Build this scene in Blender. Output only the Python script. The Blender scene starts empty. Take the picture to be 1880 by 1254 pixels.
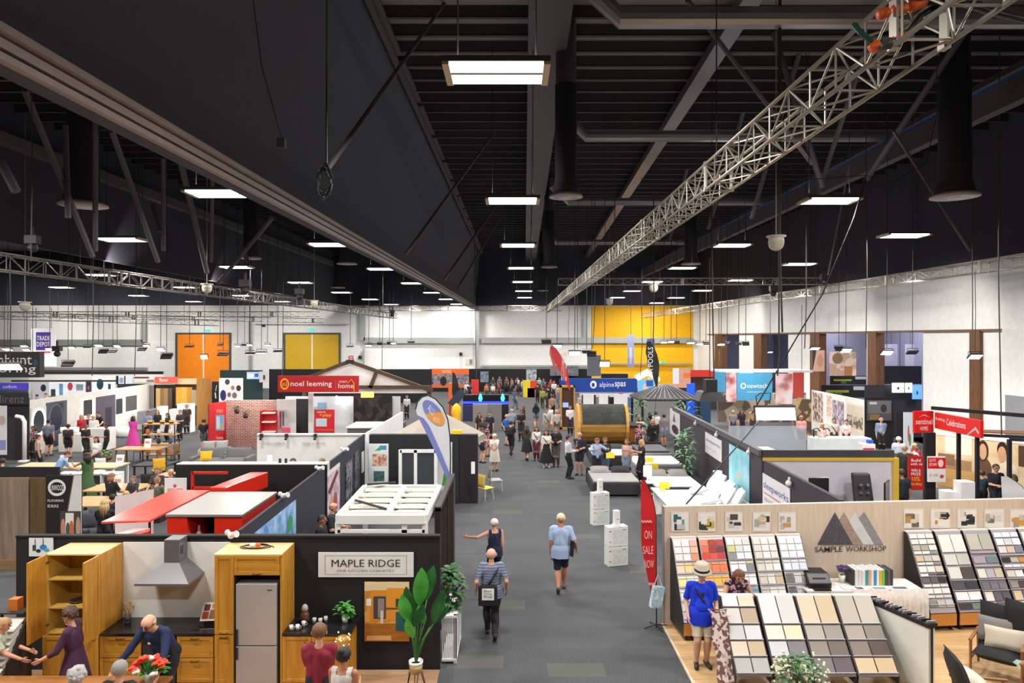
import bpy, bmesh, math, random
import numpy as np
from mathutils import Vector, Matrix
random.seed(7)
rng = np.random.default_rng(5)
SC = bpy.context.scene
COL = SC.collection
# ---------------------------------------------------------------- camera, world, exposure
EYE, FOC, CX, CY = 5.8, 1280.0, 940.0, 620.0      # eye height; focal length and vanishing point in pixels of 1880 x 1254
cam_d = bpy.data.cameras.new('camera')
cam_d.sensor_width = 36.0
cam_d.lens = 36.0 * FOC / 1880.0
cam_d.shift_y = -(627.0 - CY) / 1880.0
cam_d.clip_end = 300
cam = bpy.data.objects.new('camera', cam_d)
cam.location = (0, 0, EYE)
cam.rotation_euler = (math.pi / 2, 0, 0)
COL.objects.link(cam)
SC.camera = cam
w = bpy.data.worlds.new('hall_air')
SC.world = w
w.use_nodes = True
w.node_tree.nodes['Background'].inputs[0].default_value = (0.75, 0.8, 0.9, 1)
w.node_tree.nodes['Background'].inputs[1].default_value = 0.035
SC.view_settings.view_transform = 'Standard'
SC.view_settings.look = 'None'
SC.view_settings.gamma = 1.0
SC.view_settings.use_curve_mapping = False
SC.view_settings.exposure = 0.0
SC.cycles.use_denoising = True
SC.cycles.max_bounces = 5
SC.cycles.diffuse_bounces = 3
SC.cycles.glossy_bounces = 2
SC.cycles.transparent_max_bounces = 6
SC.cycles.sample_clamp_indirect = 4.0
SC.cycles.caustics_reflective = False
SC.cycles.caustics_refractive = False
DRIFT = 0.025                                      # the hall's long axis is turned this much from the view axis
def hall(u, v, z):
 return (u + DRIFT * v, v, z)
LAMP_ROWS = [(-34, 9.5), (-25, 9.5), (-15.0, 9.45), (-8.1, 9.6), (-0.5, 9.9), (8.9, 9.9), (13.8, 9.6)]
LAMP_V = [0.7, 10.7, 20.7, 30.7, 40.7, 50.7, 60.7, 70.7]
LAMP_POWER, UP_POWER = 600, 27
for _u, _z in LAMP_ROWS:
 for _v in LAMP_V:
  _vv = _v + (5 if _u == -15.0 else 7.5 if _u == -8.1 else 5 if _u == 13.8 else 0)
  ld = bpy.data.lights.new('tube_light', 'AREA')
  ld.shape = 'RECTANGLE'
  ld.size, ld.size_y = 1.5, 0.45
  ld.energy = LAMP_POWER
  ld.color = (1.0, 0.965, 0.92)
  lo = bpy.data.objects.new('tube_light', ld)
  lo.location = hall(_u, _vv, _z - 0.14)
  COL.objects.link(lo)
  if -10 < _u < 10:                              # unseen fill lights added above the fittings to brighten the roof
   ld = bpy.data.lights.new('roof_fill_light', 'AREA')
   ld.shape, ld.size, ld.size_y, ld.energy, ld.color = 'RECTANGLE', 1.5, 0.45, UP_POWER, (1.0, 0.96, 0.93)
   lo = bpy.data.objects.new('roof_fill_light', ld)
   lo.location, lo.rotation_euler = hall(_u, _vv, _z + 0.2), (math.pi, 0, 0)
   COL.objects.link(lo)
def spot(loc, to, power, size=60, blend=0.6, color=(1.0, 0.95, 0.88), radius=0.15):
 ld = bpy.data.lights.new('flood_light', 'SPOT')
 ld.energy, ld.spot_size, ld.spot_blend = power, math.radians(size), blend
 ld.color, ld.shadow_soft_size = color, radius
 lo = bpy.data.objects.new('flood_light', ld)
 lo.location = loc
 lo.rotation_euler = (Vector(to) - Vector(loc)).to_track_quat('-Z', 'Y').to_euler()
 COL.objects.link(lo)
 return lo
# ---------------------------------------------------------------- measuring helpers
def P(px, py, d):                                  # the point seen at a pixel, at distance d
 return Vector(((px - CX) / FOC * d, d, EYE - (py - CY) / FOC * d))
def GZ(px, py, z=0.0):                             # the point seen at a pixel, at height z
 return P(px, py, FOC * (EYE - z) / (py - CY))
def XZ(px, d):
 return (px - CX) / FOC * d
def ZZ(py, d):
 return EYE - (py - CY) / FOC * d
# ---------------------------------------------------------------- materials
MATS = {}
def lin(c):
 if isinstance(c, str):
  c = [int(c[i:i + 2], 16) / 255 for i in (0, 2, 4)]
 return tuple(v / 12.92 if v <= 0.04045 else ((v + 0.055) / 1.055) ** 2.4 for v in c[:3])
def M(c, rough=0.6, metal=0.0, emit=0.0, pat=None, c2=None, sc=1.0, alpha=1.0, bump=0.0, coat=0.0):
 """a procedural material: colour c (hex), optional pattern towards c2"""
 key = (c, rough, metal, emit, pat, c2, sc, alpha, bump, coat)
 if key in MATS:
  return MATS[key]
 m = bpy.data.materials.new('mat_%s_%s' % (pat or 'plain', c))
 m.use_nodes = True
 nt = m.node_tree
 b = nt.nodes['Principled BSDF']
 a = lin(c) + (1,)
 b.inputs['Base Color'].default_value = a
 b.inputs['Roughness'].default_value = rough
 b.inputs['Metallic'].default_value = metal
 if coat:
  b.inputs['Coat Weight'].default_value = coat
 if emit:
  b.inputs['Emission Color'].default_value = a
  b.inputs['Emission Strength'].default_value = emit
 if alpha < 1:
  b.inputs['Alpha'].default_value = alpha
 N, L = nt.nodes.new, nt.links.new
 if pat is None and not emit and alpha == 1 and metal < 0.3:
  pat, c2 = 'mottle', c
  soft = 0.035
 else:
  soft = 0.0
 if pat:
  tc = N('ShaderNodeTexCoord')
  mp = N('ShaderNodeMapping')
  L(tc.outputs['Object'], mp.inputs['Vector'])
  mp.inputs['Scale'].default_value = (sc, sc, sc)
  ramp = N('ShaderNodeValToRGB')
  e = ramp.color_ramp.elements
  if pat == 'mottle':
   t = N('ShaderNodeTexNoise'); t.inputs['Scale'].default_value = 3; t.inputs['Detail'].default_value = 4
   out = t.outputs['Fac']
   if soft:
    e[0].color = tuple(v * (1 - soft) for v in a[:3]) + (1,)
    e[1].color = tuple(min(1, v * (1 + soft)) for v in a[:3]) + (1,)
   else:
    e[0].color, e[1].color = a, lin(c2) + (1,)
   e[0].position, e[1].position = 0.35, 0.65
  elif pat in ('woodx', 'woodz', 'woody'):
   k = {'woodx': (0.8, 9, 9), 'woodz': (9, 9, 0.8), 'woody': (9, 0.8, 9)}[pat]
   mp.inputs['Scale'].default_value = tuple(v * sc for v in k)
   t = N('ShaderNodeTexNoise'); t.inputs['Scale'].default_value = 1.6
   t.inputs['Detail'].default_value = 6; t.inputs['Roughness'].default_value = 0.65
   out = t.outputs['Fac']
   e[0].color, e[1].color = a, lin(c2) + (1,)
   e[0].position, e[1].position = 0.33, 0.67
  elif pat in ('stripez', 'stripex', 'stripey', 'stripe'):
   t = N('ShaderNodeTexWave'); t.inputs['Scale'].default_value = 1.0
   t.bands_direction = {'stripez': 'Z', 'stripex': 'X', 'stripey': 'Y', 'stripe': 'DIAGONAL'}[pat]
   out = t.outputs['Fac']
   e[0].color, e[1].color = a, lin(c2) + (1,)
   e[0].position, e[1].position = 0.45, 0.55
  elif pat in ('cells', 'floral'):
   t = N('ShaderNodeTexVoronoi'); t.inputs['Scale'].default_value = 1.0
   sp = N('ShaderNodeSeparateColor'); L(t.outputs['Color'], sp.inputs[0])
   out = sp.outputs[0]
   e[0].color, e[1].color = a, lin(c2) + (1,)
   e[0].position, e[1].position = (0.55, 0.56) if pat == 'floral' else (0.3, 0.7)
  elif pat == 'picture':                     # a printed picture: soft patches of several colours
   t = N('ShaderNodeTexNoise'); t.inputs['Scale'].default_value = 1.0; t.inputs['Detail'].default_value = 2.5
   out = t.outputs['Fac']
   e[0].color, e[1].color = a, lin(c2) + (1,)
   e[0].position, e[1].position = 0.36, 0.62
   x = e.new(0.47); x.color = tuple(0.5 * (p + q) * 0.75 for p, q in zip(a[:3], lin(c2))) + (1,)
   x = e.new(0.52); x.color = tuple(min(1, 0.6 * (p + q)) for p, q in zip(a[:3], lin(c2))) + (1,)
  elif pat in ('brick', 'plankx', 'planky', 'plankz', 'tile', 'carpet', 'hex'):
   t = N('ShaderNodeTexBrick')
   t.inputs['Color1'].default_value = a
   t.inputs['Color2'].default_value = lin(c2) + (1,)
   mort = {'brick': (0.62, 0.56, 0.52, 1)}.get(pat, tuple(v * 0.55 for v in a[:3]) + (1,))
   t.inputs['Mortar'].default_value = mort
   t.inputs['Scale'].default_value = 1.0
   t.inputs['Mortar Size'].default_value = 0.01 if pat == 'brick' else 0.004
   t.inputs['Bias'].default_value = 0.0
   t.inputs['Brick Width'].default_value, t.inputs['Row Height'].default_value = {
    'brick': (0.23, 0.076), 'tile': (0.3, 0.3), 'carpet': (1.0, 0.5), 'hex': (0.26, 0.2)}.get(pat, (1.8, 0.19))
   if pat == 'carpet':
    t.offset = 0.0; t.inputs['Mortar Size'].default_value = 0.0; t.inputs['Bias'].default_value = -0.1
   if pat == 'brick':
    mp.inputs['Rotation'].default_value = (math.pi / 2, 0, 0)
   if pat == 'planky':
    mp.inputs['Rotation'].default_value = (0, 0, math.pi / 2)
   if pat == 'plankz':
    mp.inputs['Rotation'].default_value = (math.pi / 2, math.pi / 2, 0)
   if pat == 'hex':
    mp.inputs['Rotation'].default_value = (math.pi / 2, 0, 0)
   n = N('ShaderNodeTexNoise'); n.inputs['Scale'].default_value = 42 if pat == 'carpet' else 12
   n.inputs['Detail'].default_value = 4
   if pat.startswith('plank'):
    mp2 = N('ShaderNodeMapping'); L(tc.outputs['Object'], mp2.inputs['Vector'])
    mp2.inputs['Scale'].default_value = {'plankx': (0.3, 3, 3), 'planky': (3, 0.3, 3), 'plankz': (3, 3, 0.3)}[pat]
    L(mp2.outputs[0], n.inputs['Vector'])
   else:
    L(tc.outputs['Object'], n.inputs['Vector'])
   L(mp.outputs[0], t.inputs['Vector'])
   mx = N('ShaderNodeMix'); mx.data_type = 'RGBA'; mx.blend_type = 'OVERLAY'
   mx.inputs[0].default_value = 0.85 if pat == 'carpet' else 0.45
   L(t.outputs['Color'], mx.inputs[6]); L(n.outputs['Fac'], mx.inputs[7])
   L(mx.outputs[2], b.inputs['Base Color'])
   t = None
  if t is not None:
   L(mp.outputs[0], t.inputs['Vector'])
   L(out, ramp.inputs[0])
   L(ramp.outputs[0], b.inputs['Base Color'])
   if emit:
    L(ramp.outputs[0], b.inputs['Emission Color'])
   if bump:
    bp = N('ShaderNodeBump'); bp.inputs['Strength'].default_value = bump; bp.inputs['Distance'].default_value = 0.02
    L(out, bp.inputs['Height']); L(bp.outputs[0], b.inputs['Normal'])
 MATS[key] = m
 return m
# ---------------------------------------------------------------- mesh builder
class MB:
 def __init__(s):
  s.v, s.f, s.m, s.mats, s.cur = [], [], [], [], 0
 def mat(s, m):
  if m not in s.mats:
   s.mats.append(m)
  s.cur = s.mats.index(m)
  return s
 def add(s, vs, fs):
  o = len(s.v)
  s.v.extend([tuple(p) for p in vs])
  for f in fs:
   s.f.append(tuple(i + o for i in f))
   s.m.append(s.cur)
  return s
 def box(s, x0, x1, y0, y1, z0, z1):
  vs = [(x, y, z) for z in (z0, z1) for y in (y0, y1) for x in (x0, x1)]
  return s.add(vs, [(0, 2, 3, 1), (4, 5, 7, 6), (0, 1, 5, 4), (2, 6, 7, 3), (0, 4, 6, 2), (1, 3, 7, 5)])
 def obox(s, c, size, rz=0.0, rx=0.0, ry=0.0):
  R = Matrix.Rotation(rz, 3, 'Z') @ Matrix.Rotation(ry, 3, 'Y') @ Matrix.Rotation(rx, 3, 'X')
  c = Vector(c)
  vs = [c + R @ Vector((x * size[0] / 2, y * size[1] / 2, z * size[2] / 2)) for z in (-1, 1) for y in (-1, 1) for x in (-1, 1)]
  return s.add(vs, [(0, 2, 3, 1), (4, 5, 7, 6), (0, 1, 5, 4), (2, 6, 7, 3), (0, 4, 6, 2), (1, 3, 7, 5)])
 def beam(s, a, b, w, h, up=(0, 0, 1)):           # a rectangular bar from a to b
  a, b, up = Vector(a), Vector(b), Vector(up)
  d = (b - a).normalized()
  x = d.cross(up)
  if x.length < 1e-4:
   x = d.cross(Vector((1, 0, 0)))
  x.normalize()
  u = x.cross(d)
  vs = [p + x * (i * w / 2) + u * (j * h / 2) for p in (a, b) for (i, j) in ((-1, -1), (1, -1), (1, 1), (-1, 1))]
  return s.add(vs, [(3, 2, 1, 0), (4, 5, 6, 7), (0, 1, 5, 4), (1, 2, 6, 5), (2, 3, 7, 6), (3, 0, 4, 7)])
 def prism(s, poly, ext):                         # planar polygon swept along ext
  n = len(poly)
  e = Vector(ext)
  vs = [Vector(p) for p in poly] + [Vector(p) + e for p in poly]
  fs = [tuple(range(n)), tuple(range(2 * n - 1, n - 1, -1))]
  fs += [(i, i + n, (i + 1) % n + n, (i + 1) % n) for i in range(n)]
  return s.add(vs, fs)
 def tube(s, pts, r, n=8, cap=True):
  pts = [Vector(p) for p in pts]
  rs = r if isinstance(r, (list, tuple)) else [r] * len(pts)
  vs, prev = [], None
  for i, p in enumerate(pts):
   d = (pts[min(i + 1, len(pts) - 1)] - pts[max(i - 1, 0)]).normalized()
   if prev is None:
    prev = d.cross(Vector((0, 0, 1)))
    if prev.length < 0.05:
     prev = d.cross(Vector((1, 0, 0)))
   x = (prev - d * prev.dot(d)).normalized()
   y = d.cross(x)
   prev = x
   vs += [p + (x * math.cos(2 * math.pi * k / n) + y * math.sin(2 * math.pi * k / n)) * rs[i] for k in range(n)]
  fs = []
  for i in range(len(pts) - 1):
   for k in range(n):
    a, b = i * n + k, i * n + (k + 1) % n
    fs.append((a, b, b + n, a + n))
  if cap:
   fs += [tuple(range(n - 1, -1, -1)), tuple(range((len(pts) - 1) * n, len(pts) * n))]
  return s.add(vs, fs)
 def lathe(s, prof, c=(0, 0, 0), n=16, sx=1.0, sy=1.0):   # prof: (radius, z) list, from bottom to top
  vs, fs = [], []
  for r, z in prof:
   for k in range(n):
    a = 2 * math.pi * k / n
    vs.append((c[0] + r * sx * math.cos(a), c[1] + r * sy * math.sin(a), c[2] + z))
  for i in range(len(prof) - 1):
   for k in range(n):
    a, b = i * n + k, i * n + (k + 1) % n
    fs.append((a, b, b + n, a + n))
  if prof[0][0] > 1e-4:
   fs.append(tuple(range(n - 1, -1, -1)))
  if prof[-1][0] > 1e-4:
   fs.append(tuple(range((len(prof) - 1) * n, len(prof) * n)))
  return s.add(vs, fs)
 def ball(s, c, r, n=10, m=7, sx=1, sy=1, sz=1):
  prof = [(max(1e-5, r * math.sin(math.pi * i / m)), -r * sz * math.cos(math.pi * i / m)) for i in range(m + 1)]
  return s.lathe(prof, c, n, sx, sy)
 def sheet(s, o, u, v, n=0.004):                  # thin slab: corner o, edges u and v, thickness n towards u x v
  o, u, v = Vector(o), Vector(u), Vector(v)
  return s.prism([o, o + u, o + u + v, o + v], u.cross(v).normalized() * n)
 def pillow(s, c, size, rz=0.0, rx=0.0, n=8, ry=0.0):
  R = Matrix.Rotation(rz, 3, 'Z') @ Matrix.Rotation(rx, 3, 'X') @ Matrix.Rotation(ry, 3, 'Y')
  c = Vector(c)
  for sg in (1, -1):
   vs, fs = [], []
   for j in range(n + 1):
    for i in range(n + 1):
     a, b = 2 * i / n - 1, 2 * j / n - 1
     t = max(0.0, (1 - a ** 4) * (1 - b ** 4)) ** 0.5
     k = 1 - 0.06 * (1 - abs(a)) * abs(b) ** 4
     k2 = 1 - 0.06 * (1 - abs(b)) * abs(a) ** 4
     vs.append(c + R @ Vector((a * size[0] / 2 * k2, b * size[1] / 2 * k, sg * t * size[2] / 2)))
   for j in range(n):
    for i in range(n):
     q = (j * (n + 1) + i, j * (n + 1) + i + 1, (j + 1) * (n + 1) + i + 1, (j + 1) * (n + 1) + i)
     fs.append(q if sg > 0 else q[::-1])
   s.add(vs, fs)
  return s
 def build(s, name, mats=None, parent=None, bevel=0.0, smooth=False, kind=None, local=False):
  if mats is not None:
   ml = mats if isinstance(mats, list) else [mats]
  else:
   ml = s.mats
  me = bpy.data.meshes.new(name)
  off = Vector((0, 0, 0))
  rot = None
  if parent is not None and not local:
   off = WORLD[parent.name][0]
   rz = WORLD[parent.name][1]
   rot = Matrix.Rotation(-rz, 3, 'Z') if rz else None
  vs = [Vector(p) - off for p in s.v] if off.length_squared else s.v
  if rot:
   vs = [rot @ Vector(p) for p in vs]
  me.from_pydata([tuple(p) for p in vs], [], s.f)
  for m in ml:
   me.materials.append(m)
  if len(ml) > 1:
   me.polygons.foreach_set('material_index', s.m)
  if smooth:
   me.polygons.foreach_set('use_smooth', [True] * len(me.polygons))
  me.update()
  o = bpy.data.objects.new(name, me)
  COL.objects.link(o)
  if parent is not None:
   o.parent = parent
   WORLD[o.name] = (off.copy(), WORLD[parent.name][1]) if not local else WORLD[parent.name]
  else:
   WORLD[o.name] = (Vector((0, 0, 0)), 0.0)
  if bevel:
   bm_ = o.modifiers.new('bevel', 'BEVEL')
   bm_.width, bm_.segments, bm_.limit_method = bevel, 2, 'ANGLE'
  if kind:
   o['kind'] = kind
  return o
WORLD = {}
def tag(o, label, cat, group=None, kind=None):
 o['label'], o['category'] = label, cat
 if group:
  o['group'] = group
 if kind:
  o['kind'] = kind
 return o
def thing(name, label, cat, loc=(0, 0, 0), rz=0.0, group=None):
 o = bpy.data.objects.new(name, None)
 o.empty_display_size = 0.1
 COL.objects.link(o)
 o.location = loc
 o.rotation_euler = (0, 0, rz)
 WORLD[o.name] = (Vector(loc), rz)
 return tag(o, label, cat, group)
def struct(mb, name, m=None, **k):
 return mb.build(name, m, kind='structure', **k)
KIDS = {}
def dup(root, loc, rz, label, group=None):
 r = root.copy()
 COL.objects.link(r)
 r.location, r.rotation_euler = loc, (0, 0, rz)
 WORLD[r.name] = (Vector(loc), rz)
 r['label'] = label
 if group:
  r['group'] = group
 kids = KIDS.get(root.name)
 if kids is None:
  kids = KIDS[root.name] = [(c, list(c.children)) for c in root.children]
 for c, sub in kids:
  k = c.copy()
  COL.objects.link(k)
  k.parent = r
  WORLD[k.name] = WORLD[r.name]
  for g in sub:
   q = g.copy()
   COL.objects.link(q)
   q.parent = k
 return r
def text(body, o, u, v, m, parent=None, name='lettering', depth=0.004, fit=True, align=0.5, bold=0.0):
 """lettering laid into the rectangle at corner o with edges u (reading direction) and v (up)"""
 cu = bpy.data.curves.new('type', 'FONT')
 cu.body = body
 cu.resolution_u = 2
 cu.offset = bold
 to = bpy.data.objects.new('type', cu)
 me0 = bpy.data.meshes.new_from_object(to)
 n = len(me0.vertices)
 if n == 0:
  return None
 co = np.empty(n * 3); me0.vertices.foreach_get('co', co); co = co.reshape(-1, 3)
 lo, hi = co.min(0), co.max(0)
 o, u, v = Vector(o), Vector(u), Vector(v)
 W, H = u.length, v.length
 uw, vh = hi[0] - lo[0], hi[1] - lo[1]
 sx, sy = W / uw, H / vh
 if not fit:
  sx = sy = min(sx, sy)
 du, dv = u.normalized(), v.normalized()
 nn = du.cross(dv)
 ox, oy = (W - uw * sx) * align, (H - vh * sy) * 0.5
 mb = MB()
 vs = [o + du * (ox + (c[0] - lo[0]) * sx) + dv * (oy + (c[1] - lo[1]) * sy) + nn * depth for c in co]
 mb.add(vs, [tuple(p.vertices) for p in me0.polygons])
 bpy.data.objects.remove(to); bpy.data.curves.remove(cu); bpy.data.meshes.remove(me0)
 return mb.build(name, m, parent)
def sub(o, u, v, a, b, c, d):                       # sub-rectangle of (o,u,v): from (a,b) to (c,d) in 0..1
 o, u, v = Vector(o), Vector(u), Vector(v)
 return o + u * a + v * b, u * (c - a), v * (d - b)
def board(name, label, cat, o, u, v, m, patches=(), texts=(), thick=0.03, group=None, kind=None, part_of=None, pname='panel'):
 """a panel, poster or sign: patches (a,b,c,d,material[,polygon]) and texts (string,a,b,c,d,material) lie on its face (u x v side)"""
 o, u, v = Vector(o), Vector(u), Vector(v)
 nrm = u.cross(v).normalized()
 if part_of is None:
  base = o + u * 0.5
  root = thing(name, label, cat, base, 0, group)
 else:
  root = part_of
 mb = MB().mat(m)
 mb.prism([o, o + u, o + u + v, o + v], -nrm * thick)
 for i, p in enumerate(patches):
  a, b, c, d, pm = p[:5]
  mb.mat(pm)
  e = nrm * (0.0015 + 0.0006 * i)
  if len(p) > 5:
   poly = [o + u * (a + (c - a) * q[0]) + v * (b + (d - b) * q[1]) + e for q in p[5]]
  else:
   poly = [o + u * x + v * y + e for x, y in ((a, b), (c, b), (c, d), (a, d))]
  mb.add(poly, [tuple(range(len(poly)))])
 pan = mb.build(pname, None, root)
 for i, t in enumerate(texts):
  q = sub(o, u, v, *t[1:5])
  text(t[0], *q, t[5], pan, depth=0.004 + 0.0006 * len(patches), bold=t[6] if len(t) > 6 else 0.0)
 return root
ELL = [(0.5 + 0.5 * math.cos(2 * math.pi * k / 24), 0.5 + 0.5 * math.sin(2 * math.pi * k / 24)) for k in range(24)]
# ---------------------------------------------------------------- shared materials
WHITE = M('f2f2f0', 0.5)
WHITEG = M('f4f4f2', 0.25)
BLACK = M('161417', 0.7)
BLACKP = M('1b191c', 0.85)
NAVYP = M('2b2b36', 0.85)
DARK = M('232125', 0.6)
GREY = M('8a8a8c', 0.6)
LGREY = M('c3c3c4', 0.6)
STEEL = M('b9b6b4', 0.28, 0.9)
ALU = M('cfcfd2', 0.35, 0.6)
RED = M('c01820', 0.5)
INK = M('2a282a', 0.6)
LAMPM = M('ffffff', 0.4, 0, 14.0)
GLOW = M('fff6ea', 0.4, 0, 9.0)
WOODF = M('c9a070', 0.45, pat='planky', c2='b98a58')
LEAFM = M('2f7a2a', 0.45, pat='mottle', c2='4fa83c', sc=3)
LEAFD = M('24502a', 0.5, pat='mottle', c2='3a7338', sc=4)
# ================================================================ THE HALL
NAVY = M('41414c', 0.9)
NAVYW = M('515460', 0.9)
WALLW = M('e9e9e6', 0.75)
ROOFM = M('8b8688', 0.9)
PURL = M('3c3a3d', 0.8)
BEAMM = M('504a4e', 0.7)
f = MB().mat(M('4d4e51', 0.95, pat='carpet', c2='47484b'))
f.box(-64, 24, -4, 82, -0.3, 0.0)
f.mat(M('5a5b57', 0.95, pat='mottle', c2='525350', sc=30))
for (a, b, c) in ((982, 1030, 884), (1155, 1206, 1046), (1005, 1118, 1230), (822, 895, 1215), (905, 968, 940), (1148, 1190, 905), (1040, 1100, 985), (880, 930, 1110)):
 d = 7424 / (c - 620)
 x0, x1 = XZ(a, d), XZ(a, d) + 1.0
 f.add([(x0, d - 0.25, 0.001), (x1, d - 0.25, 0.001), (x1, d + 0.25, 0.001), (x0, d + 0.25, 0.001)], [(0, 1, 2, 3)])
struct(f, 'floor')
r = MB().mat(ROOFM)
r.box(-64, 24, -4, 82, 15.75, 15.95)
struct(r, 'ceiling')
for i in range(52):
 v = 13.4 + i * 1.25
 pm = MB()
 pm.box(-21.6, 22.5, v - 0.05, v + 0.05, 15.4, 15.75)
 pm.box(-21.6, 22.5, v - 0.05, v + 0.09, 15.38, 15.42)
 struct(pm, 'ceiling_purlin', PURL)
for i in range(14):                                     # the fine ribs of the roof sheets
 pass
bk = MB()
nb0, nb1 = Vector((-6.45, -1, 9.1)), Vector((-4.40, 80, 9.1))
nt0, nt1 = Vector((-4.32, -1, 15.75)), Vector((-3.6, 80, 15.75))
th = Vector((-0.25, 0, 0))
bk.add([nb0, nb1, nt1, nt0, nb0 + th, nb1 + th, nt1 + th, nt0 + th], [(0, 1, 2, 3), (7, 6, 5, 4), (1, 0, 4, 5), (2, 1, 5, 6), (3, 2, 6, 7), (0, 3, 7, 4)])
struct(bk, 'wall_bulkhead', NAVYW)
eb = MB()
up = Vector((0, 0, 1))
for k, (o, hgt, w_) in enumerate(((0.02, 0.09, 0.3), (0.16, 0.12, 0.22), (0.32, 0.1, 0.3))):
 a, b = nb0 + up * (o + hgt / 2) + Vector((-0.02 + (o) * .32, 0, 0)), nb1 + up * (o + hgt / 2) + Vector((-0.02, 0, 0))
 eb.beam(a, b, w_, hgt)
struct(eb, 'trim_1', M('a49690', 0.55))
fl = MB()                                               # steel flange where the bulkhead meets the roof
for i in range(15):
 a, b = nt0.lerp(nt1, 0.14 + i * 0.057), nt0.lerp(nt1, 0.14 + i * 0.057 + 0.05)
 fl.beam(a + Vector((0.2, 0, -0.35)), b + Vector((0.2, 0, -0.35)), 0.35, 0.1)
fl.beam(nt0 + Vector((0.12, 0, -0.5)), nt1 + Vector((0.12, 0, -0.5)), 0.18, 0.12)
struct(fl, 'trim_2', BEAMM)
b2 = MB()
a, b = Vector((-21.6, 8, 9.9)), Vector((-20.0, 80, 9.6))
b2.prism([a, b, b + up * 6.1, a + up * 5.8], (-0.25, 0, 0))
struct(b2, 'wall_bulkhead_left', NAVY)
va = MB()
va.beam((-21.2, 8, 13.9), (-19.6, 80, 13.9), 0.5, 0.45)
struct(va, 'trim_3', M('6f6a6b', 0.5, 0.3))
for nm, a, b, w_, h_, m_ in (('trim_4', (6.35, 12, 15.2), (8.6, 80, 15.2), 0.55, 0.35, M('77747a', 0.45, 0.5)),
                             ('trim_5', (14.6, 8, 12.95), (14.7, 80, 12.95), 0.35, 0.75, BEAMM),
                             ('trim_6', (16.4, 8, 14.6), (16.6, 80, 14.6), 0.2, 0.2, BEAMM)):
 q = MB()
 q.beam(a, b, w_, h_)
 struct(q, nm, m_)
q = MB(); q.tube([(14.45, 8 + k * 6, 13.36 + 0.04 * (k % 2)) for k in range(13)], 0.035, 5)
tag(q.build('cable', M('1f4fa0', 0.5)), 'blue cable running along the top of the long dark roof beam', 'cable')
fw = MB()
fw.box(-64, 22, 80, 80.3, 0, 9.5)
struct(fw, 'wall_far', WALLW)
fu = MB(); fu.box(-64, 22, 80, 80.3, 9.5, 15.75)
struct(fu, 'wall_far_upper', NAVY)
yw = MB(); yw.box(XZ(1086, 80), XZ(1272, 80), 79.93, 80, 0, ZZ(562, 80))
struct(yw, 'wall_far_panel', M('f2b400', 0.7))
bl = MB(); bl.box(-64, -20.2, 79.9, 80, 0.0, 5.2)
struct(bl, 'wall_far_lining', M('e6e7e4', 0.75))
for nm, x0, x1, c in (('door_1', 326, 421, 'f58a10'), ('door_2', 524, 622, 'c9a10a')):
 dm = M(c, 0.6)
 ft = MB(); a, b = XZ(x0, 79.8), XZ(x1, 79.8); zt = ZZ(614, 79.8)
 ft.box(a - 0.25, a, 79.75, 79.9, 0, zt + 0.2); ft.box(b, b + 0.2, 79.75, 79.9, 0, zt + 0.2); ft.box(a, b, 79.75, 79.9, zt, zt + 0.2)
 fo = struct(ft, nm, M('4a4a4c', 0.6))
 mid = (a + b) / 2
 for s0, s1 in ((a, mid - 0.08), (mid + 0.08, b)):
  l_ = MB(); l_.box(s0, s1, 79.8, 79.86, 0, zt)
  l_.box(s0 + .6, s1 - .6, 79.77, 79.8, 1.3, 1.38)
  l_.build('door_leaf', dm, fo)
 l_ = MB(); l_.box(mid - 0.08, mid + 0.08, 79.78, 79.9, 0, zt); l_.build('door_gap', M('efe3cf', 0.6), fo)
for nm, pts, wd in (('trim_7', [(-64, 625), (876, 625)], 0.65), ('trim_8', [(884, 625), (1272, 625)], 0.65), ('trim_9', [(876, 562), (876, 685)], 0.4),
     ('trim_10', [(666, 562), (666, 625)], 0.6), ('trim_11', [(264, 588), (264, 628)], 0.5), ('trim_12', [(1074, 560), (1074, 620)], 0.45),
     ('trim_13', [(0, 677), (270, 677)], 0.3), ('trim_14', [(470, 595), (640, 595)], 0.12), ('trim_15', [(460, 590), (460, 690)], 0.25), ('trim_16', [(884, 672), (1080, 672)], 0.2),
     ('trim_17', [(668, 640), (668, 690)], 0.15), ('trim_18', [(1090, 668), (1270, 668)], 0.15)):
 if pts[0][0] == -64:
  pts = [(668, 625), (870, 625)]
 q = MB()
 q.beam(P(*pts[0], 79.6), P(*pts[1], 79.6), 0.25, wd, (0, 0, 1) if pts[0][1] == pts[1][1] else (1, 0, 0))
 struct(q, nm, M('a3a8a4', 0.45, 0.3))
q = MB(); q.beam(P(0, 629, 79.6), P(262, 629, 79.6), 0.25, 0.7); struct(q, 'trim_19', M('8d918e', 0.45, 0.3))
for px, py, c, lb in ((380, 608, '2aa7a0', 'green exit sign above the orange roller door'), (571, 606, '2aa7a0', 'green exit sign above the far yellow door'), (1216, 666, '2fae3f', 'green exit sign on the yellow wall')):
 c0 = P(px, py, 79.9)
 board('exit_sign', lb, 'sign', c0 + Vector((-0.35, 0, -0.18)), (0.7, 0, 0), (0, 0, 0.36), M(c, 0.5, 0, 1.2), [(.1, .2, .3, .8, WHITE), (.42, .2, .9, .4, WHITE)], thick=0.12)
for px, py, s_, lb in ((645, 658, 0.55, 'red fire point sign on white far wall'), (310, 666, 0.6, 'red alarm notice beside the orange door')):
 board('wall_sign', lb, 'sign', P(px - 5, py + 4, 79.95), (s_, 0, 0), (0, 0, s_), M('d8414a', 0.5), [(.2, .2, .8, .35, WHITE), (.2, .6, .8, .75, WHITE)])
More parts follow.
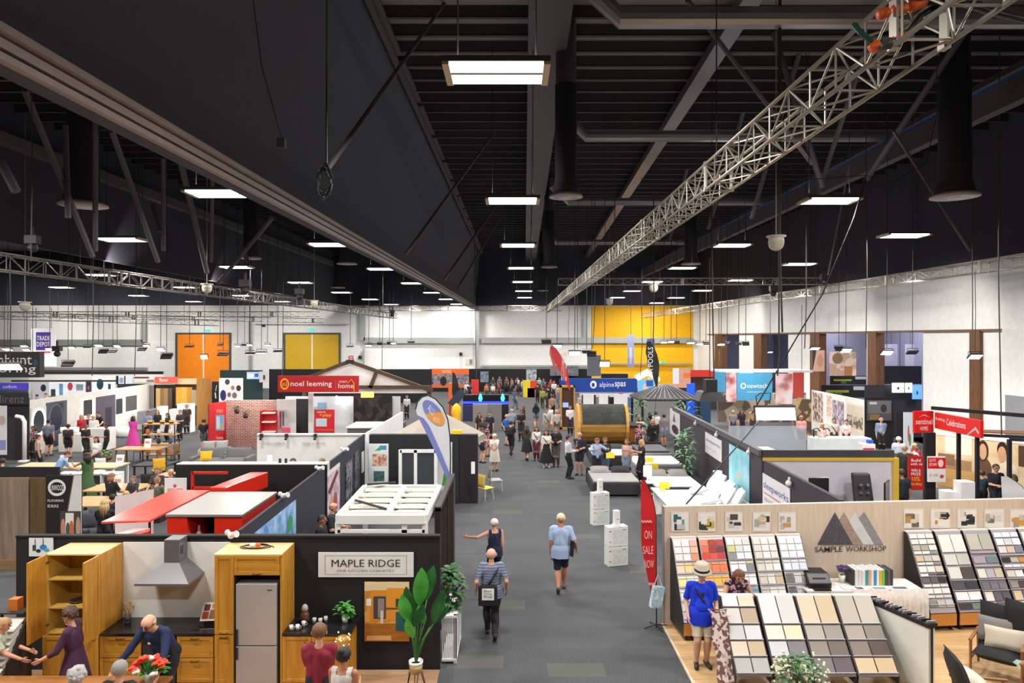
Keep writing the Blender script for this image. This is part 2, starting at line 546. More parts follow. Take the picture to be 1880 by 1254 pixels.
for px, py, w_, lb in ((862, 664, 0.9, 'grey cabinet notice on far wall beside the pillar'), (254, 671, 1.0, 'pale notices low on the left of the far wall'), (138, 671, 0.8, 'small grey notices on far wall behind the purple banner')):
 board('wall_notice', lb, 'notice', P(px - 8, py + 6, 79.95), (w_, 0, 0), (0, 0, 0.7), M('cfcabb', 0.6), [(.55, .1, .9, .9, M('6e7a94', .6))])
for px, py, lb in ((484, 597, 'small black wall speaker left of the far yellow door'), (846, 650, 'small black wall speaker near the far pillar'), (661, 656, 'small dark sensor box beside the far pipe')):
 q = MB(); c0 = P(px, py, 79.84); q.obox(c0, (0.3, 0.3, 0.35)); q.lathe([(0.1, 0), (0.12, 0.02)], (c0.x, c0.y - 0.17, c0.z), 10)
 tag(q.build('wall_speaker', BLACK), lb, 'speaker')
ra, rb_ = (22.0, 29.5), (21.25, 80)
def rw(px, off=0.0):                                   # point of the right wall's plane seen in column px
 k = (px - CX) / FOC
 dx = (rb_[0] - ra[0]) / (rb_[1] - ra[1])
 d = (ra[0] - dx * ra[1]) / (k - dx)
 return Vector((k * d + off, d, 0))
def wallseg(name, x0, x1, z0, z1, m, t=0.35, off=0.0):
 q = MB()
 a, b = rw(x0, off), rw(x1, off)
 q.prism([(a.x, a.y, z0), (b.x, b.y, z0), (b.x, b.y, z1), (a.x, a.y, z1)], (t, 0, 0))
 return struct(q, name, m)
wallseg('wall_right', 1280, 2100, 6.15, 9.45, WALLW)
wallseg('wall_right_upper', 1280, 2100, 9.45, 15.75, NAVY)
wallseg('trim_20', 1300, 1850, 6.08, 6.2, M('6d5240', 0.6), 0.06, -0.06)
wallseg('wall_right_end', 1850, 2100, 0, 6.2, WALLW, 0.35, -0.25)
for i, (a, b) in enumerate(((1280, 1313), (1356, 1386), (1446, 1490), (1590, 1597), (1693, 1783), (1803, 1850))):
 wallseg('wall_right_panel_%d' % (i + 1), a, b, 0, 6.15, WALLW, 0.3, 0.05)
for i, (a, b) in enumerate(((1314, 1328), (1386, 1400), (1490, 1507), (1596, 1612), (1784, 1803))):
 wallseg('pillar_right_%d' % (i + 1), a, b, 0, 6.15, M('7a4f2c', 0.6, pat='woodz', c2='4f2f1a'), 0.5, -0.12)
q = MB(); a = rw(1862); q.box(a.x - .4, a.x - .3, a.y - 1.4, a.y, 0, 3.3)
struct(q, 'door_3', M('8a8c90', 0.6))
q = MB(); q.box(21.3, 45, 80, 80.3, 0, 9.4); q.box(30, 30.3, 20, 80, 0, 9.4)
struct(q, 'wall_side_hall', M('8e8ba0', 0.8))
q = MB(); q.box(22.5, 45, 20, 80, -0.3, 0); struct(q, 'floor_side_hall', M('4d4e53', 0.9))
q = MB(); q.box(22.3, 45, 20, 80, 9.4, 9.6); struct(q, 'ceiling_side_hall', M('5a5a60', 0.9))
# ---------------------------------------------------------------- lamps
TUBE = M('fff8ee', 0.4, 0, 5.0)
FRAME = M('d8c9a6', 0.5)
def lamp_proto():
 t = thing('ceiling_lamp', 'nearest tube lamp over the middle aisle, six bright tubes', 'lamp', (0, 0, 0), 0, 'high-bay tube lamps')
 b = MB(); b.box(-0.75, 0.75, -0.44, 0.44, 0.0, 0.05); b.box(-0.8, 0.8, -0.46, -0.44, -0.03, 0.05); b.box(-0.8, 0.8, 0.44, 0.46, -0.03, 0.05); b.box(-0.78, 0.78, -0.02, 0.02, -0.06, 0.0)
 b.build('housing', M('4d4943', 0.6), t, local=True)
 for e in (-1, 1):
  c = MB(); c.box(min(e * 0.7, e * 0.8), max(e * 0.7, e * 0.8), -0.44, 0.44, -0.075, 0.0)
  c.build('end_cap', FRAME, t, local=True)
 for y in (-0.37, -0.24, -0.11, 0.11, 0.24, 0.37):
  c = MB(); c.tube([(-0.7, y, -0.04), (0.7, y, -0.04)], 0.034, 8)
  c.build('tube', TUBE, t, local=True)
 for e in (-1, 1):
  c = MB(); c.tube([(e * 0.6, 0, 0.09), (e * 0.6, 0, 4.5)], 0.012, 4)
  c.build('hanger', DARK, t, local=True)
 return t
LP = lamp_proto()
first = True
rown = {-34: 'far left row', -25: 'left hall row', -15.0: 'row nearest the left bulkhead', -8.1: 'row just left of the big bulkhead', -0.5: 'row over the middle aisle', 8.9: 'row behind the long truss', 13.8: 'row along the right wall'}
ordn = ['first', 'second', 'third', 'fourth', 'fifth', 'sixth', 'seventh', 'eighth', 'ninth']
for u, z in LAMP_ROWS:
 for i, v in enumerate(LAMP_V):
  vv = v + (5 if u == -15.0 else 7.5 if u == -8.1 else 5 if u == 13.8 else 0)
  p = hall(u, vv, z)
  lb = 'tube lamp, %s of the %s' % (ordn[i], rown[u])
  if first:
   LP.location = p; LP['label'] = lb; first = False
  else:
   dup(LP, p, 0, lb)
# ---------------------------------------------------------------- ducts
DUCT = M('8f8d8f', 0.35, 0.7)
DUCTD = M('2e2c2f', 0.7)
q = MB(); q.beam((0.75, 4, 14.75), (2.1, 79, 14.75), 1.15, 0.8)
struct(q, 'duct_main', M('3a383c', 0.6))
for k, (u, v, r_, z0, lb) in enumerate(((1.1, 21, 0.33, 10.0, 'dark drop duct with flared outlet over the aisle, nearest'), (1.2, 42, 0.33, 10.0, 'second drop duct above the aisle behind the nearest one'), (1.2, 63, 0.33, 10.0, 'third drop duct far along the aisle'),
       (-12.8, 20, 0.42, 9.55, 'dark drop duct with white outlet ring, left hall nearest'), (-16, 40, 0.4, 10.3, 'middle drop duct of the left hall'), (-17, 62, 0.4, 10.2, 'farthest drop duct of the left hall'), (-11, 42, 0.4, 10.2, 'drop duct beside the big bulkhead'),
       (12.2, 20, 0.42, 9.8, 'dark drop duct with outlet ring hanging before right wall'), (10.2, 44, 0.4, 10.4, 'slim drop duct behind the long truss'))):
 t = thing('drop_duct', lb, 'duct', hall(u, v, z0), 0, 'drop ducts')
 b = MB(); b.lathe([(r_ * 1.25, 0.12), (r_ * 1.2, 0.3), (r_, 0.55), (r_, 3.4)], (0, 0, 0), 16)
 b.build('pipe', DUCTD, t, smooth=True, local=True)
 b = MB(); b.lathe([(r_, 3.4), (r_ * 0.94, 3.4), (r_ * 0.94, 5.4)], (0, 0, 0), 16)
 b.build('upper_pipe', DUCT if u > 0 and u < 3 else DUCTD, t, smooth=True, local=True)
 b = MB(); b.lathe([(r_ * 0.7, 0.0), (r_ * 1.55, 0.03), (r_ * 1.5, 0.08), (r_ * 1.25, 0.14)], (0, 0, 0), 20)
 b.build('outlet_ring', M('b9aeb0', 0.4, 0.3), t, smooth=True, local=True)
 b = MB(); b.lathe([(0.02, -0.02), (r_ * 0.5, -0.01), (r_ * 0.66, 0.02)], (0, 0, 0), 16)
 b.build('diffuser', M('d9d5d2', 0.4), t, smooth=True, local=True)
for k, (v, z, u0, u1, r_) in enumerate(((17, 13.6, 2.2, 13, 0.26), (27, 13.6, 2.2, 14, 0.22), (40, 13.6, 2.2, 14, 0.22), (57, 13.6, 2.2, 14, 0.22), (30, 12.6, -20, -7.5, 0.22), (44, 12.6, -20, -7.5, 0.22))):
 q = MB()
 p0 = Vector(hall(u0, v, z))
 q.tube([p0 + Vector((-0.9 if u0 > 0 else 0, 0, 0.9 if u0 > 0 else 0)), p0, Vector(hall(u1, v, z))], r_, 12)
 struct(q, 'duct_cross', DUCT)
for a, b, r_ in (((820, 0, 21), (600, 312, 12.5), 0.05), ((975, 150, 36), (745, 466, 27), 0.06), ((985, 270, 52), (815, 515, 40), 0.07), ((960, 330, 60), (840, 530, 50), 0.07),
                 ((1262, 0, 18), (1490, 300, 22), 0.07), ((1420, 60, 22), (1510, 345, 22), 0.09), ((1600, 60, 20), (1500, 360, 24), 0.08), ((1770, 60, 19), (1590, 330, 22), 0.09), ((1470, 90, 24), (1380, 400, 30), 0.09),
                 ((1640, 240, 20), (1780, 460, 23), 0.05), ((1400, 90, 28), (1300, 420, 36), 0.1), ((1310, 110, 34), (1230, 440, 46), 0.1), ((1560, 300, 24), (1520, 505, 30), 0.03),
                 ((45, 165, 16), (170, 470, 20), 0.08), ((205, 240, 18), (290, 480, 22), 0.08), ((330, 290, 22), (380, 500, 27), 0.1), ((500, 400, 30), (400, 520, 36), 0.1), ((0, 295, 14), (30, 352, 14), 0.09),
                 ((280, 375, 27), (295, 425, 27), 0.09), ((448, 455, 38), (456, 490, 38), 0.12), ((120, 230, 18), (125, 400, 18), 0.07), ((175, 220, 18), (175, 460, 20), 0.07), ((300, 290, 22), (300, 460, 24), 0.07), ((390, 330, 26), (388, 480, 30), 0.07)):
 q = MB(); q.tube([P(*a), P(*b)], r_, 6)
 struct(q, 'trim_brace', BEAMM)
q = MB()                                                # coil of cable on the bulkhead
c0 = P(596, 335, 12.3)
for k in range(7):
 rr = 0.19 + 0.03 * random.random()
 q.tube([c0 + Vector((rr * 0.55 * math.cos(a) + random.uniform(-.02, .02), random.uniform(-.04, .04), rr * 1.25 * math.sin(a) + 0.02 * k - .05)) for a in [2 * math.pi * t / 14 for t in range(15)]], 0.017, 5)
q.tube([c0 + Vector((0.02, 0, 0.2)), c0 + Vector((0.04, 0, 3.2))], 0.012, 5)
q.tube([c0 + Vector((-.1, 0, -0.1)), c0 + Vector((-.22, 0, -0.3))], 0.014, 5)
tag(q.build('cable_coil', M('0f0e10', 0.5)), 'black cable coil hung on the dark bulkhead wall', 'cable')
q = MB(); c1 = P(517, 263, 11.6); q.obox(c1, (0.13, 0.12, 0.16)); q.tube([c1 + Vector((0, 0, .08)), P(480, 120, 11.4), P(465, 0, 11.2)], 0.008, 4)
tag(q.build('junction_box', M('17151a', 0.7)), 'small black junction box with cable on the bulkhead', 'box')
# ---------------------------------------------------------------- lattice trusses
TRUS = M('a9a195', 0.4, 0.35)
TRUSD = M('6e6a66', 0.45, 0.3)
def truss(label, a, b, s, bay, m, r_=None, group='lattice trusses'):
 a, b = Vector(a), Vector(b)
 root = thing('lattice_truss', label, 'truss', a, 0, group)
 d = (b - a).normalized()
 x = d.cross(Vector((0, 0, 1))).normalized()
 up_ = x.cross(d)
 r_ = r_ or s * 0.055
 cor = [x * i * s / 2 + up_ * j * s / 2 for i, j in ((-1, -1), (1, -1), (1, 1), (-1, 1))]
 for c in cor:
  q = MB(); q.tube([a + c, b + c], r_, 8); q.build('chord', m, root, smooth=True)
 L = (b - a).length
 n = max(1, int(L / bay))
 lat = MB()
 for i in range(n):
  p, p2 = a + d * (i * L / n), a + d * ((i + 1) * L / n)
  for k in range(4):
   c, e = cor[k], cor[(k + 1) % 4]
   if (i + k) % 2:
    c, e = e, c
   lat.tube([p + c, p2 + e], r_ * 0.5, 5, False)
   lat.tube([p + c, p + e], r_ * 0.5, 5, False)
 lat.build('lattice', m, root)
 for e in (.12, .5, .88):
  if L > 20:
   p = a + d * (L * e)
   q = MB(); q.tube([p, (p.x, p.y, 15.76)], .012, 4); q.build('hanger', DARK, root)
 k = 2.0
 while k < L:
  pl = MB()
  p = a + d * k
  for c in cor:
   pl.obox(p + c, (r_ * 2.6, 0.1, r_ * 2.6))
  pl.beam(p + cor[3], p + cor[0], 0.12, 0.02, tuple(x)); pl.beam(p + cor[1], p + cor[2], 0.12, 0.02, tuple(x))
  pl.build('joint', m, root)
  k += 6.0
 return root
truss('long pale aluminium truss running down the right side of the aisle', (3.62, 4.2, 8.62), (3.6, 72, 8.62), 0.45, 0.62, TRUS)
truss('long truss slanting away over the left hall', (-14.4, 16.5, 7.9), (-11.4, 68, 7.9), 0.46, 0.7, TRUSD)
truss('far cross truss below the end of the big bulkhead', (-14.5, 71, 8.8), (5, 71, 8.8), 0.5, 1.0, TRUSD)
truss('cross truss reaching from the long truss to the right wall', (3.0, 45, 9.4), (20.4, 45, 9.45), 0.42, 0.8, TRUS)
truss('truss running along the white right wall', (19.5, 26.5, 8.72), (14.3, 76, 8.15), 0.42, 0.8, TRUS)
truss('dim cross truss over the far left stands', (-46, 58, 7.75), (-16, 58, 7.75), 0.42, 0.9, TRUSD)
truss('dim second cross truss behind the first at far left', (-46, 70, 8.0), (-19, 70, 7.5), 0.42, 0.9, TRUSD)
truss('short left truss above the bathroom stand', (-34, 34, 7.2), (-22, 52, 6.9), 0.42, 0.9, TRUSD)
ORG = M('e8641c', 0.45)
root = thing('power_cable', 'black power cable with orange connectors strapped on the pale truss', 'cable', P(1640, 60, 6.3))
for k, (pa, pb, ra_) in enumerate((((1612, 28), (1632, 22), 0.05), ((1638, 20), (1666, 14), 0.056), ((1668, 14), (1700, 2), 0.05), ((1600, 92), (1612, 78), 0.05), ((1612, 90), (1640, 76), 0.05), ((1640, 78), (1664, 64), 0.05))):
 q = MB()
 a, b = P(*pa, 6.2), P(*pb, 6.2)
 q.tube([a, a.lerp(b, .15), a.lerp(b, .5), a.lerp(b, .85), b], [ra_ * .75, ra_, ra_ * .9, ra_, ra_ * .7], 10)
 q.build('connector', ORG if k != 4 else M('6b6660', 0.4, 0.5), root, smooth=True)
q = MB(); q.tube([P(1700, 5, 6.2), P(1750, 0, 6.2), P(1820, 22, 6.2), P(1900, 40, 6.2)], 0.03, 8); q.tube([P(1664, 66, 6.2), P(1690, 30, 6.25), P(1730, 4, 6.3), P(1800, 8, 6.3)], 0.03, 8)
q.build('cable_sheath', M('141315', 0.5), root, smooth=True)
q = MB(); q.tube([P(1568, 45, 6.3), P(1580, 60, 6.2), P(1600, 76, 6.2)], 0.025, 6); q.build('cable_tail', M('15493e', 0.5), root)
# ---------------------------------------------------------------- hanging floodlights, wires, domes
GLOWL = M('fffaf2', 0.4, 0, 12.0)
def flood(px, py, d, w_=0.3, lit=True, label=None, top=None, tilt=0.5, yaw=0.0):
 c = P(px, py, d)
 ang = math.pi / 2 - tilt if lit else math.pi / 2 + tilt
 t = thing('floodlight', label, 'floodlight', c, yaw, 'hanging floodlights')
 h_ = MB(); h_.obox((0, 0, 0), (w_, 0.06, w_ * 0.62), 0, ang)
 for k in range(4):
  h_.obox((0, 0.0, 0.05), (w_ * 0.9, 0.02 + 0.0 * k, 0.04), 0, ang)
 h_.build('housing', M('1a191b', 0.6), t, local=True)
 n = Matrix.Rotation(ang, 3, 'X') @ Vector((0, -0.034, 0))
 l_ = MB(); l_.obox(n if n.z < 0 else -n, (w_ * 0.9, 0.012, w_ * 0.54), 0, ang)
 l_.build('lens', GLOWL if lit else M('3a3a3c', 0.3), t, local=True)
 y_ = MB(); y_.tube([(-w_ * .54, 0, 0), (-w_ * .54, 0, 0.16), (w_ * .54, 0, 0.16), (w_ * .54, 0, 0)], 0.013, 5)
 y_.build('yoke', DARK, t, local=True)
 zt = (15.76 if d >= 26 else top) if top is not None else 8.4
 k_ = MB(); k_.tube([(0, 0, 0.16), (0.02, 0, (zt - c.z) * .5), (0, 0, max(0.4, zt - c.z))], 0.014 if d < 40 else 0.02, 4)
 k_.build('hanging_cable', DARK, t, local=True)
 return t
FL = [  # px, py, d, width, lit, tilt, label
 (14, 641, 40, .5, 1, .4, 'lit floodlight above dark banner, first from the left'), (45, 635, 46, .45, 1, .4, 'lit floodlight left of the purple banner'), (49, 642, 42, .4, 1, .5, 'lit floodlight just under the one left of the purple banner'),
 (91, 641, 42, .42, 1, .5, 'lit floodlight in front of the purple and white banner'), (132, 638, 44, .4, 1, .5, 'lit floodlight right of the purple banner'), (161, 637, 44, .45, 0, .2, 'unlit floodlight right of the purple banner'),
 (181, 634, 46, .5, 1, .4, 'lit floodlight over the bathroom stand, upper'), (190, 645, 36, .45, 0, .7, 'large unlit black floodlight over bathroom stand'), (207, 645, 38, .4, 1, -.5, 'lit floodlight beside the large unlit black one'),
 (215, 635, 46, .4, 1, .5, 'lit floodlight over bathroom stand beside the duct corner'), (261, 641, 38, .45, 0, .6, 'unlit floodlight tipped down near the duct corner'), (269, 634, 46, .4, 1, .4, 'lit floodlight under the duct corner'),
 (295, 641, 42, .45, 1, .5, 'lit floodlight left of the orange door'), (306, 654, 32, .5, 0, .8, 'black floodlight cluster left of the orange door'), (348, 636, 50, .6, 0, .2, 'unlit pair of floodlights before orange door'),
 (375, 655, 38, .4, 1, 1.1, 'lit slim floodlight in front of the orange door gap'), (410, 650, 34, .5, 0, .4, 'unlit square floodlight in front of orange door right side'), (404, 633, 50, .35, 0, .6, 'small dark floodlight over the orange door'),
 (436, 635, 50, .4, 1, .3, 'small lit floodlight right of the orange door'), (449, 633, 50, .4, 0, .3, 'small unlit floodlight right of the orange door'), (458, 633, 50, .4, 1, .3, 'second small lit floodlight right of the orange door'),
 (459, 649, 36, .45, 1, -.2, 'bright floodlight between orange and yellow doors, lower left'), (480, 647, 36, .5, 1, .0, 'brightest floodlight between the orange and yellow doors'), (491, 633, 50, .4, 1, .2, 'small lit floodlight left of the far yellow door'),
 (510, 645, 40, .45, 1, -.3, 'lit floodlight beside the far yellow door edge'), (643, 636, 50, .5, 0, .1, 'unlit flat floodlight above the gable ridge'), (677, 634, 50, .45, 1, .2, 'lit floodlight right of the gable stand'),
 (697, 631, 52, .35, 0, .8, 'dark spotlight right of gable, first'), (715, 630, 52, .35, 0, .8, 'dark spotlight right of gable, second'), (722, 630, 52, .4, 1, .3, 'lit spotlight by two dark spotlights'), (755, 628, 52, .5, 0, .2, 'flat black spotlight under the far duct'),
 (1003, 627, 44, .6, 0, .5, 'dark floodlight pair left of the red flags'), (1023, 635, 44, .6, 1, .4, 'bright floodlight beside the tall red flag'), (1055, 648, 40, .7, 1, .6, 'brightest floodlight behind the tall red flag'),
 (1086, 650, 38, .5, 0, .9, 'dark floodlight over the spa stand'), (1110, 668, 30, .45, 1, 1.0, 'lit oval floodlight over the spa stand'), (1077, 646, 40, .5, 0, .4, 'dark floodlight beside the bright one near red flag'),
 (1219, 628, 50, .45, 1, .3, 'small lit floodlight on yellow wall, left one'), (1232, 627, 50, .45, 1, .3, 'small lit floodlight on yellow wall, right one'), (1242, 628, 50, .4, 0, .6, 'small unlit floodlight on the yellow wall'),
 (1268, 629, 48, .5, 1, .3, 'lit floodlight at the edge of the yellow wall'), (1285, 631, 48, .5, 1, .2, 'lit floodlight in front of first white wall panel'), (1296, 630, 46, .4, 0, .7, 'small dark floodlight by the first white panel'),
 (1324, 632, 44, .45, 1, .4, 'lit floodlight at the first timber post'), (1335, 630, 44, .4, 0, .7, 'dark floodlight in the first opening'), (1356, 631, 44, .35, 0, .7, 'dark floodlight at the narrow white panel'), (1369, 631, 42, .4, 0, 1.0, 'dark floodlight on the second white panel'),
 (1414, 646, 46, .3, 1, .3, 'tiny lit floodlight in the second opening'), (1496, 639, 34, .45, 1, .4, 'lit floodlight at the third timber post'), (1540, 640, 34, .4, 0, .9, 'dark floodlight beside the lit one at the food poster'), (1553, 643, 34, .5, 1, .6, 'lit floodlight over the food poster'),
 (1628, 647, 28, .45, 1, .6, 'lit floodlight in the opening right of the fourth post'), (1675, 647, 28, .4, 0, -.5, 'unlit black floodlight under a cable loop'), (1790, 654, 25, .45, 1, .6, 'lit floodlight in front of the last timber post'),
 (125, 668, 30, .5, 0, .8, 'large dark floodlight on long cable left of bathroom stand'),
]
for i, (px, py, d, w_, lit, tl, lb) in enumerate(FL):
 flood(px, py, d, w_, bool(lit), lb, 7.9 if px < 560 else 8.2, tl)
for px, py, d, w_, lit, tl, lb in FL:
 if lit and (px < 560 or px > 1260) and int(px) % 2 == 0 or px in (45, 91, 181, 295, 459, 1285, 1369):
  c = P(px, py, d)
  spot(c + Vector((0, -.1, -.15)), (c.x + (2.5 if px > 900 else -2.5) * (1 if px != 480 else 0), d + 1.5 + 2 * (px < 300), 0.8), 520, 105, .7)
flood(18, 672, 18, .55, True, 'big bright floodlight over the dark flooring sign', 7.7, 0.5, 0.3)
root = thing('led_panel', 'big bright white panel light on a stay above bedding stand', 'lamp', P(1424, 760, 17.5))
c = P(1424, 760, 17.5)
q = MB(); q.obox(c + Vector((0, 0.05, 0.03)), (1.05, 0.08, 0.36), 0, -0.25); q.build('housing', M('2a2528', 0.6), root, bevel=0.01)
q = MB(); q.obox(c + Vector((0, -0.005, 0)), (0.98, 0.02, 0.3), 0, -0.25); q.build('panel', GLOWL, root)
q = MB(); q.tube([P(1390, 745, 17.5), P(1388, 728, 17.5), P(1396, 722, 17.5), P(1415, 722, 17.5), P(1413, 742, 17.5)], 0.014, 5); q.build('bracket', DARK, root)
q = MB(); q.tube([P(1395, 770, 17.4), P(1365, 806, 16.6), P(1260, 925, 14.2)], [0.018] * 3, 5); q.build('stay_rod', DARK, root)
for px, py, d, s_, lb in ((1425, 447, 17, .2, 'large white dome camera hung below the right truss'), (1200, 529, 43.5, .3, 'white dome camera near the far end of cross truss'), (1119, 555, 57, .3, 'small white dome camera before the yellow wall'), (380, 530, 27, .2, 'dome camera under left truss'), (46, 563, 30, .22, 'white dome camera far left'), (577, 558, 40, .22, 'small dome camera by the end of left truss')):
 c = P(px, py, d)
 t = thing('dome_camera', lb, 'camera', c, 0, 'hanging dome cameras')
 q = MB(); q.lathe([(s_ * .95, 0.0), (s_ * .9, s_ * .55), (s_ * .75, s_ * .75), (s_ * 1.15, s_ * .8), (s_ * 1.15, s_ * .95)], (0, 0, 0), 16); q.build('housing', M('d8d2c4', 0.4), t, smooth=True, local=True)
 q = MB(); q.ball((0, 0, 0), s_ * .92, 16, 10); q.build('dome', M('c9c2ae', 0.15), t, smooth=True, local=True)
 q = MB(); q.tube([(0, 0, s_ * .9), (0, 0, 15.76 - c.z)], s_ * .08, 6); q.build('mast', M('8a867e', 0.5), t, local=True)
for k, (px, y0, y1, d, r_) in enumerate(((1433, 300, 610, 17, .025), (1430, 610, 690, 17, .02), (1307, 440, 700, 27, .03), (1200, 460, 640, 38, .03), (1480, 480, 640, 24, .02), (1835, 200, 800, 22, .02), (1785, 480, 640, 27, .02), (1590, 380, 640, 26, .018), (872, 560, 700, 60, .03),
                                          (703, 580, 700, 40, .02), (520, 560, 690, 40, .02), (171, 500, 690, 30, .02), (250, 520, 690, 34, .02), (58, 180, 480, 16, .012), (600, 0, 300, 12, .012), (1128, 100, 500, 30, .02), (940, 60, 480, 36, .012), (1060, 570, 640, 44, .02), (1045, 575, 630, 44, .015), (1092, 560, 640, 36, .02), (1178, 570, 690, 40, .02))):
 q = MB(); q.tube([Vector((XZ(px, d), d, 15.76)), P(px, y0, d), P(px + random.uniform(-2, 2), (y0 + y1) / 2, d), P(px + random.uniform(-4, 4), y1, d)], r_, 5)
 tag(q.build('hanging_wire', M('3a3836', 0.6)), 'thin dark wire hanging from the roof', 'wire', 'hanging wires and droppers')
q = MB(); q.tube([P(1590, 0 + 325, 20), P(1568, 400, 20), P(1510, 540, 21), P(1380, 760, 22)], 0.022, 5)
tag(q.build('stay_cable', M('1c1a1c', 0.6)), 'taut black stay slanting down to the blue stand', 'cable')
q = MB(); q.tube([P(1420, 280, 18), P(1480, 330, 18), P(1590, 322, 18), P(1640, 335, 18), P(1700, 300, 18), P(1720, 210, 18), Vector((XZ(1720, 18), 18, 15.76))], 0.012, 5)
tag(q.build('loose_cable', M('141214', 0.6)), 'loose black cable looping across the right roof', 'cable')
for px, py, d, lb in ((60, 440, 19, 'black moving head lamp standing on the left truss'), (1514, 508, 38, 'black lamp clamped on the right truss near the cross truss'), (1420, 530, 42, 'small black lamp on right truss'), (450, 520, 30, 'dark moving head lamp on left truss, middle'), (550, 535, 38, 'dark moving head lamp on left truss, farther'), (720, 572, 62, 'black lamp hung under the far left truss end'), (105, 640, 40, 'small dark lamp among the left wires')):
 c = P(px, py, d)
 q = MB(); s_ = 0.22 if d < 30 else 0.3
 q.obox(c, (s_ * 1.5, s_, s_)); q.ball(c + Vector((0, 0, -s_)), s_ * .6, 10, 7); q.tube([c + Vector((0, 0, s_ * .4)), c + Vector((0, 0, s_ * 1.5))], s_ * .2, 6)
 tag(q.build('stage_lamp', M('121113', 0.6)), lb, 'stage lamp')
for px, py, d, tx, ty, td, pw in ((45, 575, 70, 60, 640, 80, 2600), (300, 570, 70, 300, 640, 80, 2600), (170, 572, 70, 180, 640, 80, 2600), (480, 570, 70, 490, 640, 80, 1800), (760, 565, 70, 770, 640, 80, 1200), (980, 565, 70, 980, 640, 80, 1200), (1180, 565, 70, 1180, 630, 80, 1200),
                                 (1460, 540, 42, 1520, 590, 44, 500), (1300, 555, 60, 1350, 580, 62, 700), (1650, 520, 32, 1740, 590, 34, 400), (1640, 520, 32, 1700, 760, 31, 500)):
 spot(P(px, py, d), P(tx, ty, td), pw, 95, 0.8)
for px, py, tx, ty in ((205, 505, 200, 470), (388, 530, 386, 505), (505, 545, 505, 530), (580, 553, 578, 545)):
 dd = -21.2 * FOC / (px - CX)
 spot(P(px, py, dd * 0.97), P(tx, ty, dd * 1.005), 700, 60, 0.3)
for y in (36.5, 42, 46):
 spot((-16.5, y, 6.4), (-23.6, y, 1.6), 480, 100, .7)
# ================================================================ KITCHEN STAND (near left)
OAK = M('d39a3c', 0.42, pat='woodz', c2='b97c24')
OAKX = M('d39a3c', 0.42, pat='woodx', c2='b97c24')
OAKL = M('e9cd94', 0.5, pat='woodx', c2='dcba78')
OAKIN = M('d8b45c', 0.5, pat='woodz', c2='c9a04a')
STONE = M('1a1a1c', 0.18, pat='mottle', c2='242426', sc=8)
HANDLE = M('3b3128', 0.4, 0.6)
q = MB(); q.box(-9.2, -1.26, 6.5, 12.15, 0.0, 0.012); struct(q, 'floor_kitchen_stand', M('b89474', 0.4, pat='plankx', c2='9c7a5c'))
q = MB(); q.box(-8.67, -1.26, 12.19, 12.27, 0, 2.325); q.box(-8.67, -1.26, 12.17, 12.29, 2.31, 2.345); struct(q, 'wall_kitchen_stand', BLACKP)
q = MB(); q.box(-6.79, -4.92, 12.165, 12.188, 0.92, 2.23); tag(q.build('splashback', M('ecebe8', 0.3)), 'white splashback panel behind cooker hood on black wall', 'splashback')
def cab_door(root, x0, x1, y, z0, z1, name='door', hz=None, hx=None, wood=OAK, t=0.022):
 """shaker front facing the camera at depth y"""
 m = MB()
 w_ = 0.06
 m.box(x0 + 0.003, x1 - 0.003, y - t * 0.55, y, z0 + 0.003, z1 - 0.003)
 for a, b, c, d in ((x0 + .003, x0 + w_, z0 + .003, z1 - .003), (x1 - w_, x1 - .003, z0 + .003, z1 - .003), (x0 + w_, x1 - w_, z0 + .003, z0 + w_), (x0 + w_, x1 - w_, z1 - w_, z1 - .003)):
  m.box(a, b, y - t, y - t * 0.55, c, d)
 o = m.build(name, wood, root, bevel=0.003)
 if hz is not None:
  c = hx if hx is not None else (x0 + x1) / 2
  h = MB()
  h.tube([(c - 0.065, y - t, hz), (c - 0.055, y - t - 0.028, hz - 0.006), (c + 0.055, y - t - 0.028, hz - 0.006), (c + 0.065, y - t, hz)], 0.007, 6)
  h.build('handle', HANDLE, o)
 return o
YF = 11.52
t = thing('open_cupboard', 'tall oak wall cupboard with both doors open on kitchen stand', 'cupboard', (-7.255, 11.82, 0.9))
c = MB(); c.box(-7.70, -7.68, YF, 12.14, 0.9, 2.22); c.box(-6.83, -6.81, YF, 12.14, 0.9, 2.22); c.box(-7.68, -6.83, YF + .01, 12.14, 0.9, 0.92)
c.box(-7.68, -6.83, 12.12, 12.14, 0.92, 2.2); c.build('carcase', OAKIN, t)
c = MB(); c.box(-6.81, -6.792, YF, 12.16, 0.9, 2.22); c.build('side_panel', OAK, t)
c = MB(); c.box(-7.70, -6.80, YF, 12.16, 2.2, 2.225); c.build('top_panel', OAKL, t)
for z in (1.32, 1.79):
 c = MB(); c.box(-7.68, -6.83, YF + .03, 12.12, z - 0.01, z + 0.01); c.build('shelf', OAKIN, t)
for sx, xx in ((-1, -7.70), (1, -6.815)):
 dm = MB()
 y0, y1 = YF - 0.44, YF - 0.003
 dm.box(xx - 0.01, xx + 0.01, y0, y1, 0.905, 2.215)
 for a, b, z0, z1 in ((y0, y0 + .06, .905, 2.215), (y1 - .06, y1, .905, 2.215), (y0 + .06, y1 - .06, .905, .965), (y0 + .06, y1 - .06, 2.155, 2.215)):
  dm.box(xx + (0.01 if sx > 0 else -0.018), xx + (0.018 if sx > 0 else -0.01), a, b, z0, z1)
 do = dm.build('door', OAK, t)
 for z in (1.05, 2.08):
  h = MB(); h.box(xx - sx * 0.012 - 0.012, xx - sx * 0.012 + 0.012, YF - 0.03, YF + 0.05, z - 0.02, z + 0.02); h.build('hinge', STEEL, do)
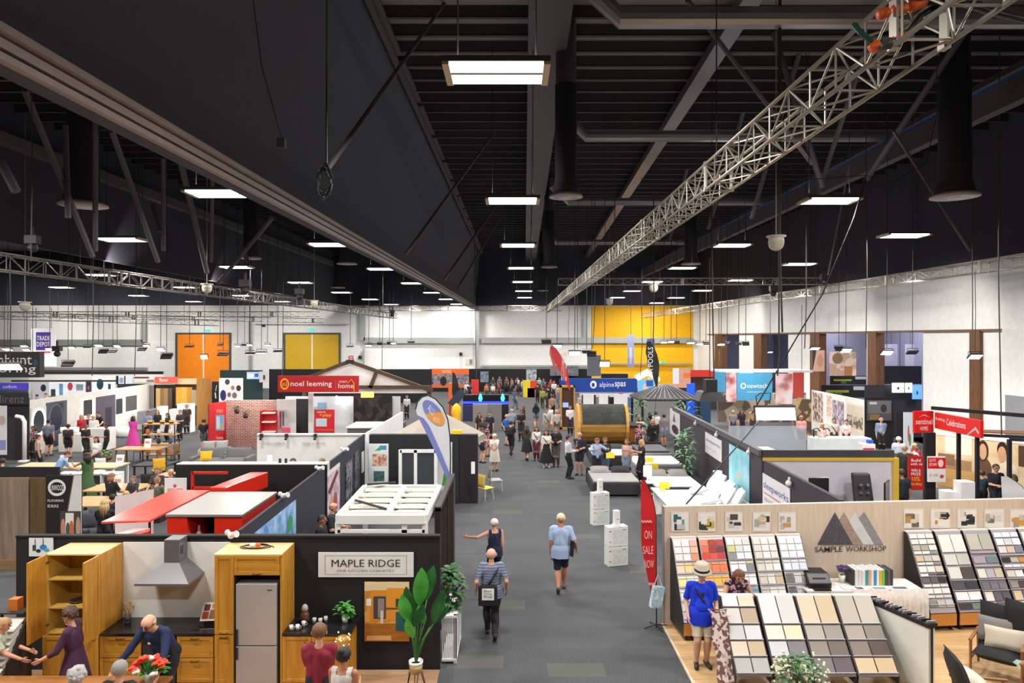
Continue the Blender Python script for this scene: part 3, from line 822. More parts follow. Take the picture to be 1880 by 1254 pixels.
c = MB(); c.obox((-7.12, 12.02, 1.50), (0.24, 0.015, 0.3), 0, -0.12); tag(c.build('picture_frame', M('3f3a38', 0.3)), 'dark picture leaning on upper shelf of the open cupboard', 'picture')
for k, (x, z, r_, lb) in enumerate(((-7.35, 1.333, .13, 'grey plate lying on middle shelf of open cupboard'), (-7.05, 1.333, .15, 'pale platter on middle shelf of open cupboard'), (-7.4, 0.923, .15, 'pale bowl at the bottom of open cupboard'))):
 c = MB(); c.lathe([(r_ * .5, 0), (r_, 0.03 if k < 2 else .08), (r_ * .97, 0.034 if k < 2 else .084), (r_ * .45, 0.012)], (x, 11.8, z), 18)
 tag(c.build('plate' if k < 2 else 'bowl', M(('6f6862', 'd9d4c8', 'e4dfd0')[k], 0.4), smooth=True), lb, 'plate' if k < 2 else 'bowl')
def base_unit(label, x0, x1, fronts, z1=0.88, depth=0.6, name='base_cabinet'):
 t = thing(name, label, 'cabinet', ((x0 + x1) / 2, YF + 0.3, 0))
 c = MB(); c.box(x0, x1, YF, YF + depth, 0.1, z1); c.build('carcase', OAK, t)
 c = MB(); c.box(x0, x1, YF + 0.05, YF + depth, 0.012, 0.1); c.build('plinth', OAKX, t)
 for f_ in fronts:
  cab_door(t, f_[1], f_[2], YF, f_[3], f_[4], f_[0], f_[5] if len(f_) > 5 else None, f_[6] if len(f_) > 6 else None, OAKX if f_[0] == 'drawer' else OAK)
 return t
base_unit('oak base cabinet below the open cupboard', -7.75, -6.82, [('door', -7.75, -7.285, .11, .87, .78, -7.36), ('door', -7.285, -6.82, .11, .87, .78, -7.2)])
base_unit('oak drawer cabinet just right of the open cupboard', -6.80, -6.12, [('drawer', -6.80, -6.12, .52, .87, .84), ('drawer', -6.80, -6.12, .11, .51, .47)])
base_unit('oak drawer cabinet left of fridge tower', -5.53, -4.93, [('drawer', -5.53, -4.93, .52, .87, .84), ('drawer', -5.53, -4.93, .11, .51, .47)])
t = thing('dishwasher', 'dark grey built-in dishwasher under black kitchen worktop', 'dishwasher', (-5.82, 11.82, 0))
c = MB(); c.box(-6.10, -5.55, YF, 12.1, 0.012, 0.87); c.build('body', M('3b383b', 0.4), t)
c = MB(); c.box(-6.09, -5.56, YF - .02, YF, 0.1, 0.74); c.build('door', M('4c494c', 0.3, 0.4), t)
c = MB(); c.box(-6.09, -5.56, YF - .02, YF, 0.75, 0.865); c.build('control_panel', M('2a2729', 0.3), t)
c = MB(); c.box(-6.81, -4.92, YF - 0.03, 12.16, 0.882, 0.922); tag(c.build('worktop', STONE, bevel=0.004), 'black stone worktop under the cooker hood', 'worktop')
c = MB(); c.box(-5.35, -4.96, 11.62, 12.05, 0.9225, 0.927); tag(c.build('hob', M('0c0c0e', 0.08), bevel=0.002), 'flat black glass hob set in worktop beside the pantry', 'hob')
t = thing('cooker_hood', 'grey steel pyramid cooker hood with square chimney on the splashback', 'hood', (-5.81, 12.1, 1.66))
HOOD = M('7c797c', 0.38, 0.55)
c = MB()
x0, x1, y0, y1 = -6.265, -5.365, 11.56, 12.16
cx0, cx1, cy0 = -5.92, -5.66, 11.86
c.add([(x0, y0, 1.68), (x1, y0, 1.68), (x1, y1, 1.68), (x0, y1, 1.68), (x0, y0, 1.715), (x1, y0, 1.715), (x1, y1, 1.715), (x0, y1, 1.715), (cx0, cy0, 1.97), (cx1, cy0, 1.97), (cx1, y1, 1.97), (cx0, y1, 1.97)],
      [(3, 2, 1, 0), (0, 1, 5, 4), (1, 2, 6, 5), (2, 3, 7, 6), (3, 0, 4, 7), (4, 5, 9, 8), (5, 6, 10, 9), (6, 7, 11, 10), (7, 4, 8, 11), (8, 9, 10, 11)])
c.build('canopy', HOOD, t)
c = MB(); c.box(cx0, cx1, cy0, y1, 1.97, 2.36); c.build('chimney', HOOD, t, bevel=0.003)
c = MB(); c.box(cx1 + .001, cx1 + .004, 11.9, 12.0, 2.1, 2.24); c.build('vent', M('3a383a', 0.5), t)
c = MB(); c.box(x0 + .08, x1 - .08, y0 + .05, y1 - .03, 1.665, 1.682); c.build('filter', M('a9a6b4', 0.3, 0.6), t)
c = MB(); c.tube([(-6.6, 11.98, .922), (-6.6, 11.98, .93)], .06, 14); c.lathe([(.05, 0), (.055, .13), (.05, .13), (.045, .01)], (-6.6, 11.98, .922), 14)
u_ = thing('utensil_pot', 'grey pot of wooden spoons on the black worktop', 'utensil pot', (-6.6, 11.98, .922))
c.build('pot', M('55565a', 0.5), u_, smooth=True)
for dx, dy, hh in ((-.03, 0, .3), (0.02, .01, .34), (.05, 0, .28), (0, -.02, .26)):
 s_ = MB(); s_.tube([(-6.6 + dx * .4, 11.98 + dy, .95), (-6.6 + dx * 1.6, 11.98 + dy, .95 + hh * .75)], .007, 6); s_.ball((-6.6 + dx * 1.75, 11.98 + dy, .95 + hh * .85), .03, 8, 6, .8, .35, 1.3)
 s_.build('wooden_spoon', M('c49a62', 0.6), u_, smooth=True)
t = thing('cookbook', 'open cookbook with red and white pages on a stand', 'book', (-5.05, 11.9, .922))
board('page', '', '', (-5.3, 11.83, 0.99), (0.28, 0.02, 0.0), (0.02, 0.12, 0.27), M('e9ded3', 0.6), [(.08, .1, .45, .5, M('b4482e', .6)), (.5, .1, .9, .6, M('8a5a48', .6)), (.1, .55, .45, .9, M('5c3a34', .6)), (.55, .65, .9, .92, M('c98a6a', .6))], part_of=t, pname='pages')
s_ = MB(); s_.tube([(-5.3, 11.8, .93), (-5.15, 12.0, 1.2), (-5.02, 11.8, .93)], .006, 5); s_.build('stand', DARK, t)
t = thing('fridge_tower', 'oak tower unit with pantry doors around the steel fridge', 'cabinet', (-4.36, 11.82, 0))
c = MB(); c.box(-4.91, -4.59, YF, 12.15, 0.012, 2.2); c.build('pantry_carcase', OAK, t)
c = MB(); c.box(-4.59, -3.83, YF, 12.15, 1.87, 2.2); c.build('bridge_carcase', OAK, t)
c = MB(); c.box(-3.83, -3.795, YF - .005, 12.16, 0.012, 2.22); c.build('end_panel', OAK, t)
c = MB(); c.box(-4.92, -3.80, YF - .02, 12.16, 2.2, 2.225); c.build('top_panel', OAKL, t)
c = MB(); c.box(-4.59, -4.57, YF, 12.15, 0.012, 1.87); c.build('inner_panel', M('2a2420', .7), t)
cab_door(t, -4.91, -4.59, YF, 0.905, 2.2, 'door', 0.93)
cab_door(t, -4.91, -4.59, YF, 0.1, 0.895, 'door', 0.865)
cab_door(t, -4.59, -3.835, YF, 1.88, 2.2, 'door', 1.905, None, OAKX)
FR = M('c6c4c6', 0.34, 0.55)
t = thing('fridge', 'tall stainless steel fridge freezer inside the oak tower', 'fridge', (-4.215, 11.8, 0.012))
c = MB(); c.box(-4.55, -3.88, 11.55, 12.12, 0.03, 1.74); c.build('body', M('6b686a', 0.5), t, bevel=0.006)
c = MB(); c.box(-4.55, -3.88, 11.48, 11.55, 0.73, 1.74); d1 = c.build('door', FR, t, bevel=0.012)
c = MB(); c.box(-4.55, -3.88, 11.48, 11.55, 0.06, 0.715); d2 = c.build('door', FR, t, bevel=0.012)
c = MB(); c.box(-4.545, -4.51, 11.462, 11.482, 0.74, 1.0); c.build('handle', M('2b292b', .4), d1, bevel=.005)
c = MB(); c.box(-4.545, -4.51, 11.462, 11.482, 0.50, 0.70); c.build('handle', M('2b292b', .4), d2, bevel=.005)
c = MB(); c.box(-4.03, -3.95, 11.476, 11.481, 1.635, 1.65); c.build('badge', INK, d1)
t = thing('power_adaptor', 'coiled black cable with orange plug on tower top', 'cable', (-4.35, 11.85, 2.225))
c = MB(); c.tube([(-4.35 + .3 * math.cos(a) * (1 - a / 40), 11.86 + .12 * math.sin(a), 2.235 + a * .002) for a in [k * .5 for k in range(30)]], .008, 5); c.build('cord', BLACK, t)
c = MB(); c.tube([(-4.45, 11.84, 2.27), (-4.36, 11.86, 2.275)], .035, 8); c.build('plug', M('e9e4de', .5), t)
c = MB(); c.tube([(-4.35, 11.86, 2.275), (-4.28, 11.87, 2.275)], .035, 8); c.build('plug_end', M('e0682a', .5), t)
base_unit('oak base cabinet right of the fridge tower', -3.79, -2.70, [('door', -3.79, -3.31, .11, .87, .78, -3.36), ('door', -3.31, -2.84, .11, .87, .78, -3.26)], name='base_cabinet')
c = MB(); c.box(-3.79, -2.66, YF - .03, 12.16, .882, .922); tag(c.build('worktop', STONE, bevel=.004), 'black stone worktop with cups and a plant right of the fridge', 'worktop')
for k, (x, y, lb) in enumerate(((-3.68, 11.62, 'white cup at the front corner of right worktop'), (-3.58, 11.64, 'second white cup at front of the right worktop'), (-3.52, 11.78, 'white cup below the glass jar'), (-3.38, 11.92, 'pale glass tumbler left at back of right worktop'), (-3.27, 11.9, 'middle pale tumbler at back of the right worktop'), (-3.2, 11.98, 'right pale tumbler at the back of right worktop'))):
 t = thing('cup', lb, 'cup', (x, y, .9225), 0, 'cups on the right worktop')
 c = MB(); c.lathe([(.026, 0), (.036, .085), (.033, .085), (.024, .006)], (0, 0, 0), 14); c.build('bowl', M('e8e6e2', .25) if k < 3 else M('c9c9c6', .1), t, smooth=True, local=True)
 if k < 3:
  c = MB(); c.tube([(.034, 0, .07), (.06, 0, .06), (.055, 0, .03), (.03, 0, .022)], .005, 5); c.build('handle', M('e8e6e2', .25), t, local=True)
t = thing('glass_jar', 'brown glass jar with pale stopper on right worktop', 'jar', (-3.55, 11.95, .9225))
c = MB(); c.lathe([(.05, 0), (.075, .03), (.075, .14), (.05, .19), (.035, .2)], (-3.55, 11.95, .9225), 16); c.build('body', M('6a4638', .15), t, smooth=True)
c = MB(); c.lathe([(.04, .2), (.06, .22), (.05, .28), (.02, .31)], (-3.55, 11.95, .9225), 12); c.build('stopper', M('b9b2aa', .2), t, smooth=True)
def leaf(mb, base, tip, w_, bend=0.1, n=6, cup=0.12, side=None):
 base, tip = Vector(base), Vector(tip)
 ax = tip - base
 L = ax.length
 sd = Vector(side) if side else ax.cross(Vector((0, 0, 1)))
 if sd.length < 1e-3:
  sd = Vector((1, 0, 0))
 sd = sd.normalized()
 nn = sd.cross(ax).normalized()
 vs, fs = [], []
 for i in range(n + 1):
  t_ = i / n
  c_ = base + ax * t_ + nn * (bend * L * math.sin(math.pi * t_)) - Vector((0, 0, 1)) * bend * L * t_ * t_
  ww = w_ * 0.5 * (math.sin(math.pi * min(1, t_ * 0.97 + 0.02)) ** 0.75)
  vs += [c_ - sd * ww + nn * cup * ww, c_, c_ + sd * ww + nn * cup * ww]
 for i in range(n):
  fs += [(3 * i, 3 * i + 1, 3 * i + 4, 3 * i + 3), (3 * i + 1, 3 * i + 2, 3 * i + 5, 3 * i + 4)]
 mb.add(vs, fs)
def bushy(name, label, loc, pot_r, pot_h, potm, h_, w_, nl, lw, ll, lm, cat='plant', group=None, stems=5, potprof=None, light=None):
 t = thing(name, label, cat, loc, 0, group)
 x, y, z = loc
 if pot_r:
  c = MB(); c.lathe(potprof or [(pot_r * .7, 0), (pot_r, pot_h), (pot_r * .9, pot_h), (pot_r * .85, pot_h * .8)], loc, 16); c.build('pot', potm, t, smooth=True)
 sm, lf = MB(), MB()
 for k in range(stems):
  a = random.uniform(0, 6.28)
  top = Vector((x + w_ * .3 * math.cos(a), y + w_ * .3 * math.sin(a), z + pot_h + h_ * random.uniform(.5, .9)))
  sm.tube([(x, y, z + pot_h * .7), Vector((x, y, z + pot_h)).lerp(top, .5), top], .008, 5)
 sm.build('stem', M('4d5a2c', .6), t)
 for k in range(nl):
  a, e = random.uniform(0, 6.28), random.uniform(0, 1)
  rr = w_ * .5 * math.sqrt(random.uniform(0.02, 1)) * math.sin(math.pi * (0.15 + .8 * e))
  b_ = Vector((x + rr * .75 * math.cos(a), y + rr * .75 * math.sin(a), z + pot_h + h_ * e))
  tp = b_ + Vector((math.cos(a) * ll, math.sin(a) * ll, random.uniform(-.5, .6) * ll))
  leaf(lf, b_, tp, lw, .12, 4)
 lf.build('foliage', lm, t, smooth=True)
 return t
bushy('potted_plant', 'small leafy plant in white pot on right worktop', (-2.86, 11.95, .9225), .06, .11, WHITEG, .22, .36, 70, .06, .09, M('3f8a35', .5, pat='mottle', c2='5da84a', sc=6))
t = thing('fairy_light_vase', 'glowing gold bead lights in a vase behind the woman with a bun', 'lights', (-2.72, 11.2, 0.62))
c = MB(); c.tube([(-2.72, 11.2, 0), (-2.72, 11.2, .62)], .02, 6); c.lathe([(.1, 0.012), (.02, .03)], (-2.72, 11.2, 0), 12); c.build('stem', HANDLE, t)
c = MB(); c.lathe([(.05, .6), (.1, .72), (.1, .95), (.08, 1.0)], (-2.72, 11.2, 0), 14); c.build('vase', M('b98a4a', .3), t, smooth=True)
for k in range(26):
 a = random.uniform(0, 6.28); c = MB(); c.ball((-2.72 + .11 * math.cos(a), 11.2 + .11 * math.sin(a), random.uniform(.66, 1.04)), .013, 6, 4); c.build('bead', M('ffc98a', .4, 0, 3.0), t)
board('stand_sign', 'white sign with dark lettering on black kitchen wall', 'sign', (XZ(584, 12.15), 12.16, ZZ(1060, 12.15)), (XZ(759, 12.15) - XZ(584, 12.15), 0, 0), (0, 0, ZZ(1015, 12.15) - ZZ(1060, 12.15)), M('e3e1df', .5),
      [(.07, .1, .93, .115, GREY), (.07, .87, .93, .885, GREY), (.07, .1, .075, .88, GREY), (.925, .1, .93, .88, GREY)],
      [('MAPLE RIDGE', .14, .42, .86, .72, INK), ('FINE KITCHEN CABINETRY', .2, .22, .8, .31, M('77757a', .6))], thick=.025)
board('kitchen_poster', 'framed photo of an oak kitchen on black wall', 'poster', (XZ(669, 12.15), 12.16, ZZ(1178, 12.15)), (XZ(751, 12.15) - XZ(669, 12.15), 0, 0), (0, 0, ZZ(1069, 12.15) - ZZ(1178, 12.15)), M('c98a3a', .35, pat='picture', c2='e0a850', sc=3),
      [(0, .85, 1, 1, M('e6cfa6', .4)), (.0, .0, 1, .3, M('b9762c', .4, pat='woodx', c2='94561c')), (.12, .34, .5, .86, M('d68f2e', .4)), (.2, .38, .48, .76, M('4a4040', .4)), (.3, .4, .44, .72, M('8f8c8c', .3)), (.5, .36, .95, .9, M('e0962e', .4)), (.7, .58, .85, .72, M('3b3a3c', .4)),
       (.04, .6, .15, .72, M('f0ece2', .4)), (.36, .3, .42, .52, M('d9d2c8', .4)), (.45, .54, .95, .57, M('6a4a3a', .4)), (.7, .18, 1, .5, M('1d5560', .5)), (.05, .02, .6, .1, M('e0b070', .3))], thick=.02)
board('flower_picture', 'small white picture of blue flowers at left end of kitchen wall', 'picture', (XZ(52, 12.15), 12.165, ZZ(1022, 12.15)), (.42, 0, 0), (0, 0, .32), M('dfe4e2', .5),
      [(.15, .3, .3, .62, M('3a4a52', .5)), (.45, .35, .75, .65, M('2b86c4', .5), ELL), (.3, .2, .5, .4, M('27303a', .5), ELL), (.62, .25, .85, .45, M('58a0cf', .5), ELL), (.25, .6, .28, .95, INK), (.58, .6, .61, .98, INK)], thick=.015)
t = thing('tall_plant', 'tall broad-leaved plant in white and gold pot by black wall', 'plant', (-1.53, 11.1, 0))
c = MB()
for a in (0.5, 2.6, 4.7):
 c.tube([(-1.53 + .1 * math.cos(a), 11.1 + .1 * math.sin(a), .48), (-1.53 + .22 * math.cos(a), 11.1 + .22 * math.sin(a), 0.012)], .007, 5)
 c.tube([(-1.53 + .1 * math.cos(a + .5), 11.1 + .1 * math.sin(a + .5), .48), (-1.53 + .22 * math.cos(a), 11.1 + .22 * math.sin(a), 0.012)], .007, 5)
c.build('wire_stand', BLACK, t)
c = MB(); c.lathe([(.07, .46), (.1, .49), (.108, .6)], (-1.53, 11.1, 0), 20); c.build('pot_base', M('b0935c', .45, .3), t, smooth=True)
c = MB(); c.lathe([(.108, .6), (.115, .66), (.102, .66), (.1, .6)], (-1.53, 11.1, 0), 20); c.build('pot_rim', WHITEG, t, smooth=True)
st, lf1, lf2 = MB(), MB(), MB()
for k, (bx, bz, tx, tz, dy, w_, m_) in enumerate(((770, 1112, 774, 1040, 0.0, .24, 1), (784, 1100, 796, 1036, .1, .2, 2), (748, 1140, 738, 1090, -.05, .2, 1), (752, 1155, 742, 1100, .1, .17, 2), (762, 1150, 776, 1108, -.1, .18, 2), (796, 1145, 815, 1080, .15, .2, 2), (790, 1150, 822, 1110, .22, .18, 2), (760, 1135, 746, 1075, .18, .2, 2), (779, 1145, 768, 1110, .05, .14, 1), (758, 1172, 748, 1135, -.15, .16, 1))):
 b_, tp = P(bx, bz, 11.05 + dy), P(tx, tz, 11.05 + dy - .03)
 st.tube([(-1.53, 11.1, .62), Vector((-1.53, 11.1, .8)).lerp(b_, .5), b_], [.014, .011, .008], 6)
 leaf(lf1 if m_ == 1 else lf2, b_, tp, w_ * 1.05, .03, 8, .2, (1, .25 * (-1) ** k, .05))
st.build('stalk', M('3f7a35', .5), t, smooth=True)
lf1.build('bright_leaf_blades', M('3f9a35', .4, pat='mottle', c2='5ab84a', sc=2), t, smooth=True)
lf2.build('dark_leaf_blades', M('1f5a2c', .4, pat='mottle', c2='2f6f35', sc=2), t, smooth=True)
t = thing('board_rack', 'sloping rack of pale sample boards left of oak cupboard', 'display rack', (-7.75, 10.95, 0))
for k in range(8):
 c = MB(); z = 1.27 - k * .085; y = 11.0 - k * .045
 c.obox((-7.97, y, z), (.40, .3, .022), 0, 0.38); c.build('sample_board', M(('d8cfc4', 'e2dcd2', 'e8e4dc', 'dbd5cc', 'e6e2da', 'dcd6ce', 'd6cec2', 'd3b9a4')[k], .5), t)
c = MB(); c.box(-8.2, -7.77, 11.08, 11.3, 1.4, 1.42); c.build('top_shelf', M('2c2826', .6), t)
c = MB(); c.prism([(-8.2, 11.25, 0), (-8.2, 10.45, 0.012), (-8.2, 10.5, .5), (-8.2, 11.2, 1.42)], (.03, 0, 0)); c.prism([(-7.77, 11.25, 0), (-7.77, 10.45, 0.012), (-7.77, 10.5, .5), (-7.77, 11.2, 1.42)], (.03, 0, 0)); c.build('side_panel', M('2c2826', .6), t)
c = MB(); c.obox((-7.97, 10.55, .52), (.42, .3, .02), 0, .55); c.build('front_tray', M('7e7c8c', .3), t)
c = MB(); c.box(-8.08, -7.93, 11.18, 11.32, 1.42, 1.6); tag(c.build('orange_box', M('c9742c', .5)), 'orange carton standing on top of the sample board rack', 'box')
t = thing('table', 'brown wooden consultation table at the bottom left corner', 'table', (-6.6, 10.1, 0))
c = MB(); c.box(-8.2, -5.05, 9.85, 10.4, .72, .76); c.build('tabletop', M('a8713a', .4, pat='woodx', c2='8f5a28'), t, bevel=.008)
for x in (-8.1, -5.15):
 for y in (9.9, 10.3):
  c = MB(); c.box(x, x + .07, y, y + .07, 0.012, .72); c.build('leg', DARK, t)
t = thing('flower_vase', 'red and white flowers in a glass vase on the consultation table', 'flowers', (-5.28, 10.15, .76))
c = MB(); c.lathe([(.05, 0), (.07, .1), (.06, .16), (.055, .16), (.06, .1), (.045, .01)], (-5.28, 10.15, .76), 16); c.build('vase', M('b8c4c0', .1), t, smooth=True)
st = MB()
for k in range(34):
 a, rr = random.uniform(0, 6.28), .25 * math.sqrt(random.random())
 p_ = Vector((-5.28 + rr * math.cos(a), 10.15 + rr * .8 * math.sin(a), 1.13 - rr * rr * 2.2 + random.uniform(-.03, .03)))
 st.tube([(-5.28, 10.15, .85), p_], .004, 4)
 red = math.sin(a * 2 + 1) > -.1
 fl_ = MB()
 for j in range(9):
  b_ = j * .7; fl_.ball(p_ + Vector((.03 * math.cos(b_), .03 * math.sin(b_), .012 * math.sin(j))), .024, 6, 4)
 fl_.build('bloom', M('e2482c' if red else 'f1ece0', .6), t, smooth=True)
for k in range(24):
 a = random.uniform(0, 6.28); leaf(st, (-5.28 + .12 * math.cos(a), 10.15 + .12 * math.sin(a), .95), (-5.28 + .3 * math.cos(a), 10.15 + .28 * math.sin(a), random.uniform(.95, 1.12)), .07)
st.build('greenery', LEAFM, t)
bushy('hanging_plant', 'green trailing plant beyond the end of black wall', (-1.12, 12.75, .86), 0, 0, None, .72, .5, 110, .11, .17, LEAFD, stems=6)
t = thing('slat_planter', 'white slatted planter bench outside the black wall end', 'planter', (-1.12, 12.9, 0))
c = MB()
for k in range(9):
 c.box(-1.245 + k * .03, -1.23 + k * .03, 12.4, 12.42, .08, .84)
for k in range(14):
 c.box(-1.0, -.985, 12.4 + k * .075, 12.44 + k * .075, .08, .84)
c.build('slats', WHITE, t)
c = MB(); c.box(-1.25, -.98, 12.38, 13.45, .82, .86); c.box(-1.25, -.98, 12.38, 13.45, .05, .09); c.build('rails', WHITE, t)
for y in (12.4, 13.4):
 c = MB(); c.box(-1.04, -.98, y, y + .06, 0, .86); c.build('leg', WHITE, t)
t = thing('louvre_screen', 'dark brown upright louvre screen beside the aisle', 'screen', (-1.45, 15.4, 0))
c = MB()
for k in range(16):
 c.obox((-1.47, 13.95 + k * .205, 1.22), (.03, .19, 2.3), .35)
c.build('blades', M('3a2b26', .5), t)
c = MB(); c.box(-1.53, -1.41, 13.8, 17.2, 2.36, 2.45); c.box(-1.53, -1.41, 13.8, 17.2, 0, .07); c.build('rails', M('2a1f1c', .5), t)
for y in (13.8, 15.45, 17.14):
 c = MB(); c.box(-1.53, -1.41, y, y + .08, 0, 2.42); c.build('post', M('2a1f1c', .5) if y < 17 else STEEL, t)
PW = M('eceae4', .4)
t = thing('pergola', 'white aluminium pergola with folded cream canopy behind black wall', 'pergola', (-2.3, 14.2, 0))
for a, b in (((-3.24, 12.98), (-1.62, 12.98)), ((-3.30, 15.6), (-1.62, 15.6))):
 c = MB(); c.beam((a[0], a[1], 2.42), (b[0], b[1], 2.42), .1, .17); c.build('cross_beam', PW, t, bevel=.006)
for x in (-3.24, -1.62):
 c = MB(); c.beam((x - (.05 if x < -2 else 0), 15.6, 2.42), (x, 12.98, 2.42), .1, .17); c.build('side_beam', PW, t, bevel=.006)
c = MB(); c.beam((-2.37, 13.0, 2.45), (-2.4, 15.6, 2.45), .12, .08); c.build('spine', PW, t)
for k in range(5):
 c = MB(); y = 13.25 + k * .5; c.box(-3.2, -1.66, y - .03, y + .03, 2.44, 2.5); c.build('rafter', PW, t)
for k in range(4):
 for x0, x1 in ((-3.2, -2.45), (-2.3, -1.68)):
  c = MB(); y = 13.32 + k * .5; c.pillow(((x0 + x1) / 2, y + .18, 2.41), (x1 - x0, .36, .07)); c.build('canopy_fold', M('d9d3bf', .8), t, smooth=True)
for x in (-3.24, -2.0, -1.62):
 c = MB(); c.box(x - .05, x + .05, 12.95, 13.05, 0, 2.36); c.build('post', PW, t)
for x in (-3.28, -1.62):
 c = MB(); c.box(x - .05, x + .05, 15.55, 15.65, 0, 2.36); c.build('post', PW, t)
c = MB(); c.beam((-3.24, 12.98, 2.2), (-1.62, 12.98, 2.2), .06, .06); c.build('lower_rail', PW, t)
c = MB(); c.tube([(-3.12, 13.9, 2.56), (-2.4, 13.3, 2.53)], .025, 6); c.build('arm', DARK, t)
c = MB(); c.tube([(-3.2, 15.4, 2.56), (-2.6, 15.6, 2.56)], .025, 6); c.build('arm', DARK, t)
# ================================================================ SAMPLE STAND (near right)
WA = 0.09
WO = Vector((3.11, 14.1, 0))
WU, WB = Vector((math.cos(WA), math.sin(WA), 0)), Vector((-math.sin(WA), math.cos(WA), 0))
def F(a, b, z):
 return WO + WU * a + WB * b + Vector((0, 0, z))
def onwall(px, py, b=-0.034):                           # the point of the sample wall seen at a pixel
 k = (px - CX) / FOC
 o = WO + WB * b
 t_ = (k * o.y - o.x) / (WU.x - k * WU.y)
 p_ = o + WU * t_
 return Vector((p_.x, p_.y, ZZ(py, p_.y)))
PALEW = M('d9c8b6', 0.55, pat='woodz', c2='cbb8a4')
q = MB(); q.prism([F(-0.04, -0.02, 0), F(9.6, -0.02, 0), F(9.6, 0.08, 0), F(-0.04, 0.08, 0)], (0, 0, 2.385)); struct(q, 'wall_sample_stand', PALEW)
q = MB(); q.prism([F(-0.05, .08, 0), F(-.05, -0.75, 0), F(-.02, -.75, 0), F(-.02, .08, 0)], (0, 0, 1.2)) if False else None
q.prism([F(-.055, -.03, 0), F(-.055, .09, 0), F(-.04, .09, 0), F(-.04, -.03, 0)], (0, 0, 2.39)); struct(q, 'trim_21', M('8a8078', .6))
WOODR = M('d8b383', 0.4, pat='plankx', c2='cba26e')
q = MB(); q.prism([F(-.05, -.02, 0), (3.06, 6.5, 0), (12.5, 6.5, 0), F(9.6, -.02, 0)], (0, 0, .02)); struct(q, 'floor_sample_stand', WOODR)
q = MB(); q.prism([F(-.09, 0, 0), (3.0, 6.5, 0), (3.06, 6.5, 0), F(-.05, 0, 0)], (0, 0, .024)); struct(q, 'trim_22', M('e0cdb0', .4))
SLY0, SLZ0, SLY1, SLZ1 = -0.14, 1.76, -0.86, 0.36
def rack(label, a, width, rows, face, baseh=True, top_z=SLZ0, y1=SLY1, z1=SLZ1, b0=0.0, group='sample racks along the pale wall', side=M('2d2624', .6), rz=WA, origin=None, ledges=()):
 """sloping sample rack; rows: (s0, s1, [colours], pattern) down the slope"""
 loc = origin or F(a, b0, 0.02)
 t = thing('sample_rack', label, 'display rack', loc, rz, group)
 dv = Vector((0, y1 - SLY0, z1 - top_z))
 L = dv.length
 dn = dv / L
 n = Vector((0, dn.z, -dn.y))
 if n.y > 0:
  n = -n
 tp = Vector((0, SLY0, top_z))
 c = MB(); c.prism([tp + Vector((.012, 0, 0)), tp + Vector((width - .012, 0, 0)), tp + dv + Vector((width - .012, 0, 0)), tp + dv + Vector((.012, 0, 0))], -n * .02); c.build('back_board', face, t, local=True)
 for x in (0, width - .014):
  c = MB(); c.prism([(x, -.06, .1), (x, y1 + .02, .1), (x, y1, z1), (x, SLY0, top_z), (x, -.06, top_z)], (.014, 0, 0)); c.build('side_panel', side, t, local=True)
 c = MB(); c.box(0, width, SLY0 - .005, -.04, top_z - .01, top_z + .012); c.build('top_cap', M('e2d8d0', .5), t, local=True)
 if baseh:
  c = MB(); c.box(.01, width - .01, y1 - .01, y1 + .02, .11, z1 - .02); c.build('plinth', M('c78a44', .45, pat='woodx', c2='b87a36'), t, local=True)
  for x in (.08, width - .08):
   c = MB(); c.tube([(x - .02, y1 + .08, .045), (x + .02, y1 + .08, .045)], .045, 10); c.box(x - .02, x + .02, y1 + .06, y1 + .1, .06, .11); c.build('castor', DARK, t, local=True)
 for s in ledges:
  c = MB(); o = tp + dn * (L * s); c.prism([o + Vector((.015, 0, 0)), o + Vector((width - .015, 0, 0)), o + n * .05 + Vector((width - .015, 0, 0)), o + n * .05 + Vector((.015, 0, 0))], dn * .008)
  c.build('ledge', M('c9c7d2', .2), t, local=True)
 for r_ in rows:
  s0, s1, cols = r_[:3]
  m_ = len(cols)
  gap = r_[4] if len(r_) > 4 else .016
  lift = .014
  tw = (width - .05 - gap * (m_ - 1)) / m_
  for k, cc in enumerate(cols):
   if not cc:
    continue
   o = tp + dn * (L * s1) + n * lift + Vector((.025 + k * (tw + gap), 0, 0))
   c = MB(); c.prism([o, o + Vector((tw, 0, 0)), o + Vector((tw, 0, 0)) - dn * (L * (s1 - s0)), o - dn * (L * (s1 - s0))], n * .012)
   c.build('sample_tile', M(cc, .55) if len(r_) < 4 or not r_[3] else M(cc, .9, pat='mottle', c2=r_[3] if isinstance(r_[3], str) else cc, sc=20), t, local=True)
 return t
RW = ((.03, .105), (.115, .19), (.2, .275), (.31, .335), (.345, .425), (.47, .495), (.505, .585), (.63, .655), (.665, .745), (.79, .87), (.885, .965))
LG = (.285, .435, .595, .755)
def rk(cols):
 return [(RW[i][0], RW[i][1], c.split()) for i, c in enumerate(cols)]
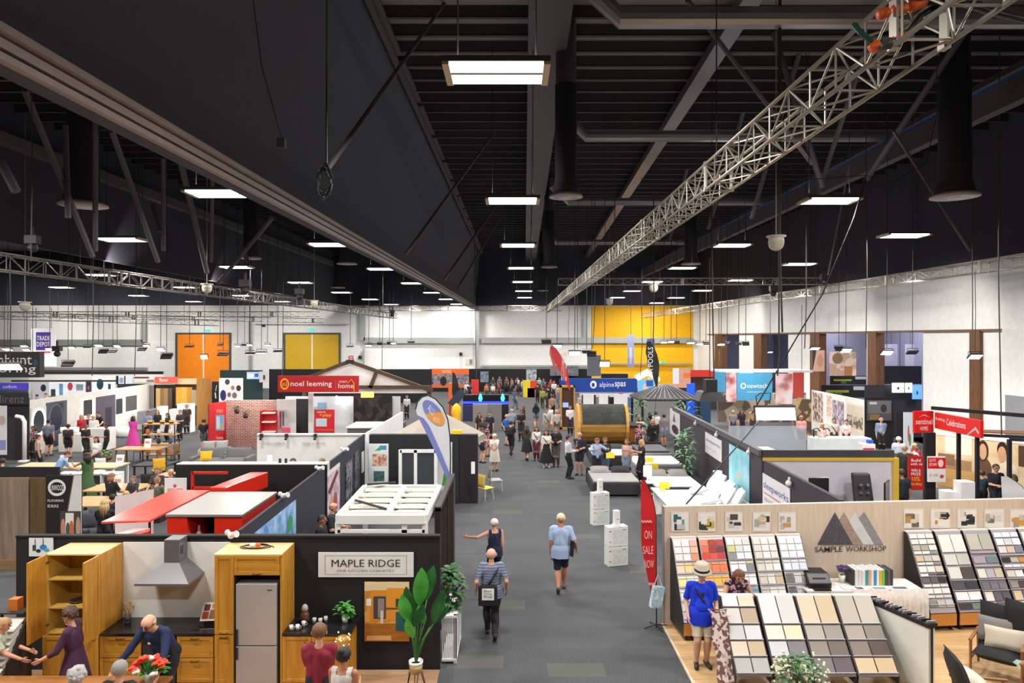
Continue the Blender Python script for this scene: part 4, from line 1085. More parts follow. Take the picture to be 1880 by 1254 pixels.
left_cols = [
 ('rack of pale pink, peach and yellow samples at the left end', ['efe4df f4f1ef e9b4a6', 'efe6e2 ece8e8 f0c096', 'ecdedb ebe3e2 e0926e', 'f0d0ae f2cf98 f0b070', 'f3d3b4 f5d48e f2b756', 'f0e6b8 efe9c8 e9e6cc', 'f5e29a f4ecc4 eee6c8', 'dfe8da dbe6dc d8e6e2', 'dde9da e0ece2 d6e4e0', 'd3dfe2 d6e2e6 cfdce2', 'dacfdc d9d0dc d2c8d8']),
 ('rack of red and orange samples behind the man in the hat', ['f08a6e b03c26 b8484c', 'ee6a4a a63020 7c2c38', 'dc4030 dd5034 c43432', 'f08050 f09050 f09a5e', 'f0804e ee7c4c ee7a3e', 'f2a83c f2b83e f0b444', 'f2b04a f4b848 f0b040', 'f2d890 efdc9a ecd690', 'e8e0a0 dfe0a8 dfe4b0', 'c8d8a0 b8d0a0 a8c8a0', 'a8c0a8 98b8a0 90b0a0']),
 ('rack of white, green and grey samples behind the woman', ['f6f4f1 ece6e2 d9dbd5', 'ccce82 d6dbd6 ecebea', '8d8f94 e3ebeb e6e6e8', 'ececea e8e8e6 d8d088', 'efefee f2f2f0 86868a', 'e8e6e4 e8eaea ecebea', 'f0f0ee eceeee efefee', 'b0c4cc a0b8c4 7a98a8', '8fb4c8 78a4be 6a98b4', '90a8b8 7898ac 6888a0', '889cae 70889e 60789a']),
 ('rack of beige and off-white samples, fourth from the left', ['e0dbd5 eae6e2 e8e2de', 'dcd5cc ece8e4 eae4e0', 'dcd4cc e9e5df e0dad4', 'd3c5b4 ddd6c0 dcdac6', 'd8cdc2 dfdad4 eceae6', 'd6cabc dcd8d2 cbb694', 'd4c6b8 dedad6 c6b292', 'c8bab0 dcd8d4 dad6d0', 'cbbcb2 e4e0dc e2deda', 'b8a898 c8bcb0 d0c6bc', 'a89888 b8a898 c4b8ac']),
 ('rack of white samples with grey lower rows beside printer', ['f6f6f8 f4f4f6 f4f2f2', 'f6f6f8 f3f3f5 f2f2f4', 'f0eef0 f4f2f4 f0f0f2', 'dfe1e8 dee0e8 dadce2', 'e1e6ec dcdfe8 d6dee4', '6c706c cdd0cc a4a89e', '666a66 c4c8c4 a2a69c', '5c4c50 c0c4c0 54444a', '5a5c5a b4b8b4 4a3c40', '504c4c 989c98 443c3e', '444040 808480 3c3638'])]
for k, (lb, cols) in enumerate(left_cols):
 rack(lb, 0.07 + k * .545, .52, rk(cols), M('dcd6da', .4), ledges=LG)
DF = M('a39ba2', .4)
def rr(spec):
 return [(a, b, c.split()) for a, b, c in spec]
rack('rack of small cream tiles in three columns beside the cloth table', 5.05, .56, rr([(.03, .085, 'e6e4dc e8e6e0 e3e0da'), (.1, .16, 'd6d4c6 e6e6e4 dad8d2'), (.175, .24, 'b4ada2 a8a096 d8d6ce'), (.25, .285, 'dad8d2 dcdad4 8c9092'), (.31, .375, 'c9b498 b9b8b0 cfc6b8'), (.39, .42, 'd8d2c8 d8d4cc 8e8a84'), (.44, .51, 'e2ddd6 e0dbd6 cfc4b8'), (.53, .56, 'e0dad2 5a5256 2e2c32'), (.58, .64, ' 6a6060 5e5454 2a282c'.strip()), (.66, .69, 'e0dcda dcd8d4 d2ccc8'), (.71, .77, 'e4e0da e0dcd8 e0dad6'), (.79, .82, 'd6ced0 cfc6c6 c9c0c2'), (.85, .93, '7e8688 bcb2aa bcbcc0')]), DF, ledges=(.56, .9))
rack('rack of large white tiles with dark lower pairs', 5.66, .58, rr([(.05, .27, 'dcdad2 dddbd4'), (.3, .43, 'cccac4 bab8b4'), (.46, .6, 'd4d2cc 4c403e'), (.64, .73, '484c54 33343a'), (.76, .86, 'e6e4e4 e4e2e2'), (.9, .97, '32343c 6e7c70')]), DF, ledges=(.62, .745, .88))
rack('rack of long taupe tiles with purple-grey lower rows', 6.28, .58, rr([(.05, .25, 'b9b2a6 aeaaa0'), (.34, .42, '9f96a2 6c7a84'), (.49, .6, 'd9d4ca adaab0 bfb5a2'), (.65, .74, '6e6872 746c74 766e76'), (.77, .88, 'dad4ce 5e5866 54505c'), (.9, .98, 'd8d2ca 5e5a60 5c6064')]), DF, ledges=(.29, .46, .62, .755))
rack('rack of bright white and tan tiles, second from the right edge', 6.9, .58, rr([(.04, .1, 'e8e8f2 f6f4fa d6dae6'), (.12, .2, 'f2eef6 d0c8d0 faf8fc'), (.22, .3, 'd2cdcb c6b49a 7a7c90'), (.36, .42, '2a262a b4aaa0 c08a40'), (.45, .48, 'e0dcdc e0dcd8 d6ccc0'), (.52, .6, 'd0c8bc e4e0de 2a2426'), (.65, .73, '8e8680 4e403e 54494c'), (.77, .88, 'cdb99c 62626a 6a6a72'), (.9, .97, 'c8c2be b8b4b8 8a8890')]), DF, ledges=(.33, .5, .62, .75))
rack('rack of pale tiles cut by the right edge', 7.52, .58, rr([(.04, .2, 'e4e0dc e2deda'), (.23, .3, 'e0dedc d8d4d2'), (.36, .46, 'c8c4c0 d0ccc8'), (.5, .6, 'dcd8d4 b8b0a8'), (.66, .74, '8a8488 7a7478'), (.8, .9, 'd0ccc8 c0b8b0')]), DF, ledges=(.33, .5, .62, .75))
fr = [('front rack of small white and tan carpet samples', 3.66, .6, [(.0, .14, 'ece9e4 dfceba'), (.17, .36, 'd3cfc8 b8a58e'), (.39, .56, 'c4c5c2 d2d3d2'), (.59, .76, 'd6c9b5 c6b193'), (.79, .96, 'b4b4b2 b5b4b0')]),
      ('front rack of pale lavender and grey carpet samples behind white flowers', 4.30, .66, [(.0, .36, 'dad8da cfcecb'), (.39, .56, 'e6dccd e6d6bc'), (.59, .76, 'ccccd2 847f86'), (.79, .96, 'd0c4ac c8bca4')]),
      ('front rack of beige carpet samples over grey rows', 4.98, .66, [(.0, .36, 'd3c5ad c9b899'), (.39, .56, 'b4aca2 9c968e'), (.59, .76, '938b82 766d68'), (.79, .96, '807a78 6a6068')]),
      ('front rack of taupe carpet samples with tan bottom row', 5.66, .68, [(.0, .36, 'b8b1a5 bfb6ab'), (.39, .56, 'aaa094 8e877e'), (.59, .76, '8a7d76 60544f'), (.79, .96, 'd2bd9c cbb592')])]
for lb, x, w_, rows in fr:
 rack(lb, 0, w_, [(a, b, c.split(), True, .022) for a, b, c in rows], M('6e6a74', .4), baseh=False, top_z=1.22, y1=-1.05, z1=.24, origin=Vector((x, 12.45, .02)), rz=0.0, group='carpet sample racks in front', ledges=[r_[1] + .005 for r_ in rows])
t = thing('sample_stand_end', 'white end stand with black edge and hanging black tags', 'display stand', (6.62, 11.9, .02))
c = MB(); c.prism([(6.36, 12.3, .02), (6.75, 11.3, .02), (6.75, 11.3, 1.1), (6.36, 12.3, 1.1)], (.12, .03, 0)); c.build('body', M('dfe2dc', .5), t)
c = MB(); c.box(6.79, 6.815, 11.28, 11.3, .05, 1.1); c.build('pole', BLACK, t)
c = MB(); c.prism([(6.31, 12.42, 1.1), (6.72, 11.26, 1.1), (6.9, 11.3, 1.1), (6.45, 12.45, 1.1)], (0, 0, .07)); c.build('tag_tray', BLACK, t)
for k in range(14):
 p_ = Vector((6.4, 12.38, 1.18)).lerp(Vector((6.8, 11.32, 1.18)), k / 13)
 c = MB(); c.obox(p_, (.16, .008, .07), .2 + random.uniform(-.2, .2), .3); c.build('tag', M('b8b6b8' if k % 3 else '2a282a', .5), t)
pics = [(1232, 940, ['c9c0b4', '36656a', 'e9e6e0', '5a3e2a', '1e3a4a', '6aa09c']), (1281, 940, ['3a3838', 'c9b04a', 'eceae6', 'b8902a', 'dccfc0', '2c3038']), (1331, 940, ['e0dcd8', '3a3a44', 'd0c4b4', 'e8e6e4', '504848', 'c8b8a4']), (1382, 940, ['9cb0a4', 'e6e2dc', 'd8bc98', '3a2826', 'c8a888', 'dcd6ce']), (1429, 940, ['b8b0ac', 'dedad6', 'c09a68', 'c8bab0', 'e6e2de', 'a89e98'])]
pics2 = [(1659, 934, ['6a6258', 'd8cfc0', 'b0904a', '4a4444', 'e6e0da', '84705c']), (1708, 934, ['2a2624', 'c08a3a', 'e8e4de', '30302e', 'a8a49c', 'd8d0c4']), (1757, 934, ['2e2a30', 'd8d4cc', '3a3a30', '9a8a3a', 'e4e2de', '20263a']), (1807, 934, ['b8b0a4', '8a8478', 'd8d2ca', 'c8a890', '6a7470', 'e0dcd8']), (1854, 934, ['c8c4be', 'a89080', 'd09a3a', 'e2dedb', '90a4a4', 'c89a7a'])]
random.seed(21)
lbs = ['framed material board with teal and navy pieces', 'framed material board with yellow squares', 'framed pale material board with one dark block', 'framed material board with dark brown strip', 'framed material board in pale greys and tan', 'framed material board with olive fan shape', 'framed material board with black and mustard pieces', 'framed material board with dark leaf pieces', 'framed material board in soft greys', 'framed material board with orange round at right edge']
for k, (px, py, cols) in enumerate(pics + pics2):
 w_ = 33 if k < 5 else 37
 a, b = onwall(px, py + 36), onwall(px + w_, py + 36)
 u = b - a
 v = Vector((0, 0, onwall(px, py).z - a.z))
 pt = []
 for j in range(9):
  x, y = random.uniform(.05, .6), random.uniform(.05, .6)
  pt.append((x, y, min(.95, x + random.uniform(.2, .45)), min(.95, y + random.uniform(.15, .4)), M(cols[j % 6], .5)))
 board('material_board', lbs[k] + ' on the pale wall', 'picture', a, u, v, M('ded5ca', .5), [(.06, .06, .94, .94, M('e9e5df', .5))] + pt, thick=.008, group='framed material boards')
def wpoly(name, pts, m, parent, b=-.032, off=0.0):
 w3 = [onwall(x, y, b - off) for x, y in pts]
 c = MB(); c.prism(w3, WB * .008)
 return c.build(name, m, parent)
t = thing('mountain_sign', 'triangle mountain logo with dark lettering on the pale wall', 'sign', onwall(1562, 1012))
wpoly('far_peak', [(1587, 940), (1571, 957), (1605, 1000), (1622, 1000)], M('9c9a9e', .6, pat='woodx', c2='7d7b80', sc=3), t)
wpoly('white_peak', [(1570, 941), (1558, 958), (1585, 1000), (1605, 1000)], M('d6d9da', .6, pat='mottle', c2='c4c8ca'), t, off=.003)
wpoly('tan_peak', [(1550, 941), (1540, 957), (1563, 1000), (1583, 1000)], M('b09c8c', .6, pat='woodx', c2='8e7a6a', sc=3), t, off=.006)
wpoly('dark_peak', [(1533, 941), (1501, 1000), (1566, 1000)], M('5a555e', .7, pat='mottle', c2='46424a', sc=8), t, off=.009)
a, b = onwall(1496, 1014), onwall(1547, 1013)
text('SAMPLE', a, b - a, (0, 0, onwall(1496, 1004).z - a.z), INK, t, bold=.005)
a, b = onwall(1553, 1013), onwall(1627, 1012)
text('WORKSHOP', a, b - a, (0, 0, onwall(1553, 1003).z - a.z), INK, t)
t = thing('cloth_table', 'white table with pink and grey cloths before the pale wall', 'table', (6.9, 13.75, .02))
c = MB(); c.box(5.72, 8.0, 13.5, 14.2, .86, .9); c.build('tabletop', M('ece9e6', .5), t, bevel=.006)
for x in (5.8, 7.9):
 for y in (13.56, 14.1):
  c = MB(); c.box(x, x + .05, y, y + .05, .02, .86); c.build('leg', LGREY, t)
for nm, x0, x1, m_, zb in (('pink_cloth', 6.6, 7.35, M('cdb3ab', .9, pat='mottle', c2='dac8c0', sc=4), .12), ('grey_cloth', 7.3, 8.06, M('c3bbb2', .9, pat='mottle', c2='d0c9c0', sc=4), .06)):
 c = MB(); n = 44; vs = []
 for i in range(n + 1):
  x = x0 + (x1 - x0) * i / n
  w_ = .022 * math.sin(i * 1.3) + .012 * math.sin(i * 2.9)
  vs += [(x, 13.6, .905), (x, 13.49, .905), (x, 13.46 + w_ * .5, .6), (x + .01 * math.sin(i), 13.44 + w_ * 1.5, zb + .03 * math.sin(i * .5))]
 c.add(vs, [(4 * i + j, 4 * i + j + 1, 4 * i + j + 5, 4 * i + j + 4) for i in range(n) for j in range(3)])
 if nm == 'grey_cloth':
  n2 = 20; vs = []
  for i in range(n2 + 1):
   y = 13.49 + .65 * i / n2
   w_ = .02 * math.sin(i * 1.4)
   vs += [(8.0, y, .905), (8.03 + w_ * .6, y, .55), (8.06 + w_, y - .02, .1)]
  c.add(vs, [(3 * i + j, 3 * i + j + 1, 3 * i + j + 4, 3 * i + j + 3) for i in range(n2) for j in range(2)])
 c.build(nm, m_, t, smooth=True)
t = thing('printer', 'black desktop printer on the white table', 'printer', (6.0, 13.85, .9))
c = MB(); c.prism([(5.8, 13.6, .9), (5.8, 14.1, .9), (5.8, 14.1, 1.16), (5.8, 13.75, 1.16), (5.8, 13.6, 1.0)], (.44, 0, 0)); c.build('body', M('1c1b1e', .4), t, bevel=.015)
c = MB(); c.box(5.86, 6.18, 13.48, 13.62, .905, .925); c.build('paper_tray', M('121214', .5), t)
c = MB(); c.box(5.9, 6.14, 13.66, 13.69, 1.03, 1.09); c.build('control_panel', M('3a3d52', .2), t)
c = MB(); c.tube([(6.27, 13.9, .9), (6.27, 13.9, .94)], .05, 10); tag(c.build('tape_roll', M('2b55c0', .5)), 'blue roll beside the black printer', 'roll')
bushy('lavender_vase', 'purple lavender in a white vase between printer and books', (6.6, 13.95, .9), .07, .16, M('e6e0d6', .5), .02, .06, 6, .02, .06, LEAFM)
c = MB()
for k in range(60):
 a = random.uniform(0, 6.28); r_ = random.uniform(0, .14); c.tube([(6.6 + r_ * .5 * math.cos(a), 13.95 + r_ * .5 * math.sin(a), 1.12), (6.6 + r_ * math.cos(a), 13.95 + r_ * math.sin(a), 1.26 - r_ * .4)], [.006, .012], 5)
for ch in [o for o in COL.objects if o.name.startswith('lavender_vase')][:1]:
 c.build('lavender_heads', M('6a5486', .8), ch)
bc = ['3c3838', 'e6e4e2', 'dddbd8', 'e8e6e4', '2f9a94', 'e6a088', 'ece8e4', '3a8fc8', 'f0ece8', 'eab030', '6cc04a', '4a484a', '5c5a5c', '3e3c3e']
bn = ['dark grey', 'white', 'pale grey', 'plain white', 'teal', 'salmon', 'cream', 'blue', 'off-white', 'yellow', 'green', 'charcoal', 'mid grey', 'black']
x = 6.72
for k, cc in enumerate(bc):
 w_ = .055 if k not in (1, 2, 3) else .07
 t = thing('sample_book', '%s spined sample book in the row on the white table' % bn[k], 'book', (x + w_ / 2, 13.95, .9), 0, 'sample books on the white table')
 hh = .3 + .01 * (k % 3)
 c = MB(); c.box(x, x + w_ - .004, 13.78, 14.1, .9, .9 + hh); c.build('cover', M('e4e2e0' if k not in (0, 11, 12, 13) else cc, .5), t)
 c = MB(); c.box(x + .002, x + w_ - .006, 13.772, 13.78, .905, .9 + hh - .005); c.build('spine', M(cc, .5), t)
 x += w_
for k, (px, y, w_, cc, lb) in enumerate(((6.45, 13.62, .3, 'e9e8e8', 'white paper sheet at the left of the cloth table'), (7.0, 13.6, .34, '7f9aa8', 'blue and white leaflet on the cloth table'), (7.4, 13.62, .36, '5b6270', 'dark photo leaflet at the front of the cloth table'), (6.72, 13.6, .18, '4c4648', 'dark folded leaflet on the cloth table'))):
 c = MB(); c.mat(M('eceae8', .5)); c.box(px, px + w_, y - .08, y + .1, .9065, .912); c.mat(M(cc, .5)); c.box(px + .04, px + w_ - .05, y - .05, y + .06, .912, .9135)
 tag(c.build('leaflet'), lb, 'leaflet')
TEAK = M('8a5a34', .5)
def armchair(label, loc, rz):
 t = thing('armchair', label, 'chair', loc, rz, 'wooden lounge chairs')
 for sx in (-.36, .36):
  for sy, hh in ((-.34, .62), (.36, .6)):
   c = MB(); c.tube([(sx, sy, 0), (sx, sy * .94, hh)], [.018, .024], 8); c.build('leg', TEAK, t, local=True)
  c = MB(); c.beam((sx, -.38, .62), (sx, .4, .6), .05, .03); c.build('armrest', TEAK, t, bevel=.006, local=True)
  c = MB(); c.beam((sx, -.34, .3), (sx, .36, .26), .03, .05); c.build('side_rail', TEAK, t, local=True)
 c = MB(); c.pillow((0, -.02, .38), (.7, .76, .2), 0, -.08); c.build('seat_cushion', M('1e1d20', .9), t, smooth=True, local=True)
 c = MB(); c.pillow((0, .36, .7), (.7, .8, .18), 0, 1.25); c.build('back_cushion', M('1b1a1d', .9), t, smooth=True, local=True)
 return t
armchair('black wooden-armed lounge chair with two cushions at the right edge', (8.35, 11.95, .02), -.75)
armchair('lounge chair with cream cushion cut by the bottom edge', (7.0, 10.25, .02), 1.3)
for nm, lb, c0, sz, rz, rx, cc in (('cushion', 'grey cushion leaning on back of the black lounge chair', (8.42, 12.12, .72), (.56, .42, .16), -.7, 1.15, '77736f'), ('cushion', 'beige oblong cushion in front of the grey cushion', (8.42, 11.9, .66), (.6, .36, .16), -.6, 1.15, 'bdb2a2'), ('cushion', 'cream cushion on the chair at the bottom edge', (6.98, 10.5, .62), (.5, .4, .16), 1.1, .6, 'd9d0bd')):
 q = MB(); q.pillow(c0, sz, rz, rx); tag(q.build(nm, M(cc, .95, pat='mottle', c2=cc, sc=3), smooth=True), lb, 'cushion')
armchair('lounge chair under a green throw at the lower right corner', (8.55, 10.95, .02), -.9)
q = MB(); n = 12; vs = []
for i in range(n + 1):
 for j in range(n + 1):
  a, b = i / n, j / n
  vs.append((8.1 + .95 * a + .03 * math.sin(b * 9), 10.75 + .55 * b + .02 * math.sin(a * 20), .55 + .5 * max(0, a - .45) + .03 * math.sin(a * 17 + b * 6)))
q.add(vs, [(i * (n + 1) + j, i * (n + 1) + j + 1, (i + 1) * (n + 1) + j + 1, (i + 1) * (n + 1) + j) for i in range(n) for j in range(n)])
tag(q.build('throw', M('8fa396', .95, pat='mottle', c2='7d9386', sc=5), smooth=True), 'soft green throw over the corner chair', 'throw')
bushy('white_flowers', 'white flowering plant in front of the carpet samples', (4.27, 10.35, .02), .18, .5, M('6a665e', .6), .55, .95, 170, .06, .12, LEAFD, cat='flowers', stems=10)
ch = [o for o in COL.objects if o.name == 'white_flowers'][0]
c = MB()
for k in range(90):
 a, r_ = random.uniform(0, 6.28), .42 * math.sqrt(random.random())
 c.ball((4.27 + r_ * math.cos(a), 10.35 + r_ * math.sin(a) * .8, .5 + .52 * random.uniform(.4, 1.05)), .022, 6, 4)
c.build('blossom', M('e9e4d0', .7), ch, smooth=True)
def feather(name, label, base, h_, w_, m, face=0.0, lean=0.0, texts=(), stand=True, extra=None, tip_top=False, bottom=0.5):
 """feather flag: curved pole and a cloth that hangs to its left; texts run down the cloth"""
 t = thing(name, label, 'flag', base, face)
 pole, top = [], []
 n = 16
 for i in range(n + 1):
  s_ = i / n
  pole.append(Vector((lean * s_ - (w_ * .75 * max(0, (s_ - .72) / .28) ** 2), 0, h_ * (s_ if s_ < .9 else s_ * 1.0))))
 c = MB(); c.tube(pole, [.014 * (1 - .5 * i / n) for i in range(n + 1)], 6); c.build('pole', DARK, t, local=True)
 c = MB().mat(m)
 vs, fs = [], []
 for i in range(n + 1):
  s_ = bottom / h_ + (1 - bottom / h_) * i / n
  k = s_ * n
  p_ = pole[min(n, int(k))].lerp(pole[min(n, int(k) + 1)], k - int(k))
  e = i / n
  ww = w_ * (1 - .0) * min(1, .25 + 1.6 * e) if not tip_top else w_ * min(1, 1.2 * e + .1)
  lf = Vector((min(p_.x - .01, lean * s_ - ww), 0, p_.z - .0))
  if e > .8:
   lf.x = max(lf.x, lean * s_ - ww)
  vs += [p_ + Vector((-.004, -.004, 0)), p_.lerp(lf, .5) + Vector((0, .02 * math.sin(i), 0)), lf, p_ + Vector((-.004, .004, 0)), p_.lerp(lf, .5) + Vector((0, .02 * math.sin(i) + .006, 0)), lf + Vector((0, .004, 0))]
 for i in range(n):
  for j in (0, 1):
   fs.append((6 * i + j, 6 * i + j + 1, 6 * i + 6 + j + 1, 6 * i + 6 + j))
   fs.append((6 * i + 3 + j + 1, 6 * i + 3 + j, 6 * i + 9 + j, 6 * i + 9 + j + 1))
 c.add(vs, fs)
 cl = c.build('cloth', None, t, smooth=True, local=True)
 if stand:
  c = MB()
  for a in (0.3, 1.9, 3.4, 5.0):
   c.tube([(0, 0, .06), (.26 * math.cos(a), .26 * math.sin(a), .012)], .012, 5)
  c.build('stand', DARK, t, local=True)
 R = Matrix.Rotation(face, 3, 'Z')
 for body, z0, z1, x0, x1, m_ in texts:
  o = Vector(base) + R @ Vector((x0, -.035, z0)); u = R @ Vector((x1 - x0, 0, 0)); v = Vector((0, 0, z1 - z0))
  if x1 < x0:
   o = Vector(base) + R @ Vector((x0, -.035, z0)); u, v = Vector((0, 0, z1 - z0)), R @ Vector((x1 - x0, 0, 0))
  tx = text(body, o, u, v, m_, cl)
 return t
PINKT = M('f0b8b4', .5)
feather('feather_flag', 'tall red sale flag standing at the corner of the sample stand', GZ(1208, 1152, 0) - Vector((.03, 0, 0)), 2.95, .3, M('c4141a', .7), 0, -.01,
  [('ON', 1.78, 1.95, -.25, -.1, PINKT), ('SALE', 1.48, 1.64, -.28, -.07, PINKT), ('NOW', 1.2, 1.36, -.25, -.06, PINKT), ('~~~~', 2.1, 2.16, -.31, -.1, PINKT), ('~~~~', .85, .92, -.17, -.05, PINKT)])
t = thing('tote_bag', 'printed blue and white tote bag hanging by the red flag pole', 'bag', P(1206, 1122, 13.6) * 1)
b0 = P(1206, 1096, 13.7)
c = MB(); c.obox(b0, (.24, .1, .42), .3, 0, .2); c.build('body', M('d8e2e6', .6, pat='picture', c2='5aa0bc', sc=6), t, bevel=.01)
c = MB(); c.tube([b0 + Vector((-.06, 0, .2)), b0 + Vector((.02, 0, .45)), b0 + Vector((.1, 0, .22))], .008, 5); c.build('handle', WHITE, t)
def carton_stack(label, px, py, rz):
 o = GZ(px, py, 0)
 t = thing('carton_display', label, 'display', o, rz, 'white carton displays in the aisle')
 for k in range(2):
  c = MB(); c.mat(M('e3e4e0', .5)); c.box(-.27, .27, -.13, .13, .5 * k + .003, .5 * k + .49)
  c.mat(M('d8ddd8', .5, pat='mottle', c2='c6ccc8', sc=3)); c.box(-.15, .25, -.132, -.13, .5 * k + .05, .5 * k + .42)
  c.mat(M('c2703a', .5)); c.box(-.25, -.19, -.132, -.13, .5 * k + .37, .5 * k + .40)
  c.mat(M('c9a888', .5)); c.box(-.25, -.19, -.132, -.13, .5 * k + .1, .5 * k + .14)
  c.mat(M('6e7a80', .5)); c.box(.12, .22, -.133, -.13, .5 * k + .4, .5 * k + .42); c.box(0.02, .08, -.133, -.13, .5 * k + .48, .5 * k + .49)
  c.build('carton', None, t, local=True)
 c = MB(); c.box(-.06, .08, -.07, .07, 1.0, 1.38); c.box(-.09, .1, -.09, .09, .995, 1.02); c.build('upright_box', M('e8e8e4', .5), t, local=True)
 c = MB(); c.mat(M('9aa0a6', .5)); c.box(-.02, .06, -.072, -.07, 1.16, 1.18); c.build('print_mark', None, t, local=True)
 return t
carton_stack('white printed carton stack in the aisle, nearer one', 1131, 1036, .3)
carton_stack('white printed carton stack in the aisle, one nearer the black bed', 1101, 962, .3)
# ================================================================ MIDDLE STANDS
def plane(p0, p1):
 """vertical plane through two ground points; returns f(px) -> ground point seen in that column"""
 (x0, y0), (x1, y1) = p0, p1
 def f(px):
  k = (px - CX) / FOC
  dx, dy = x1 - x0, y1 - y0
  t_ = (k * y0 - x0) / (dx - k * dy)
  return Vector((x0 + dx * t_, y0 + dy * t_, 0))
 return f
def panel(name, a, b, z0, z1, m, t=0.06, kind='structure', parent=None):
 """upright slab from ground point a to b"""
 a, b = Vector((a[0], a[1], 0)), Vector((b[0], b[1], 0))
 n = (b - a).cross(Vector((0, 0, 1))).normalized() * t
 q = MB(); q.prism([a + Vector((0, 0, z0)), b + Vector((0, 0, z0)), b + Vector((0, 0, z1)), a + Vector((0, 0, z1))], -n)
 return q.build(name, m, parent, kind=kind)
def fpanel(name, x0, x1, d, z0, z1, m, t=0.06, kind='structure', parent=None):
 return panel(name, (XZ(x0, d), d), (XZ(x1, d), d), z0, z1, m, t, kind, parent)
def pos(name, label, cat, x0, y0, x1, y1, d, m, patches=(), texts=(), thick=.03, group=None, f=None):
 """a board seen from (x0,y0) top left to (x1,y1) bottom right at distance d, or on plane f"""
 if f is None:
  a, b = P(x0, y1, d), P(x1, y1, d)
  zt = ZZ(y0, d)
 else:
  a, b = f(x0), f(x1)
  nn = (b - a).cross(Vector((0, 0, 1))).normalized() * .035
  za = ZZ(y1, a.y); zt = ZZ(y0, a.y)
  a, b = a + nn, b + nn
  a.z = b.z = za
 return board(name, label, cat, a, b - a, Vector((0, 0, zt - a.z)), m, patches, texts, thick, group)
def bx(name, label, cat, x0, x1, y0, y1, z0, z1, m, bevel=.01, group=None):
 q = MB(); q.box(x0, x1, y0, y1, z0, z1)
 return tag(q.build(name, m, bevel=bevel), label, cat, group)
def table(label, x0, x1, y0, y1, z, top, leg, name='table', th=.05, group=None):
 t = thing(name, label, 'table', ((x0 + x1) / 2, (y0 + y1) / 2, 0), 0, group)
 q = MB(); q.box(x0, x1, y0, y1, z - th, z); q.build('tabletop', top, t, bevel=.01)
 for x in (x0 + .04, x1 - .1):
  for y in (y0 + .04, y1 - .1):
   q = MB(); q.box(x, x + .06, y, y + .06, 0, z - th); q.build('leg', leg, t)
 return t
def chair(label, x, y, rz, m, leg=DARK, z=0.45, group='chairs in the furniture area'):
 t = thing('chair', label, 'chair', (x, y, 0), rz, group)
 q = MB(); q.pillow((0, 0, z), (.46, .46, .09)); q.build('seat', m, t, smooth=True, local=True)
 q = MB(); q.pillow((0, -.22, z + .28), (.46, .46, .08), 0, 1.45); q.build('backrest', m, t, smooth=True, local=True)
 for sx in (-.18, .18):
  for sy in (-.18, .18):
   q = MB(); q.tube([(sx * 1.15, sy * 1.15, 0), (sx, sy, z - .02)], .015, 6); q.build('leg', leg, t, local=True)
 return t
# ---- flooring stand at far left
fpanel('wall_flooring_stand', -120, 108, 17.5, 0, 2.55, BLACKP)
fpanel('wall_flooring_lining', -120, 52.5, 17.42, .25, 2.3, M('98836f', .5, pat='woodz', c2='7a6656', sc=.7))
fpanel('wall_flooring_lining', 55, 84, 17.42, .25, 2.3, M('6e5836', .5, pat='woodz', c2='5a4628', sc=.7))
fpanel('trim_23', -120, 84, 17.38, 0, .25, M('9a7c56', .5, pat='woodx', c2='856744'))
pos('flooring_poster', 'black and white flooring poster with a photo of people', 'poster', 84, 873, 150, 1045, 17.2, M('1f1c1d', .5),
 [(.42, 0, 1, 1, M('dcdad6', .5), [(.0, 0), (1, 0), (1, 1), (.62, 1), (.15, .35)]), (.38, 0, 1, 1, M('8a5a44', .5), [(.0, .0), (.04, 0), (.2, .35), (.66, 1), (.62, 1), (.15, .36)]), (.06, .78, .56, .96, M('e4e2e0', .5), ELL), (.12, .81, .5, .93, M('1f1c1d', .5), ELL), (.4, .35, .98, .62, M('4a4040', .5)), (.55, .36, .78, .6, M('eae6e0', .5)), (.42, .34, .55, .54, M('c98a70', .5), ELL), (.56, .34, .68, .5, M('3c5a68', .5), ELL), (.66, .34, .78, .52, M('d06a3a', .5), ELL), (.84, .34, .97, .56, M('b89a80', .5), ELL)],
 [('DUNWOODE', .08, .84, .55, .9, M('f4f2f0', .5)), ('FLOORING', .06, .72, .5, .745, WHITE), ('IDEAS', .06, .66, .36, .69, WHITE)])
# ---- furniture area
OAKT = M('c89c62', .45, pat='woodx', c2='b4864a')
table('long white-legged table with wooden top behind the flooring stand', -18.9, -15.0, 26.3, 27.4, .9, M('d9b98c', .45, pat='woodx', c2='c9a674'), WHITE)
t = thing('cube_shelf', 'white cube shelf with dark boxes under the long table', 'shelf', (-15.3, 25.6, 0))
q = MB()
for k in range(5):
 q.box(-16.6 + k * .55, -16.55 + k * .55, 25.3, 25.8, 0, .86)
for k in range(3):
 q.box(-16.6, -14.4, 25.3, 25.8, k * .41, k * .41 + .04)
q.build('frame', WHITE, t)
for k in range(8):
 q = MB(); q.box(-16.5 + (k % 4) * .55, -16.15 + (k % 4) * .55, 25.4, 25.75, .06 + .41 * (k // 4), .3 + .41 * (k // 4)); q.build('storage_box', M('3c3a40', .7), t)
table('wooden dining table in front of the seated shoppers', -14.2, -12.4, 23.0, 24.2, .75, OAKT, DARK)
table('light wooden dining table beside the standing green dress', -13.6, -11.4, 20.9, 22.2, .76, OAKT, DARK)
table('long dark-legged dining table by the black stand wall', -13.0, -10.2, 25.2, 26.2, .76, OAKT, DARK)
table('small wooden table near the bathroom stand', -18.0, -16.0, 31.5, 32.5, .75, OAKT, M('7a5a38', .6))
table('black coffee table piled with a navy throw', -15.6, -14.2, 28.6, 29.6, .55, DARK, DARK)
